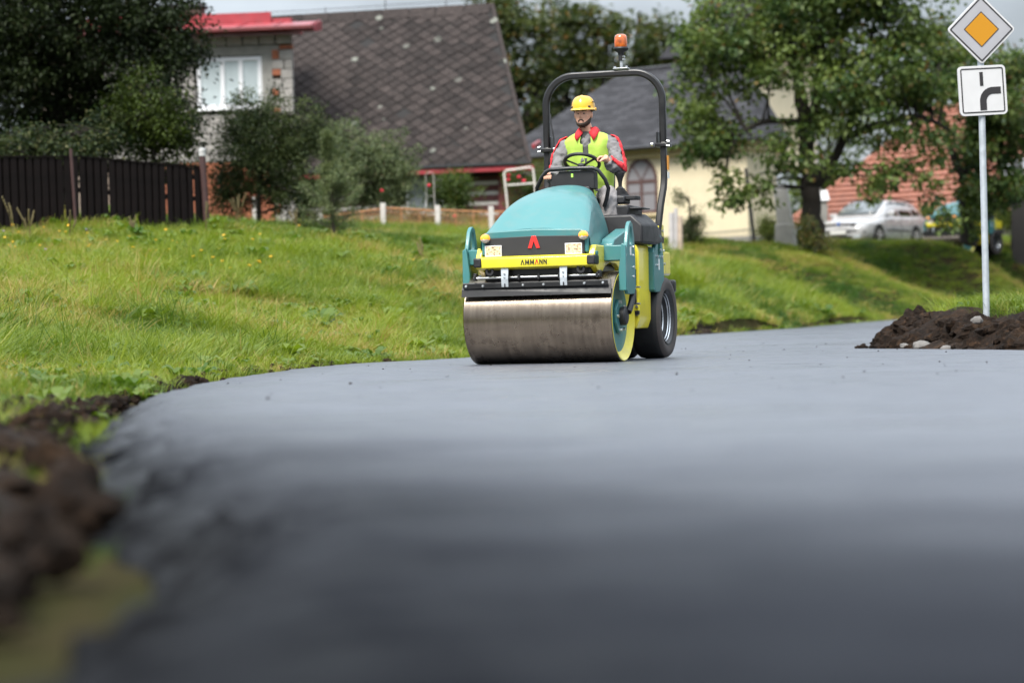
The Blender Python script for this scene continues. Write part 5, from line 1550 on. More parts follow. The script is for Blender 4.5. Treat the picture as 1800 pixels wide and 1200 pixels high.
# --- block-built annex with the red sheet roof
Q = W(514.5, 120, 61.0)
ann = empty('block_house', (Q.x, Q.y, gz(Q.x, Q.y)), R(-6))
tag(ann, 'unplastered grey block house with a white window and red sheet metal roof', 'house')
AZ = ann.location.z
def zz(py, px=500): return W(px, py, 61).z - AZ
ppm = FPX / 61.0
ZT, ZB = zz(60), -.6
core = MB().prism([(-6.6, .14), (-.02, .14), (-.75, 2.6), (-6.6, 2.6)], 'z', ZB, ZT).build('wall', MORT, ann, smooth=0)
bh = .245
wx0, wx1 = -2.47, -.80
wz0, wz1 = zz(187), zz(97)
rndb = random.Random(4)
def block(x0, x1, z0, z1, m_, nm):
    MB().box(((x0 + x1) / 2, .07 + rndb.uniform(-.008, .008), (z0 + z1) / 2), (x1 - x0, .19, z1 - z0)).build(nm, m_, ann, bevel=.008)
# lintel band over the window
MB().bb((-6.5, .01, wz1 + .03), (-.34, .16, wz1 + .03 + .24)).build('lintel', CONC, ann, bevel=.01)
z = wz1 + .29
while z < ZT - .05:
    x = -.01; kk = 0
    while x > -5.6:
        l = .40; h1 = min(z + .30, ZT)
        block(x - l, x - .018, z, h1 - .015, BLOCK, 'block'); x -= l + .02
    z += .31
# pier right of the window: alternating block and brick, as built
z = wz1 + .27 - .11; r_ = 0
MB().bb((-.33, 0, z), (-.0, .16, z + .09)).build('brick', BRICK, ann, bevel=.006)
z -= .01
plan = [((-.33, 0),), ((-.52, -.22), (-.2, 0)), ((-.30, 0),), ((-.52, -.28), (-.26, 0)), ((-.36, 0),), ((-.52, -.24), (-.22, 0))]
while z > -.2:
    for (a, b) in plan[r_ % len(plan)]:
        block(a, b - .01, z - bh, z - .018, BLOCK, 'block')
    if r_ % 2 == 0:
        for q in range(3):
            a = plan[r_ % len(plan)][0][0]
            if q != 2 or r_ == 0: block(-.52, a - .015, z - .075 * (q + 1) - .005, z - .075 * q - .015, BRICK, 'brick')
    z -= bh; r_ += 1
MB().bb((-.60, .0, wz0 - .1), (-.53, .165, wz1 + .03)).build('render_strip', CONC, ann)
MB().bb((wx1, .02, wz0 - .05), (-.60, .165, wz1 + .03)).build('reveal_render', CONC, ann)
# below and left of the window
z = wz0 - .14
lower = 0
while z > -.3:
    x = -.56
    off = .2 if lower % 2 else 0
    orange = z < wz0 - 1.35
    if not orange:
        x -= off
        while x > -5.4:
            block(x - .38, x, z - bh + .02, z, BLOCK, 'block'); x -= .405
        z -= bh
    else:
        x -= off * .5
        while x > -4.6:
            block(x - .22, x, z - .065, z, BRICK, 'brick'); x -= .25
        z -= .085
    lower += 1
x = wx0 - .05
zq = wz1
while zq > wz0 - .1:
    xx = x
    while xx > -5.4:
        block(xx - .38, xx, zq - bh + .02, zq, BLOCK, 'block'); xx -= .405
    zq -= bh
# window with three sashes
win = MB().ring_prism([(wx0, wz0), (wx1, wz0), (wx1, wz1), (wx0, wz1)], [(wx0 + .055, wz0 + .055), (wx1 - .055, wz0 + .055), (wx1 - .055, wz1 - .055), (wx0 + .055, wz1 - .055)], 'y', .03, .11).build('window', PVC, ann, bevel=.006)
MB().bb((wx0, .115, wz0), (wx1, .13, wz1)).build('blind', CURT, win)
xs_ = [wx0 + .05, wx0 + .66, wx0 + 1.13, wx1 - .05]
for a, b in zip(xs_[:-1], xs_[1:]):
    s_ = MB().ring_prism([(a, wz0 + .05), (b, wz0 + .05), (b, wz1 - .05), (a, wz1 - .05)], [(a + .05, wz0 + .1), (b - .05, wz0 + .1), (b - .05, wz1 - .1), (a + .05, wz1 - .1)], 'y', .015, .085)
    so = s_.build('sash', PVC, win, bevel=.005)
    MB().bb((a + .045, .06, wz0 + .095), (b - .045, .066, wz1 - .095)).build('pane', mat('blind behind glass', (.40, .46, .48), .14, coat=.5, var=.12, vscale=2), win)
MB().bb((wx0 - .06, -.12, wz0 - .06), (wx1 + .06, .1, wz0 - .005)).build('sill', PVCS, ann, bevel=.008)
# red roof: sheet slope, standing seams, gutter, upper flashing
re = MB()
ex0, ex1 = -6.9, .60
zE = ZT + .08
re.prism([(-.55, zE), (-.55, zE + .035), (.95, zE + .34), (.95, zE + .10), (.2, zE - .02)], 'x', ex0, ex1)
rr_ = re.build('roof', REDM, ann, smooth=0)
for k in range(7):
    x = ex1 - .05 - k * .95
    MB().add([(x - .012, -.54, zE + .035), (x + .012, -.54, zE + .035), (x + .012, .95, zE + .34), (x - .012, .95, zE + .34)] + [(p[0], p[1], p[2] + .035) for p in ((x - .012, -.54, zE + .035), (x + .012, -.54, zE + .035), (x + .012, .95, zE + .34), (x - .012, .95, zE + .34))],
             [(0, 1, 2, 3), (4, 5, 6, 7), (0, 1, 5, 4), (1, 2, 6, 5), (2, 3, 7, 6), (3, 0, 4, 7)]).build('standing_seam', REDM, rr_)
MB().tube([(ex0, -.62, zE + .0), (ex1 + .06, -.62, zE - .0)], .05, flat=(.12, .11)).build('gutter', REDD, ann, bevel=.03, seg=3)
MB().bb((ex0, .93, zE + .25), (-.72, 1.02, zE + .62)).build('roof_flashing', REDM, ann)
MB().bb((ex0, 1.0, zE + .2), (-.2, 2.5, zE + .45)).build('upper_roof', REDM, ann)
MB().bb((-3.4, 1.25, zE + .4), (-2.62, 1.8, zE + .86)).build('chimney', mat('sooty chimney brick', (.09, .06, .05), .9, var=.2), ann, bevel=.01)
MB().bb((-3.47, 1.18, zE + .86), (-2.55, 1.87, zE + .94)).build('chimney_cap', GUTT, ann)

# --- chapel
def slate_mat():
    mt, N, L, B = new_mat('blue-grey chapel slates')
    t = N.new('ShaderNodeTexCoord')
    bk_ = N.new('ShaderNodeTexBrick'); bk_.inputs['Scale'].default_value = 1.0
    bk_.inputs['Color1'].default_value = (.018, .018, .021, 1); bk_.inputs['Color2'].default_value = (.046, .046, .052, 1); bk_.inputs['Mortar'].default_value = (.010, .010, .012, 1)
    bk_.inputs['Mortar Size'].default_value = .012; bk_.inputs['Brick Width'].default_value = .42; bk_.inputs['Row Height'].default_value = .17
    L.new(t.outputs['UV'], bk_.inputs['Vector'])
    L.new(bk_.outputs[0], B.inputs['Base Color']); B.inputs['Roughness'].default_value = .85
    B.inputs['Specular IOR Level'].default_value = .25
    return mt
SLATE = slate_mat()
def uv_quad(me):
    """uv in metres on each face: u level along the face, v up the slope"""
    uv = me.uv_layers.new(name='UVMap')
    for p in me.polygons:
        n = p.normal
        u = Vector((-n.y, n.x, 0))
        u = u.normalized() if u.length > 1e-4 else Vector((1, 0, 0))
        vv = n.cross(u)
        for li in p.loop_indices:
            c = me.vertices[me.loops[li].vertex_index].co
            uv.data[li].uv = (c.dot(u), c.dot(vv))
CTH = R(41)
Cc = W(1316, 434, 70.0)
ch = empty('chapel', (Cc.x, Cc.y, gz(Cc.x, Cc.y)), -CTH)
tag(ch, 'cream rendered chapel with pointed arch window and dark slate hipped roof', 'chapel')
CZ = ch.location.z
HE = W(1316, 246, 70).z - CZ
CL, CD = 9.2, 6.0
def plan(o):
    return [(-CL - o, -o), (o, -o), (o, 1.5), (-3.4 + o, CD + o), (-CL - o, CD + o)]
MB().prism(plan(0), 'z', -.6, HE).build('wall', CREAM, ch, smooth=0)
MB().prism(plan(.05), 'z', -.6, .28).build('plinth', CONC, ch)
MB().prism(plan(.12), 'z', HE - .30, HE - .12).build('cornice', CORN, ch, bevel=.04)
MB().prism(plan(.2), 'z', HE - .12, HE).build('cornice', CORN, ch, bevel=.03)
rz_ = 2.75
o_ = .42
rf = MB().add([(-CL - o_, -o_, HE), (o_, -o_, HE), (o_, 1.7, HE), (-3.1, CD + o_, HE), (-CL - o_, CD + o_, HE), (-CL + 2.35, CD / 2, HE + rz_), (-2.2, CD / 2, HE + rz_)], [(0, 1, 6, 5), (1, 2, 6), (2, 3, 6), (3, 4, 5, 6), (4, 0, 5), (0, 4, 3, 2, 1)])
rfo = rf.build('roof', SLATE, ch, smooth=0); uv_quad(rfo.data)
MB().tube([(-CL - o_ - .04, -o_ - .04, HE - .0), (o_, -o_ - .04, HE - .0)], .06, 10).build('gutter', GUTT, ch)
MB().tube([(-CL + 2.35, CD / 2, HE + rz_ + .02), (-2.2, CD / 2, HE + rz_ + .02)], .06, 8).build('ridge', GUTT, ch)
# pointed window
def px_to_wall(px):
    w0, w1 = Vector((Cc.x, Cc.y)), Vector((Cc.x - math.cos(CTH), Cc.y + math.sin(CTH)))
    k = (px - 900) / FPX
    dx, dy = w1.x - w0.x, w1.y - w0.y
    t = (k * w0.y - w0.x) / (dx - k * dy)
    return -t
wl_, wr_ = px_to_wall(1107), px_to_wall(1163)
wcx, whw = (wl_ + wr_) / 2, abs(wr_ - wl_) / 2
dwin = Cc.y + math.sin(CTH) * -wcx
zs_, za_, zbt = W(1135, 318, dwin).z - CZ, W(1135, 276, dwin).z - CZ, W(1135, 376, dwin).z - CZ
def arch_poly(hw, zb, zsp, zap, n=9):
    p = [(wcx - hw, zb), (wcx + hw, zb), (wcx + hw, zsp)]
    for k in range(1, n):
        t = k / n
        p.append((wcx + hw * math.cos(t * math.pi / 2) ** 1.0 * (1 - .12 * math.sin(t * math.pi)) + 0, zsp + (zap - zsp) * (t ** .85 if t < 1 else 1)))
    p.append((wcx, zap))
    return p + [(2 * wcx - q[0], q[1]) for q in reversed(p[2:-1])]
def arch_poly2(hw, zb, zsp, zap, n=9):
    H_ = zap - zsp
    # circular arcs of a gothic arch through the springings and the apex
    rr0 = (hw * hw + H_ * H_) / (2 * hw)
    p = [(wcx - hw, zb), (wcx + hw, zb), (wcx + hw, zsp)]
    for k in range(1, n):
        z_ = H_ * math.sin(k / n * math.pi / 2)
        p.append((wcx + hw - rr0 + math.sqrt(max(rr0 * rr0 - z_ * z_, 0)), zsp + z_))
    p.append((wcx, zap))
    return p + [(2 * wcx - q[0], q[1]) for q in reversed(p[2:-1])]
po, pi_ = arch_poly2(whw, zbt, zs_, za_), arch_poly2(whw - .10, zbt + .1, zs_, za_ - .12)
cw = MB().ring_prism(po, pi_, 'y', -.035, .02).build('window', BRWN, ch, smooth=0)
MB().prism(pi_, 'y', -.012, -.003).build('pane', PANEC, cw, smooth=0)
bw_ = .035
MB().bb((wcx - .055, -.03, zbt + .1), (wcx + .055, -.013, zs_ - .03)).build('mullion', BRWN, cw)
MB().bb((wcx - whw + .1, -.032, zs_ - .07), (wcx + whw - .1, -.0135, zs_ + .03)).build('transom', BRWN, cw)
zm = zbt + .1 + (zs_ - zbt) * .52
for s in (-1, 1):
    MB().bb((wcx + s * .055, -.026, zm - bw_ / 2), (wcx + s * (whw - .1), -.0135, zm + bw_ / 2)).build('glazing_bar', BRWN, cw)
    MB().tube([(wcx + s * .02, -.02, zs_ + .03), (wcx + s * whw * .52, -.02, zs_ + (za_ - zs_) * .66)], .02, flat=(.012, .045)).build('glazing_bar', BRWN, cw)
MB().bb((wcx - whw - .08, -.10, zbt - .07), (wcx + whw + .08, .0, zbt - .003)).build('sill', CORN, cw)
# tower with the steep cap behind the nave
tw = Vector((-1.4, 4.6, 0))
tb = MB().bb((-5.3, 4.0, HE - .5), (-2.3, 7.0, HE + 2.9)).build('tower', CREAM, ch, smooth=0)
MB().bb((-5.45, 3.85, HE + 2.9), (-2.15, 7.15, HE + 3.1)).build('tower_cornice', CORN, tb)
sp = MB().add([(-5.8, 3.5, HE + 3.1), (-1.8, 3.5, HE + 3.1), (-1.8, 7.5, HE + 3.1), (-5.8, 7.5, HE + 3.1), (-3.8, 5.5, HE + 6.4)], [(0, 1, 4), (1, 2, 4), (2, 3, 4), (3, 0, 4), (0, 3, 2, 1)])
spo = sp.build('spire', SLATE, tb, smooth=0); uv_quad(spo.data)

# --- house with red pantile roof behind the car
def pantile_mat():
    return mat('red clay pantile', (.25, .098, .063), .75, var=.22, vscale=6, dirt=(.17, .08, .06), dirt_amt=.6, dirt_scale=2)
PANT = pantile_mat()
rh0 = W(1383, 402, 84)
rh = empty('tiled_house', (rh0.x, rh0.y, gz(rh0.x, rh0.y)), R(-40))
tag(rh, 'house with a big red pantile roof coming low down behind the parked car', 'house')
RZ = rh.location.z
zE2 = rh0.z - RZ + .1
pt = R(38)
def rpt(u, v, o=0): return Vector((u, v * math.cos(pt) - o * math.sin(pt), zE2 + v * math.sin(pt) + o * math.cos(pt)))
LN, SL_ = 12.5, 6.6
MB().add([rpt(0, 0), rpt(LN, 0), rpt(LN, SL_), rpt(2.9, SL_), rpt(0, 0) + Vector((0, 2 * SL_ * math.cos(pt), 0)), rpt(LN, 0) + Vector((0, 2 * SL_ * math.cos(pt), 0))], [(0, 1, 2, 3), (3, 2, 5, 4), (0, 3, 4), (1, 5, 2), (0, 4, 5, 1)]).build('roof', UNDER, rh, smooth=0)
rows = 22; per = 12
for r in range(rows):
    v0, v1 = r * SL_ / rows, (r + 1) * SL_ / rows + .03
    ua = 2.9 * (r + 1.05) / rows
    n = int((LN - ua) / .055)
    mb = MB(); ra, rb_, rc = [], [], []
    for k in range(n + 1):
        u = ua + (LN - ua) * k / n
        w_ = .008 * math.sin(u / .22 * 2 * math.pi)
        j = .006 * mnoise.noise(Vector((u * 3, r * 7.1, 0)))
        ra.append(rpt(u, v0, .11 + w_ + j)); rb_.append(rpt(u, v1, .03 + w_ + j)); rc.append(rpt(u, v0 + .004, .03 + w_))
    mb.loft([rc, ra, rb_], closed=False)
    mb.build('tile_course', PANT, rh, smooth=60, recalc=False)
MB().tube([rpt(2.9, SL_, .05), rpt(LN, SL_, .05)], .12, 8).build('ridge_tile', PANT, rh)
MB().tube([rpt(0, 0, .06), rpt(2.9, SL_, .06)], .10, 8).build('hip_tile', PANT, rh)
MB().bb((.5, .4, -1), (LN - .4, 2 * SL_ * math.cos(pt) - .4, zE2 + .05)).build('wall', CONC, rh)

# --- dark shed at the right
s0 = W(1778, 395, 71)
sh = empty('shed', (s0.x, s0.y, gz(s0.x, s0.y)), R(-15))
tag(sh, 'dark timber shed with a pale grey lean-to roof at the picture edge', 'shed')
hs_ = W(1778, 312, 71).z - sh.location.z
MB().bb((0, 0, -.4), (4, 3, hs_)).build('wall', mat('black stained boards', (.018, .016, .015), .8, var=.3), sh)
MB().prism([(-.4, hs_), (-.4, hs_ + .06), (3.3, hs_ + .75), (3.3, hs_ + .6)], 'x', -.3, 4.3).build('roof', mat('grey corrugated sheet', (.22, .22, .23), .7, var=.15), sh, smooth=0)
# ------------------------------------------------------------------ plank fence
PLANK = mat('dark stained plank', (.0075, .005, .005), .85, spec=.15, var=.4, vscale=6, bump=.4, bscale=30)
RUSTP = mat('rust brown pipe', (.045, .019, .018), .7, var=.25, vscale=9)
CAPM = mat('pale concrete cap', (.42, .42, .42), .9, var=.15)
PCONC = mat('pale concrete post', (.48, .455, .43), .9, var=.14, vscale=9, bump=.3, bscale=40)
RUST = mat('rusty wire', (.36, .17, .075), .8, var=.3, vscale=12)

def build_plank_fence():
    f0 = W(-60, 425, 37.5); f1 = W(366, 392, 40.5)
    fe = empty('plank_fence', (f0.x, f0.y, 0))
    tag(fe, 'dark brown vertical plank fence on top of the grass bank', 'fence')
    d = Vector((f1.x - f0.x, f1.y - f0.y)); L = d.length; d.normalize()
    ang = math.atan2(d.y, d.x)
    rnd = random.Random(2)
    pr = MB().box((0, 0, 0), (.100, .022, 1.0)); pme = pr.mesh('plank'); pme.materials.append(PLANK)
    def ptop(px): return W(px, np.interp(px, [-60, 0, 128, 136, 250, 366], [288, 286, 279, 277, 281, 284]), 39).z
    n = int(L / .069)
    for k in range(n):
        s = (k + .5) * .069
        if k % 2 and rnd.random() < .16: continue
        x, y = f0.x + d.x * s, f0.y + d.y * s
        zg = gz(x, y) - .12
        px = 900 + x / y * FPX
        zt = ptop(px) + (y - 39) * .0 + rnd.gauss(0, .012)
        o = obj_from('plank', pme, None, fe)
        side = .024 if k % 2 else -.024
        o.matrix_local = Matrix.Translation((x - f0.x - d.y * side, y - f0.y + d.x * side, (zg + zt) / 2)) @ Matrix.Rotation(ang, 4, 'Z') @ Matrix.Rotation(rnd.gauss(-.012, .008), 4, 'Y') @ Matrix.Diagonal((rnd.uniform(.9, 1.08), 1, zt - zg, 1))
    for dz in (.16, .52, 1.0):
        a = MB()
        pts = []
        for k in range(12):
            s = L * k / 11; x, y = f0.x + d.x * s, f0.y + d.y * s
            pts.append((x - f0.x - d.y * .07, y - f0.y + d.x * .07, ptop(900 + x / y * FPX) - dz))
        a.tube(pts, .02, flat=(.045, .08)); a.build('rail', PLANK, fe)
    cap = [(f0.x + d.x * L * k / 20, f0.y + d.y * L * k / 20) for k in range(21)]
    MB().tube([(x - f0.x, y - f0.y, ptop(900 + x / y * FPX) + .012) for x, y in cap], .02, flat=(.09, .022)).build('top_rail', PLANK, fe)
    for px, dd, r_, topy, nm in ((136, 38.6, .026, 262, 0), (366, 40.4, .052, 275, 1)):
        b = W(px, 405, dd); zg = gz(b.x, b.y)
        zt = W(px - 6, topy, dd).z
        o = MB().cyl((b.x - f0.x, b.y - f0.y - .07, zg - .2), (b.x - f0.x - .06, b.y - f0.y - .07, zt), r_, 16).build('post', RUSTP, fe, smooth=60)
        if nm: MB().lathe([(.0, .14), (.045, .135), (.058, .115), (.06, .07), (.05, .05), (.058, .03), (.055, 0), (.0, 0)], 18, 'z', (b.x - f0.x - .06, b.y - f0.y - .07, zt)).build('post_cap', CAPM, o, smooth=50)
build_plank_fence()

def build_wire_fence():
    PX = [(449, 398, 346), (563, 396, 374), (674, 392, 357), (770, 395, 361), (864, 398, 363), (958, 402, 368)]
    d = 52.0
    b0 = W(449, 398, d)
    fe = empty('wire_fence', (b0.x, b0.y, 0))
    tag(fe, 'rusty wire mesh garden fence between pale concrete posts', 'fence')
    tops = []
    for k, (px, pb, pt_) in enumerate(PX):
        b = W(px, pb, d); t = W(px - 1, pt_, d)
        zg = min(gz(b.x, b.y), b.z) - .3
        tops.append((b.x - b0.x, b.y - b0.y, t.z))
        MB().tube([(b.x - b0.x, b.y - b0.y, zg), (t.x - b0.x, b.y - b0.y, t.z)], .05, flat=(.11, .10)).build('post', PCONC, fe, bevel=.012)
    for a, b in zip(tops[1:-1], tops[2:]):
        A_, B_ = Vector(a), Vector(b)
        A_.z -= .10; B_.z -= .12
        o = MB().cyl(A_, B_, .022, 6).build('top_rail', RUST, fe)
        nv = 3
        for k in range(1, nv):
            p = A_.lerp(B_, k / nv)
            MB().cyl(p, p - Vector((0, 0, .75)), .011, 6).build('stay', RUST, fe)
        me = MB(); H_ = .75; n = 22
        for k in range(-8, n):
            for s in (1,):
                t0, t1 = k / n, k / n + H_ / (B_ - A_).length * .75
                c0, c1 = max(t0, 0), min(t1, 1)
                if c1 <= c0: continue
                f = lambda t: A_.lerp(B_, t) - Vector((0, 0, H_ * (1 - (t - t0) / (t1 - t0))))
                me.tube([f(c0), f(c1)], .006, 4, cap=False)
        for k in range(5):
            me.tube([A_ - Vector((0, 0, .15 * k + .1)), B_ - Vector((0, 0, .15 * k + .1))], .004, 4, cap=False)
        tag(me.build('wire_mesh', RUST, fe), kind='stuff')
build_wire_fence()

# ------------------------------------------------------------------ small garden and roadside things
WIRE = mat('white painted tube', (.58, .54, .50), .6, var=.1)
def trellis():
    d = 56
    a, b, c, e_ = W(886, 300, d), W(937, 294, d), W(896, 400, d), W(948, 400, d)
    m0, m1 = W(891, 326, d), W(942, 322, d)
    t = empty('trellis', (c.x, c.y, gz(c.x, c.y)))
    o = Vector(t.location)
    tag(t, 'white tubular trellis frame with red roses beside the cottage corner', 'trellis')
    MB().tube([c - o, a - o + Vector((0, 0, -.05)), a - o + Vector((.06, 0, .0)), b - o + Vector((-.06, 0, 0)), b - o + Vector((0, 0, -.05)), e_ - o], .024, 8).build('frame', WIRE, t)
    MB().cyl(m0 - o, m1 - o, .02, 8).build('crossbar', WIRE, t)
trellis()
def trellis2():
    d = 55
    a, b, c, e_ = W(748, 308, d), W(762, 306, d), W(752, 395, d), W(765, 395, d)
    t = empty('garden_hoop', (c.x, c.y, gz(c.x, c.y)))
    o = Vector(t.location)
    tag(t, 'narrow white metal hoop standing in the shrubs left of the log wall', 'trellis')
    MB().tube([c - o, a - o, (a + b) / 2 - o + Vector((0, 0, .06)), b - o, e_ - o], .009, 8).build('frame', WIRE, t)
    MB().cyl(W(751, 345, d) - o, W(764, 345, d) - o, .007, 6).build('crossbar', WIRE, t)
trellis2()

def stele():
    d = 66; b = W(1382, 434, d)
    t = empty('stone_stele', (b.x, b.y, gz(b.x, b.y)), R(-20))
    tag(t, 'tapered pale concrete stele with a wider foot beside the chapel', 'monument')
    h = W(1372, 326, d).z - t.location.z; hb = W(1380, 394, d).z - t.location.z
    S_ = mat('grey monument stone', (.40, .385, .36), .85, var=.15, vscale=4, bump=.2)
    MB().box((0, 0, hb / 2 - .1), (.52, .5, hb + .2), taper=.93).build('foot', S_, t, bevel=.02)
    MB().add([(-.2, -.18, hb), (.2, -.18, hb), (.2, .18, hb), (-.2, .18, hb), (-.30, -.12, h - .1), (.06, -.12, h - .1), (.06, .12, h - .1), (-.30, .12, h - .1), (-.22, 0, h), (0, 0, h)],
             [(0, 1, 5, 4), (1, 2, 6, 5), (2, 3, 7, 6), (3, 0, 4, 7), (4, 5, 9, 8), (6, 7, 8, 9), (5, 6, 9), (7, 4, 8)]).build('shaft', S_, t, bevel=.015)
stele()
def shrine():
    d = 76; b = W(1450, 432, d)
    t = empty('capped_post', (b.x, b.y, gz(b.x, b.y)))
    tag(t, 'short grey post with a white gabled cap behind the maple trunk', 'post')
    h = W(1450, 353, d).z - t.location.z; h2 = W(1450, 335, d).z - t.location.z
    MB().bb((-.10, -.1, -.3), (.10, .1, h)).build('shaft', CONC, t, bevel=.01)
    MB().add([(-.17, -.17, h), (.17, -.17, h), (.17, .17, h), (-.17, .17, h), (-.08, -.1, h2), (.10, -.1, h2), (.10, .1, h2), (-.08, .1, h2)], [(0, 3, 2, 1), (0, 1, 5, 4), (1, 2, 6, 5), (2, 3, 7, 6), (3, 0, 4, 7), (4, 5, 6, 7)]).build('cap', PVCS, t, bevel=.01)
shrine()
def iron_pole():
    d = 67; b = W(1328, 434, d); a = W(1311, 296, d)
    o = MB().cyl((0, 0, -.2), (a.x - b.x, 0, a.z - gz(b.x, b.y)), .05, 10).build('iron_pole', GUTT)
    o.location = (b.x, b.y, gz(b.x, b.y))
    tag(o, 'thin dark iron pole leaning before the chapel corner', 'pole')
iron_pole()
def utility_pole():
    d = 80; b = W(1440, 430, d); a = W(1414, 60, d)
    t = empty('utility_pole', (b.x, b.y, gz(b.x, b.y)))
    tag(t, 'pale concrete utility pole rising behind the maple tree', 'utility pole')
    h = a.z - t.location.z; lean = a.x - b.x
    MB().tube([(0, 0, -.2), (lean * .5, 0, h * .5), (lean, 0, h)], [.21, .18, .15], 14).build('shaft', PCONC, t, smooth=60)
    MB().box((lean, 0, h - .5), (1.3, .1, .1)).build('crossarm', CONC, t)
utility_pole()
def railing():
    d = 67.5
    a, b = W(1215, 434, d + 2), W(1322, 434, d - 1)
    t = empty('iron_railing', (a.x, a.y, 0))
    tag(t, 'low thin grey iron railing in front of the chapel wall', 'railing')
    G = mat('grey iron', (.16, .15, .14), .6)
    n = 24
    top = W(1260, 404, d).z
    for k in range(n + 1):
        p = a.lerp(b, k / n)
        MB().cyl((p.x - a.x, p.y - a.y, gz(p.x, p.y) - .1), (p.x - a.x, p.y - a.y, top), .009, 5).build('bar', G, t)
    for dz in (.05, .38): MB().tube([(0, 0, top - dz), (b.x - a.x, b.y - a.y, top - dz)], .012, 5).build('rail', G, t)
railing()
def stakes():
    WOOD = mat('weathered stake', (.42, .33, .26), .85, var=.2, vscale=5)
    GRYS = mat('silver weathered stake', (.42, .40, .40), .8, var=.15, vscale=5)
    for px, ptop_, m_, r_, lb in ((1180, 374, GRYS, .07, 'grey weathered stake, first of three behind the roller'), (1188, 366, GRYS, .055, 'tallest pale stake, second of three behind the roller'), (1195, 380, WOOD, .07, 'brown wooden stake, third of three behind the roller')):
        d = 58; b = W(px, 434, d); zt = W(px, ptop_, d).z; zg = gz(b.x, b.y)
        o = MB().cyl((0, 0, -.3), (.02, 0, zt - zg), r_, 10, r_ * .85).build('stake', m_, smooth=60)
        o.location = (b.x, b.y, zg)
        tag(o, lb, 'stake', 'wooden stakes beside the chapel')
stakes()
# ------------------------------------------------------------------ trees and shrubs
BARK = mat('dark bark', (.017, .013, .010), .95, var=.3, vscale=9, bump=.9, bscale=18)
BARK2 = mat('grey twig bark', (.06, .05, .04), .95, var=.3, vscale=9, bump=.6, bscale=25)

def leaf_mesh(name, C, rad, per, ll, lw, rng, droop=.35, tint0=.45, tvar=.25, mat_=None, parent=None, red=0.0, curl=.18):
    """leaves in clusters: C (n,3) centres, rad (n,) cluster radii"""
    n = len(C) * per
    c = np.repeat(C, per, 0); r = np.repeat(rad, per)[:, None]
    off = rng.normal(0, .55, (n, 3)) * r * np.array([1, 1, .72])
    P = c + off
    out = off / (np.linalg.norm(off, axis=1, keepdims=True) + 1e-6)
    ax = out * .8 + rng.normal(0, .6, (n, 3)) + np.array([0, 0, -droop])
    ax /= np.linalg.norm(ax, axis=1, keepdims=True) + 1e-9
    nr = rng.normal(0, .55, (n, 3)) + np.array([0, 0, .9])
    sd_ = np.cross(ax, nr); sd_ /= np.linalg.norm(sd_, axis=1, keepdims=True) + 1e-9
    up = np.cross(sd_, ax)
    L = (ll * rng.uniform(.65, 1.25, n))[:, None]; Wd = (lw * rng.uniform(.65, 1.25, n))[:, None] / 2
    v0 = P
    v1 = P + ax * L * .42 + sd_ * Wd + up * L * curl
    v2 = P + ax * L
    v3 = P + ax * L * .42 - sd_ * Wd + up * L * curl
    v4 = P + ax * L * .52 
    V = np.stack([v0, v1, v2, v3, v4], 1).reshape(-1, 3)
    b = (np.arange(n) * 5)[:, None]
    F = np.concatenate([b + np.array([0, 1, 4]), b + np.array([1, 2, 4]), b + np.array([2, 3, 4]), b + np.array([3, 0, 4])], 0)
    me = bpy.data.meshes.new(name)
    me.vertices.add(len(V)); me.vertices.foreach_set('co', V.astype(np.float32).ravel())
    me.loops.add(F.size); me.loops.foreach_set('vertex_index', F.astype(np.int32).ravel())
    me.polygons.add(len(F)); me.polygons.foreach_set('loop_start', np.arange(0, F.size, 3, dtype=np.int32))
    me.update(calc_edges=True)
    ct = np.repeat(rng.normal(0, tvar * .7, len(C)), per)
    t = np.clip(tint0 + ct + rng.normal(0, tvar * .6, n), 0, .78)
    t = np.where(rng.random(n) < red, rng.uniform(.85, 1, n), t)
    a = me.attributes.new('tint', 'FLOAT', 'POINT'); a.data.foreach_set('value', np.repeat(t, 5).astype(np.float32))
    o = obj_from(name, me, mat_, parent)
    return o

def clusters_in(ells, n, rng, rmin, rmax, shell=.45):
    """cluster centres in ellipsoids (centre, radii), biased towards their surface; returns C, rad"""
    vol = np.array([e[1][0] * e[1][1] * e[1][2] for e in ells]) ** .8; vol = vol / vol.sum()
    C = []
    for e, k in zip(ells, np.round(vol * n).astype(int)):
        d = rng.normal(0, 1, (k, 3)); d /= np.linalg.norm(d, axis=1, keepdims=True)
        q = rng.random((k, 1)) ** shell
        q = q * (1 + .12 * rng.normal(0, 1, (k, 1)))
        C.append(np.array(e[0]) + d * q * np.array(e[1]))
    C = np.concatenate(C)
    return C, rng.uniform(rmin, rmax, len(C))

def woody(name, trunk, limbs, C, nb, rng, mat_, parent, r_twig=.02):
    """trunk and limbs as tapered tubes [(points, radii)], plus nb branches out to clusters"""
    mb = MB()
    for pts, rs in [trunk] + limbs:
        p2 = catmull([Vector(p) for p in pts], 5); r2 = np.interp(np.linspace(0, len(rs) - 1, len(p2)), range(len(rs)), rs)
        mb.tube([p + Vector((rng.normal(0, r * .12), rng.normal(0, r * .12), 0)) for p, r in zip(p2, r2)], list(map(float, r2)), 10)
    nodes = np.array([tuple(p) for pts, rs in (limbs or [trunk]) for p in catmull([Vector(q) for q in pts], 6)])
    for i in rng.choice(len(C), min(nb, len(C)), replace=False):
        c = C[i]
        low = nodes[nodes[:, 2] < c[2] + .3]
        nn = low if len(low) else nodes
        k = nn[np.argmin(((nn - c) ** 2).sum(1))]
        mid = (k * .5 + c * .5) + np.array([rng.normal(0, .1), rng.normal(0, .1), .12])
        l = np.linalg.norm(c - k)
        mb.tube([tuple(k), tuple(mid), tuple(c)], [r_twig * (.6 + .5 * l), r_twig * .7, r_twig * .25], 5, cap=False)
    return mb.build(name, mat_, parent, smooth=60, recalc=False)

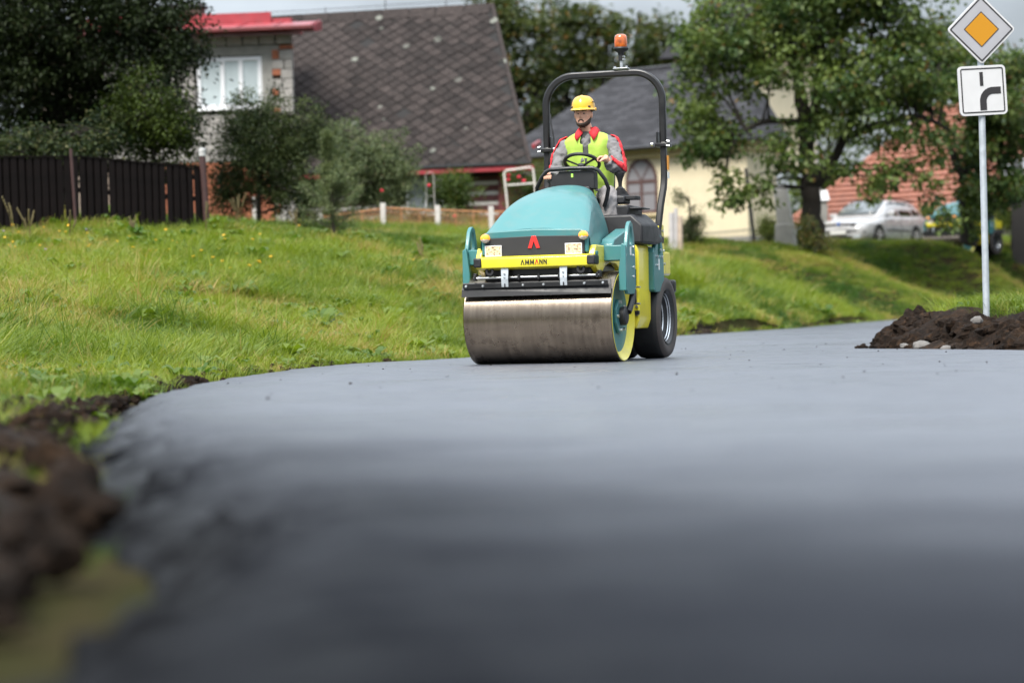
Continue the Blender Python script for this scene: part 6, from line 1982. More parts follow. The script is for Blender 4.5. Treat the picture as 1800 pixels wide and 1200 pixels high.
def ell(px, py, d, rx, ry, rd=None):
    """ellipsoid around a pixel: rx, ry in photograph pixels, rd depth radius in metres"""
    p = W(px, py, d); k = d / FPX
    return (tuple(p), (rx * k, rd if rd else (rx + ry) / 2 * k, ry * k))

def local(o, arr): return np.asarray(arr) - np.array(o.location)
def shift(ells, o): return [(tuple(np.array(c) - np.array(o.location)), r) for c, r in ells]
def loc_pts(o, pts): return [tuple(Vector(p) - Vector(o.location)) for p in pts]

def plant(name, label, cat, base, ells, n, per, ll, lw, mat_, seed, rmin=.18, rmax=.38, trunk=None, limbs=(), twigs=30, droop=.35, tint0=.45, tvar=.25, red=0.0, shell=.45, bark=None, r_twig=.02, group=None, extra=None, crown='crown', stem='trunk', curl=.18):
    rng = np.random.default_rng(seed)
    b = W(*base) if len(base) == 3 else Vector(base)
    z = gz(b.x, b.y)
    t = empty(name, (b.x, b.y, z))
    tag(t, label, cat, group)
    E_ = shift(ells, t)
    C, rad = clusters_in(E_, n, rng, rmin, rmax, shell)
    keep = C[:, 2] > .06
    C, rad = C[keep], rad[keep]
    if extra is not None:
        ex = local(t, extra[0]); C = np.concatenate([C, ex]); rad = np.concatenate([rad, np.full(len(ex), extra[1])])
    leaf_mesh(crown, C, rad, per, ll, lw, rng, droop, tint0, tvar, mat_, t, red, curl)
    if trunk is None:
        top = C[:, 2].max() * .8
        trunk = ([(0, 0, -.1), (.03, 0, top * .4), (C[:, 0].mean(), C[:, 1].mean(), top)], [.05, .04, .02])
        lm = []
    else:
        trunk = (loc_pts(t, trunk[0]), trunk[1]); lm = [(loc_pts(t, p), r) for p, r in limbs]
    woody(stem, trunk, lm, C, twigs, rng, bark or BARK, t, r_twig)
    return t

MAPLE = leaf_mat('maple leaf', (.020, .050, .012), (.12, .16, .036), (.16, .085, .03), trans=.32)
DARKL = leaf_mat('dark plum leaf', (.005, .009, .0035), (.024, .036, .011), (.045, .04, .02), trans=.18, spec=.12)
HAZEL = leaf_mat('hazel leaf', (.006, .013, .003), (.052, .075, .014), (.10, .09, .03), trans=.25, spec=.15)
LIMEL = leaf_mat('bright shrub leaf', (.022, .045, .009), (.085, .125, .022), (.16, .14, .03), trans=.35)
PRIV = leaf_mat('privet leaf', (.010, .021, .007), (.085, .11, .036), (.14, .13, .06), trans=.25, spec=.2)
APPL = leaf_mat('grey green apple leaf', (.028, .048, .018), (.155, .19, .085), (.20, .17, .09), trans=.28)
LIND = leaf_mat('linden leaf', (.020, .038, .011), (.075, .09, .022), (.20, .105, .03), trans=.35)
PINEL = leaf_mat('pine needles', (.05, .08, .03), (.19, .22, .09), None, trans=.15)
HEDG = leaf_mat('hedge leaf', (.03, .055, .010), (.13, .17, .03), (.18, .15, .04), trans=.3)
ROSE = mat('red rose', (.62, .02, .05), .6)

# maple behind the bank
D1 = 62.0
mb_ = W(1429, 436, D1)
plant('maple_tree', 'broad maple with a dark forked trunk standing before the white car', 'tree', (1429, 436, D1),
      [ell(1300, 60, D1, 120, 95, 2.0), ell(1235, 120, D1 + .5, 70, 70, 1.4), ell(1440, 20, D1 + .5, 150, 110, 2.2), ell(1560, 90, D1, 125, 120, 2.0), ell(1480, 165, D1 - 1, 110, 75, 1.5), ell(1610, 170, D1, 85, 70, 1.4), ell(1275, 230, D1 - .5, 75, 60, 1.1),
       ell(1380, 260, D1 - 1, 50, 50, .8), ell(1560, 235, D1 - 1, 80, 30, 1.0), ell(1340, 140, D1 - 1, 50, 45, .9), ell(1500, -60, D1, 190, 90, 2.4), ell(1530, 305, D1 - 1, 40, 14, .5), ell(1650, 270, D1, 35, 25, .6), ell(1225, 200, D1, 40, 60, .8), ell(1515, 325, D1 - 1.2, 38, 12, .4)],
      430, 62, .165, .12, MAPLE, 21, .26, .52, trunk=([W(1431, 440, D1), W(1429, 400, D1), W(1427, 350, D1), W(1423, 305, D1)], [.36, .28, .25, .28]),
      limbs=[([W(1424, 315, D1), W(1417, 260, D1), W(1410, 180, D1), W(1390, 90, D1), W(1360, 0, D1 - .4)], [.22, .20, .17, .12, .05]), ([W(1428, 330, D1), W(1452, 300, D1), W(1480, 250, D1), W(1515, 150, D1 + .3), W(1540, 20, D1)], [.15, .14, .12, .09, .04]),
             ([W(1418, 260, D1), W(1438, 160, D1), W(1445, 60, D1), W(1450, -40, D1)], [.16, .14, .1, .05]), ([W(1490, 240, D1), W(1560, 215, D1), W(1620, 205, D1 - .4), W(1670, 230, D1)], [.12, .1, .07, .03]), ([W(1405, 215, D1), W(1340, 215, D1 - .5), W(1290, 250, D1 - .6), W(1275, 300, D1 - .8)], [.1, .07, .05, .025])],
      twigs=150, droop=.7, tint0=.42, tvar=.26, red=.03, shell=.5, r_twig=.03,
      extra=(np.array([tuple(W(*q)) for q in [(1212, 276, 61.5), (1268, 322, 61), (1285, 345, 61), (1275, 356, 61), (1300, 350, 61), (1310, 335, 61), (1283, 310, 61), (1330, 330, 61), (1345, 320, 61), (1350, 350, 61), (1255, 285, 61.4), (1238, 262, 61.4), (1530, 344, 60.5), (1545, 330, 60.5), (1560, 320, 60.5), (1655, 375, 61), (1640, 352, 61), (1672, 395, 61), (1480, 300, 61), (1500, 290, 61), (1580, 300, 61), (1600, 285, 61), (1620, 310, 61), (1560, 290, 61), (1640, 320, 61)]]), .26))

# tree behind the sign
D2 = 66.0
plant('maple_tree', 'darker maple behind the sign pole hiding the second roller', 'tree', (1700, 424, D2),
      [ell(1745, 150, D2, 80, 80, 1.6), ell(1715, 240, D2, 50, 60, 1.1), ell(1775, 230, D2 + .5, 60, 60, 1.2), ell(1715, 320, D2, 55, 50, 1.0), ell(1770, 330, D2, 45, 60, 1.0), ell(1712, 385, D2 - .6, 16, 34, .4), ell(1670, 120, D2 + 1, 60, 80, 1.2)],
      240, 56, .16, .12, MAPLE, 22, .22, .42, trunk=([W(1702, 430, D2), W(1700, 380, D2), W(1698, 300, D2)], [.24, .2, .16]), limbs=[([W(1698, 300, D2), W(1720, 220, D2), W(1745, 130, D2)], [.15, .1, .05]), ([W(1699, 320, D2), W(1670, 260, D2), W(1645, 150, D2)], [.13, .09, .04])],
      twigs=80, droop=.55, tint0=.34, tvar=.26, red=.06, r_twig=.028)

# lindens beyond the chapel
for k, (cx_, sd_, lb, els) in enumerate((
        (905, 31, 'tall linden with airy crown just right of the cottage roof', [(890, 60, 75, 80), (920, 150, 70, 70), (870, 10, 60, 60), (945, 60, 50, 70), (930, 230, 60, 50), (905, 290, 45, 50)]),
        (1020, 32, 'middle linden with sky gaps above the driver helmet', [(1010, 40, 70, 70), (1040, 110, 80, 60), (980, 130, 60, 70), (1000, 200, 60, 60), (960, 200, 45, 60), (1080, 60, 40, 45)]),
        (1150, 33, 'rusty tinted linden behind the chapel roof right of the beacon', [(1130, 110, 60, 50), (1160, 60, 50, 40), (1180, 140, 60, 60), (1110, 170, 60, 40), (1210, 110, 60, 70), (1090, 150, 40, 40)]))):
    d = 104 + 3 * k
    plant('linden_tree', lb, 'tree', (cx_, 420, d), [ell(a, b, d, c * .95, e * .95, 1.8) for a, b, c, e in els], 150, 46, .23, .19, LIND, sd_, .32, .62,
          trunk=([W(cx_, 425, d), W(cx_ + 3, 250, d), W(cx_ - 2, 120, d)], [.3, .22, .12]), limbs=[([W(cx_, 260, d), W(cx_ + 40, 150, d), W(cx_ + 50, 60, d)], [.14, .1, .04]), ([W(cx_, 240, d), W(cx_ - 35, 120, d), W(cx_ - 25, 20, d)], [.14, .1, .04])],
          twigs=70, tint0=.40, tvar=.26, red=.07, group='lindens beyond the chapel', r_twig=.04, shell=.6)
# far greenery
for px, py, d, rx, ry, sd_, lb in ((1445, 270, 112, 85, 130, 41, 'far green tree seen between the chapel and the tiled roof'), (640, 330, 118, 90, 60, 42, 'far tree behind the cottage garden'), (1760, 250, 118, 110, 110, 43, 'far tree above the shed at the picture edge'), (200, 200, 116, 200, 120, 44, 'far tree behind the block house')):
    plant('broadleaf_tree', lb, 'tree', (px, 425, d), [ell(px, py, d, rx, ry), ell(px + rx * .3, py + ry * .5, d, rx * .8, ry * .6)], 60, 60, .26, .2, HEDG, sd_, .4, .8, twigs=20, tint0=.4, r_twig=.04, trunk=([W(px, 430, d), W(px, py, d)], [.25, .1]))

# dark plum tree at the left edge
D3 = 45.0
plant('plum_tree', 'big very dark leafy tree behind the plank fence', 'tree', (95, 405, D3),
      [ell(120, 20, D3, 190, 120, 2.0), ell(40, 130, D3, 130, 120, 1.8), ell(240, 60, D3 - .5, 95, 90, 1.3), ell(300, 20, D3, 50, 55, .8), ell(150, 170, D3 + .5, 120, 80, 1.5), ell(320, 120, D3 - .3, 38, 28, .5), ell(290, 95, D3, 50, 50, .8), ell(-60, 60, D3, 110, 150, 1.8), ell(90, -90, D3, 200, 90, 2.0), ell(60, 230, D3 + .3, 100, 50, 1.0), ell(200, 215, D3 + .6, 110, 60, 1.0), ell(290, 215, D3 + .8, 60, 60, .9), ell(30, 280, D3, 80, 40, .8), ell(150, 270, D3 + .3, 90, 40, .8), ell(320, 60, D3, 40, 45, .6)],
      760, 85, .105, .056, DARKL, 23, .20, .40, trunk=([W(95, 410, D3), W(100, 300, D3), W(105, 200, D3)], [.2, .17, .13]), limbs=[([W(102, 230, D3), W(60, 120, D3), W(20, 0, D3)], [.11, .08, .03]), ([W(105, 210, D3), W(190, 110, D3), W(260, 30, D3 - .3)], [.11, .08, .03]), ([W(105, 200, D3), W(130, 60, D3), W(140, -80, D3)], [.11, .08, .03])],
      twigs=120, tint0=.38, tvar=.26, droop=.6, red=.02)
plant('hazel_shrub', 'lighter green leafy shrub under the dark tree by the fence', 'shrub', (270, 400, 42.5), [ell(270, 190, 42.5, 60, 60, .8), ell(310, 225, 42.3, 40, 45, .6), ell(225, 200, 42.6, 40, 50, .6), ell(275, 250, 42.6, 60, 30, .6), ell(240, 140, 42.6, 22, 26, .4), ell(270, 300, 42.6, 60, 40, .6)],
      150, 60, .075, .045, HAZEL, 24, .16, .3, twigs=60, tint0=.45, tvar=.3, red=.02)
plant('elder_shrub', 'dull olive shrub poking above the plank fence at the picture edge', 'shrub', (60, 410, 42), [ell(40, 260, 42, 70, 40, .8), ell(130, 265, 42, 60, 35, .7), ell(180, 240, 42.2, 50, 40, .6)], 110, 60, .075, .042, PRIV, 25, .16, .3, twigs=40, tint0=.14, tvar=.25, red=.12)

# garden shrubs
plant('privet_bush', 'large dark round bush in front of the block house', 'shrub', (455, 400, 47), [ell(440, 280, 47, 75, 90, 1.0), ell(510, 260, 47.3, 55, 75, .8), ell(400, 330, 46.8, 35, 55, .6), ell(520, 340, 47, 55, 50, .7), ell(450, 210, 47, 60, 45, .7), ell(555, 235, 47.5, 30, 45, .5)],
      430, 80, .06, .034, PRIV, 26, .14, .28, twigs=80, tint0=.36, tvar=.3, red=.02, bark=BARK2,
      extra=(np.array([tuple(W(*q)) for q in [(418, 165, 47), (440, 160, 47), (485, 155, 47), (480, 172, 47), (440, 178, 47), (415, 180, 47), (535, 178, 47.4), (560, 190, 47.4), (500, 175, 47), (395, 200, 47)]]), .13))
plant('apple_tree', 'small grey green apple tree left of the log wall', 'tree', (668, 400, 54.5), [ell(650, 290, 54.5, 55, 45, .7), ell(700, 310, 54.5, 45, 45, .6), ell(620, 320, 54.5, 45, 45, .6), ell(670, 345, 54.5, 65, 25, .6), ell(600, 265, 54.8, 45, 55, .6), ell(650, 265, 54.6, 40, 30, .5)],
      320, 64, .066, .04, APPL, 27, .14, .28, twigs=80, tint0=.42, tvar=.3, red=.03, bark=BARK2,
      extra=(np.array([tuple(W(*q)) for q in [(626, 215, 54.5), (628, 232, 54.5), (630, 248, 54.5), (640, 262, 54.5), (684, 235, 54.5), (687, 250, 54.5), (708, 232, 54.5), (704, 250, 54.5), (736, 262, 54.5), (730, 280, 54.5), (690, 268, 54.5)]]), .11))
plant('rose_bush', 'green rose bush in front of the striped log wall', 'shrub', (805, 400, 55.5), [ell(800, 325, 55.5, 28, 30, .5), ell(808, 350, 55.5, 32, 25, .5), ell(775, 345, 55.5, 30, 35, .5), ell(830, 372, 55.5, 22, 18, .4)], 110, 60, .06, .038, LIMEL, 28, .12, .24, twigs=40, tint0=.4, tvar=.28, red=.04, bark=BARK2)
rb2 = plant('rose_bush', 'climbing rose with red blooms on the white trellis', 'shrub', (918, 400, 56.4), [ell(905, 315, 56.4, 20, 20, .3), ell(935, 330, 56.6, 20, 30, .4), ell(915, 360, 56.4, 26, 34, .4), ell(945, 305, 56.8, 14, 16, .3)], 80, 50, .055, .034, LIMEL, 29, .1, .2, twigs=40, tint0=.45, bark=BARK2)
for q in ((903, 300, 56.1), (893, 316, 56.1), (912, 311, 56.1), (894, 308, 56.1), (921, 318, 56.1)):
    p = W(*q) - Vector(rb2.location)
    MB().ball(tuple(p), .05, 8, 6, (1, 1, .8)).build('rose', ROSE, rb2, smooth=60)
rb3 = plant('rose_bush', 'low weedy rose growth along the foot of the wire fence', 'shrub', (720, 398, 53.2), [ell(700, 382, 53.2, 60, 14, .4), ell(790, 384, 53.2, 50, 14, .4), ell(620, 388, 53.2, 40, 12, .4)], 90, 40, .06, .03, APPL, 30, .1, .2, twigs=20, tint0=.45, red=.15, bark=BARK2)
for q in ((800, 380, 52.8), (754, 326, 54.6), (672, 335, 54)):
    p = W(*q) - Vector(rb3.location)
    MB().ball(tuple(p), .045, 8, 6, (1, 1, .8)).build('rose', ROSE, rb3, smooth=60)
plant('lilac_shrub', 'grey green shrub against the chapel wall behind the stakes', 'shrub', (1212, 432, 61), [ell(1212, 405, 61, 22, 28, .4), ell(1222, 390, 61, 14, 24, .3), ell(1190, 350, 60, 8, 20, .2)], 60, 50, .06, .03, PRIV, 51, .1, .2, twigs=30, tint0=.45, bark=BARK2)
plant('boxwood_bush', 'yellow green bush at the foot of the stele', 'shrub', (1352, 434, 67), [ell(1352, 410, 67, 20, 24, .4), ell(1345, 395, 67, 10, 14, .3)], 50, 50, .06, .035, HEDG, 52, .1, .2, twigs=20, tint0=.6, red=.1, bark=BARK2)
plant('boxwood_bush', 'low bright bush between the stele and the maple trunk', 'shrub', (1402, 434, 67), [ell(1402, 418, 67, 14, 14, .3)], 26, 50, .06, .035, HEDG, 53, .1, .18, twigs=14, tint0=.75, red=.05, bark=BARK2)
plant('tree_shoots', 'reddish brown shoots around the foot of the maple trunk', 'shrub', (1430, 437, 61.2), [ell(1430, 418, 61.2, 28, 18, .4), ell(1415, 395, 61.2, 14, 18, .3), ell(1450, 425, 61, 22, 10, .3)], 60, 40, .06, .035, MAPLE, 54, .1, .2, twigs=40, tint0=.4, red=.45, bark=BARK2)
plant('hedge_bush', 'green bush beside the second roller at the picture edge', 'shrub', (1778, 420, 72), [ell(1780, 390, 72, 35, 26, .7), ell(1740, 372, 73, 25, 30, .6), ell(1800, 350, 73, 30, 40, .6)], 110, 50, .08, .05, HEDG, 55, .15, .3, twigs=30, tint0=.55)
plant('hedge_bush', 'dull green bush between the white car and the second roller', 'shrub', (1632, 424, 80), [ell(1632, 385, 80, 24, 24, .5)], 40, 50, .08, .05, HEDG, 56, .15, .3, twigs=14, tint0=.4)

# young pine on the bank
def sapling():
    d = 41.0; b = W(588, 432, d)
    t = empty('pine_sapling', (b.x, b.y, gz(b.x, b.y)))
    tag(t, 'slender young pine with soft needles growing on the bank before the shrubs', 'tree')
    rng = np.random.default_rng(61)
    top = W(574, 232, d).z - t.location.z; lean = W(574, 232, d).x - b.x
    C = []
    mb = MB(); mb.tube([(0, 0, -.1), (lean * .4, 0, top * .5), (lean, 0, top)], [.035, .025, .008], 8)
    for k in range(80):
        h = .12 + .86 * rng.random() ** .9
        a = rng.uniform(0, 6.28)
        l = (.40 * math.sin(min(1, h * 1.3 + .12) * math.pi) ** .7 + .08) * rng.uniform(.5, 1.25)
        if h > .75: l *= .55
        z0 = top * h; x0 = lean * h
        e_ = (x0 + l * math.cos(a), l * math.sin(a), z0 + l * rng.uniform(.2, .65))
        mb.tube([(x0, 0, z0), ((x0 + e_[0]) / 2, e_[1] / 2, (z0 + e_[2]) / 2 - .02), e_], [.010, .008, .003], 5, cap=False)
        for s in np.linspace(.3, 1.05, 7): C.append((x0 + (e_[0] - x0) * s, e_[1] * s, z0 + (e_[2] - z0) * s))
    for s in np.linspace(.7, 1, 8): C.append((lean * s, 0, top * s))
    C = np.array(C)
    leaf_mesh('crown', C, np.full(len(C), .055), 22, .085, .010, rng, -.25, .4, .3, PINEL, t, 0, .02)
    mb.build('trunk', BARK2, t, smooth=60)
sapling()

# tall dry weeds along the fence foot and the single dead stalk
WEED = leaf_mat('dry weed', (.10, .085, .035), (.24, .19, .09), None, trans=.25)
def weed(px, py, d, h, seed, label, name='dry_weed', grp='dry weeds along the fences'):
    rng = random.Random(seed)
    b = W(px, py, d)
    mb = MB()
    for k in range(rng.randint(3, 6)):
        hh = h * rng.uniform(.6, 1.1); a = rng.uniform(0, 6.28); ln = rng.uniform(.05, .35) * hh
        e_ = (math.cos(a) * ln, math.sin(a) * ln * .5, hh)
        mb.tube([(rng.gauss(0, .04), 0, -.05), (e_[0] * .35, e_[1] * .35, hh * .6), e_], [.006, .005, .003], 5)
        for q in range(5):
            t = .72 + .28 * q / 4
            mb.ball((e_[0] * t * t, e_[1] * t * t, hh * t), .018, 5, 4, (.7, .7, 1.7))
    o = mb.build(name, WEED, None, smooth=60)
    at = o.data.attributes.new('tint', 'FLOAT', 'POINT'); at.data.foreach_set('value', np.full(len(o.data.vertices), rng.uniform(.2, .9), np.float32))
    o.location = (b.x, b.y, gz(b.x, b.y))
    tag(o, label, 'weed', grp)
for k, (px, py, d, h, lb) in enumerate(((25, 412, 36.5, .75, 'tall dry weed stalks before the fence at the picture edge'), (50, 412, 36.6, .6, 'second tuft of dry weeds from the picture edge before the fence'), (125, 408, 37, .45, 'short dry weed tuft near the thin fence post'), (235, 402, 38, .4, 'low dry weed tuft before the middle of the fence'),
                                        (362, 400, 39, .75, 'tall straw stalks leaning on the capped end post of the fence'), (420, 402, 41, .6, 'brown dock stalks between the end post and the bush'), (743, 432, 40, .45, 'single bleached dead stalk on the bank before the wire fence'), (520, 402, 44, .4, 'thin dry stalks in the grass before the dark bush'))):
    weed(px, py, d, h, 70 + k, lb)
# ------------------------------------------------------------------ parked white estate car
CARW = mat('white car paint', (.42, .42, .43), .25, coat=.8, var=.02)
CGL = mat('car glass', (.012, .015, .015), .06, coat=.3)
CWS = mat('windscreen', (.09, .105, .11), .08, coat=.35)
CBLK = mat('car black trim', (.015, .015, .016), .5)
CHEAD = mat('headlamp glass', (.36, .40, .41), .12, coat=1.0)
CALLOY = mat('alloy wheel', (.55, .55, .56), .35, metal=.6)
CHROME = mat('chrome trim', (.75, .75, .77), .12, metal=1.0)
PLATE = mat('number plate', (.6, .6, .58), .5)
CBLUE = mat('blue badge', (.05, .12, .35), .3, coat=.5)

def apply_bool(o, cutters):
    for c in cutters:
        m_ = o.modifiers.new('cut', 'BOOLEAN'); m_.operation = 'DIFFERENCE'; m_.object = c; m_.solver = 'EXACT'
    dg = bpy.context.evaluated_depsgraph_get()
    me = bpy.data.meshes.new_from_object(o.evaluated_get(dg))
    o.modifiers.clear(); o.data = me
    for c in cutters: bpy.data.objects.remove(c)
    me.shade_smooth(); me.set_sharp_from_angle(angle=R(32))

def build_car():
    d = 71.5
    fw_ = W(1541, 433, d)                                  # front wheel on the visible side
    th = R(34)
    t = empty('parked_car', (0, 0, 0), -th)
    tag(t, 'white estate car parked behind the maple trunk', 'car')
    lw = Vector((.78, .92, 0))
    off = Matrix.Rotation(-th, 3, 'Z') @ lw
    bx, by = fw_.x - off.x, fw_.y - off.y
    t.location = (bx, by, W(1541, 435, d).z)
    # lower body
    ST = [(0.0, .58, .30, .55, .60), (.06, .70, .22, .60, .66), (.20, .80, .19, .68, .74), (.45, .865, .18, .73, .80), (.80, .88, .18, .78, .865), (1.20, .885, .18, .85, .935), (1.8, .885, .18, .90, .945), (2.6, .885, .18, .91, .955), (3.5, .885, .18, .93, .965), (4.1, .87, .20, .94, .965), (4.38, .83, .24, .92, .95), (4.54, .74, .32, .85, .88)]
    rings = []
    for (y, w, zb, zs, zt) in ST:
        half = [(0, zb), (w * .86, zb), (w * .97, zb + .10), (w, zb + .24), (w * 1.0, zs - .12), (w * .975, zs - .02), (w * .90, zs + (zt - zs) * .6), (w * .55, zt + .012), (0, zt + .025)]
        rings.append([(p[0], y, p[1]) for p in half] + [(-p[0], y, p[1]) for p in reversed(half[1:-1])])
    mb = MB(); mb.loft(rings)
    body = mb.build('body', CARW, t, smooth=32)
    cut = []
    for y in (.92, 3.50):
        for s in (-1, 1):
            cut.append(MB().cyl((s * .60, y, .318), (s * 1.1, y, .318), .375, 40).build('cutter', None, t))
    bpy.context.view_layer.update()
    apply_bool(body, cut)
    for y in (.92, 3.50):
        for s in (-1, 1):
            MB().lathe([(.374, s * .62), (.374, s * .874)], 40, 'x', (0, y, .318)).build('wheel_arch', CBLK, body)
    MB().bb((-.6, .3, .25), (.6, 4.2, .6)).build('underbody', CBLK, body)
    # greenhouse
    GH = [(1.12, .76, .70, .93, .955), (1.5, .80, .66, .94, 1.185), (2.02, .81, .60, .945, 1.425), (2.5, .81, .595, .95, 1.455), (3.3, .80, .59, .955, 1.445), (3.95, .79, .575, .96, 1.405), (4.30, .77, .56, .96, 1.20), (4.46, .74, .64, .94, .98)]
    rings = []
    for (y, wb, wt, zb, zt) in GH:
        half = [(0, zb - .05), (wb, zb - .05), (wb, zb), (wb * .35 + wt * .65, zb + (zt - zb) * .66), (wt + .015, zt - .035), (wt * .88, zt - .008), (0, zt + .018)]
        rings.append([(p[0], y, p[1]) for p in half] + [(-p[0], y, p[1]) for p in reversed(half[1:-1])])
    g = MB(); g.loft(rings); g.build('cabin', CARW, t, smooth=30)
    def gside(y, f, s, o=.006):
        """point on the cabin side at length y, height fraction f"""
        wb, wt, zb, zt = [float(np.interp(y, [q[0] for q in GH], [q[i] for q in GH])) for i in (1, 2, 3, 4)]
        z = zb + (zt - .035 - zb) * f
        k = f / .66 if f < .66 else 1
        w = wb + (wb * .35 + wt * .65 - wb) * min(k, 1)
        if f > .66: w = (wb * .35 + wt * .65) + (wt + .015 - (wb * .35 + wt * .65)) * (f - .66) / .34
        return (s * (w + o), y, z)
    for s in (-1, 1):
        for nm, c in (('side_window', [(1.55, .05), (1.66, .84), (2.06, .93), (2.43, .95), (2.43, .04)]), ('side_window', [(2.52, .04), (2.52, .95), (3.0, .95), (3.34, .92), (3.44, .05)]), ('side_window', [(3.52, .06), (3.44, .90), (3.85, .88), (4.08, .58), (4.14, .16)])):
            rows = []
            n = 8
            # strip mesh following the cabin side
            ys = [q[0] for q in c]; lo, hi = min(ys), max(ys)
            up_pts = sorted([q for q in c if q[1] > .5]); dn_pts = sorted([q for q in c if q[1] <= .5])
            A_ = [gside(lo0 + (hi0 - lo0) * k / n, float(np.interp(lo0 + (hi0 - lo0) * k / n, [q[0] for q in dn_pts], [q[1] for q in dn_pts])), s) for lo0, hi0 in [(dn_pts[0][0], dn_pts[-1][0])] for k in range(n + 1)]
            Bq = [gside(lo0 + (hi0 - lo0) * k / n, float(np.interp(lo0 + (hi0 - lo0) * k / n, [q[0] for q in up_pts], [q[1] for q in up_pts])), s) for lo0, hi0 in [(up_pts[0][0], up_pts[-1][0])] for k in range(n + 1)]
            Mq = []
            for a, b in zip(A_, Bq):
                y = (a[1] + b[1]) / 2; f = .66
                Mq.append(gside(a[1] * .34 + b[1] * .66, .62, s))
            wmb = MB(); wmb.loft([A_, Mq, Bq], closed=False)
            o = wmb.build(nm, CGL, t, smooth=60)
            sv = o.modifiers.new('thick', 'SOLIDIFY'); sv.thickness = .006
        # mirror, handles, mouldings, door seams
        mr = MB().box((s * .96, 1.62, 1.02), (.20, .13, .14)).build('wing_mirror', CARW, t, bevel=.035, seg=3)
        MB().box((s * .86, 1.60, .97), (.1, .06, .04)).build('mirror_arm', CBLK, mr)
        for y in (2.25, 3.15): MB().box((s * .89, y, .80), (.03, .17, .035)).build('door_handle', CARW, t, bevel=.01)
        MB().bb((s * .884, 1.42, .50), (s * .897, 3.08, .545)).build('side_moulding', CBLK, t, bevel=.004)
        for y in (1.36, 2.46): MB().bb((s * .880, y, .30), (s * .8875, y + .012, .92)).build('door_seam', CBLK, t)
        MB().bb((s * .55, 2.05, 1.46), (s * .60, 4.0, 1.50)).build('roof_rail', CBLK, t, bevel=.01)
        hl = MB()
        hl.add([(s * .52, .125, .58), (s * .80, .30, .60), (s * .83, .42, .70), (s * .72, .22, .742), (s * .54, .11, .715)], [(0, 1, 2, 3, 4)])
        hl.add([(p[0], p[1] + .10, p[2]) for p in hl.v[:5]], [(4, 3, 2, 1, 0)])
        hl.f += [(i, (i + 1) % 5, 5 + (i + 1) % 5, 5 + i) for i in range(5)]
        hl.v = [(p[0] * 1.0, p[1] - .03, p[2] + .0) for p in hl.v]
        hl.build('headlamp', CHEAD, t, smooth=0)
        MB().bb((s * .50, -.02, .26), (s * .70, .04, .36)).build('fog_lamp', CHEAD, t, bevel=.01)
        MB().bb((s * .70, 4.36, .62), (s * .845, 4.46, .93)).build('tail_lamp', mat('tail lamp', (.35, .02, .02), .2, coat=.8), t, bevel=.01)
        for y in (.92, 3.50):
            w_ = MB().lathe([(.20, s * .70), (.27, s * .69), (.308, s * .70), (.317, s * .74), (.317, s * .85), (.308, s * .885), (.27, s * .892), (.215, s * .885)], 36, 'x', (0, y, .317), close=True).build('wheel', RUB, t, smooth=50)
            MB().lathe([(.214, s * .882), (.205, s * .875), (.20, s * .83), (0, s * .82)], 32, 'x', (0, y, .317)).build('rim', CBLK, w_, smooth=40)
            MB().lathe([(.216, s * .88), (.213, s * .887), (.200, s * .885), (.196, s * .875)], 32, 'x', (0, y, .317)).build('rim_ring', CALLOY, w_, smooth=40)
            for k in range(5):
                a = k * 2 * math.pi / 5 + .3
                ca, sa = math.cos(a), math.sin(a)
                MB().tube([(s * .872, y, .317), (s * .88, y + .2 * ca, .317 + .2 * sa)], .03, flat=(.075, .02)).build('spoke', CALLOY, w_, bevel=.006)
            MB().lathe([(0, s * .892), (.045, s * .89), (.05, s * .87)], 16, 'x', (0, y, .317)).build('hub_cap', CALLOY, w_)
    # windscreen following the cabin front
    ws = MB(); rows = []
    for k in range(7):
        y = 1.20 + (1.96 - 1.20) * k / 6
        wb, wt, zb, zt = [float(np.interp(y, [q[0] for q in GH], [q[i] for q in GH])) for i in (1, 2, 3, 4)]
        rows.append([(wt * u, y - .012 - .05 * (1 - u * u), zt + .012 + .018 * (1 - abs(u))) for u in (-.93, -.6, -.3, 0, .3, .6, .93)])
    ws.loft(rows, closed=False)
    o = ws.build('windscreen', CWS, t, smooth=60); sv = o.modifiers.new('thick', 'SOLIDIFY'); sv.thickness = .006; sv.offset = 1
    # face
    gr = MB().add([(-.50, .03, .575), (.50, .03, .575), (.54, .055, .70), (-.54, .055, .70)] + [(-.50, .2, .575), (.50, .2, .575), (.54, .2, .70), (-.54, .2, .70)], [(0, 1, 2, 3), (7, 6, 5, 4), (0, 4, 5, 1), (1, 5, 6, 2), (2, 6, 7, 3), (3, 7, 4, 0)])
    gr.v = [(p[0], p[1] - .02, p[2]) for p in gr.v]
    go_ = gr.build('grille', CBLK, t, smooth=0)
    MB().tube([(-.55, .03, .712), (0, .0, .72), (.55, .03, .712)], .012, flat=(.03, .02)).build('grille_trim', CHROME, go_)
    MB().lathe([(0, -.02), (.05, -.018), (.055, .02)], 20, 'y', (0, .0, .705)).build('badge', CBLUE, go_)
    MB().tube([(-.78, .16, .46), (-.60, .035, .46), (0, -.025, .46), (.60, .035, .46), (.78, .16, .46)], .02, flat=(.03, .05)).build('bumper_strip', CBLK, t)
    MB().bb((-.42, -.03, .25), (.42, .05, .36)).build('air_intake', CBLK, t, bevel=.01)
    MB().bb((-.26, -.055, .40), (.26, -.035, .51)).build('number_plate', PLATE, t, bevel=.004)
    MB().box((0, 1.9, .98), (1.2, .5, .1)).build('dashboard', CBLK, t)
build_car()

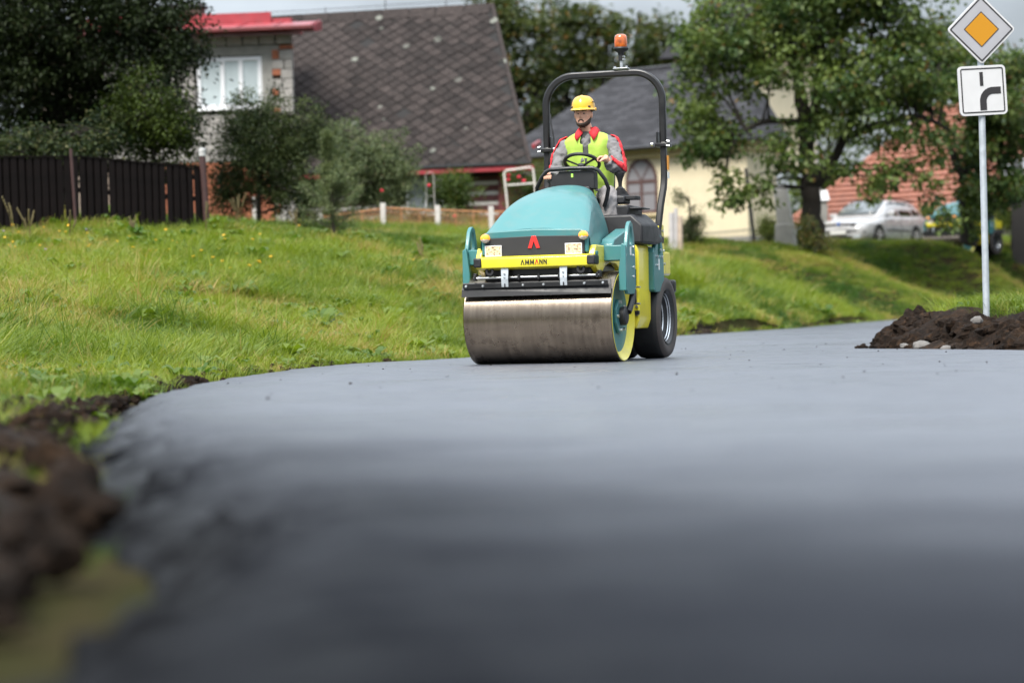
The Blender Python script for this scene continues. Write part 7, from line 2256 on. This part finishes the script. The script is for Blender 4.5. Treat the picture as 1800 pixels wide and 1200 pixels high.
# ------------------------------------------------------------------ second roller behind the tree
r2 = copy_tree(roller, None, skip=('rollbar', 'beacon_bracket', 'beacon_stem'))
p2 = W(1668, 428, 69.5)
r2.location = (p2.x, p2.y, W(1668, 448, 69.5).z)
for c_ in r2.children_recursive:
    if c_.name.startswith('lamp_lens') and c_.data.materials[0] == GLOW:
        c_.data = c_.data.copy(); c_.data.materials[0] = CLEAR
r2.rotation_euler = (0, 0, -R(40))
tag(r2, 'second teal and yellow roller without a driver, half hidden behind the leaves', 'road roller', 'road rollers')
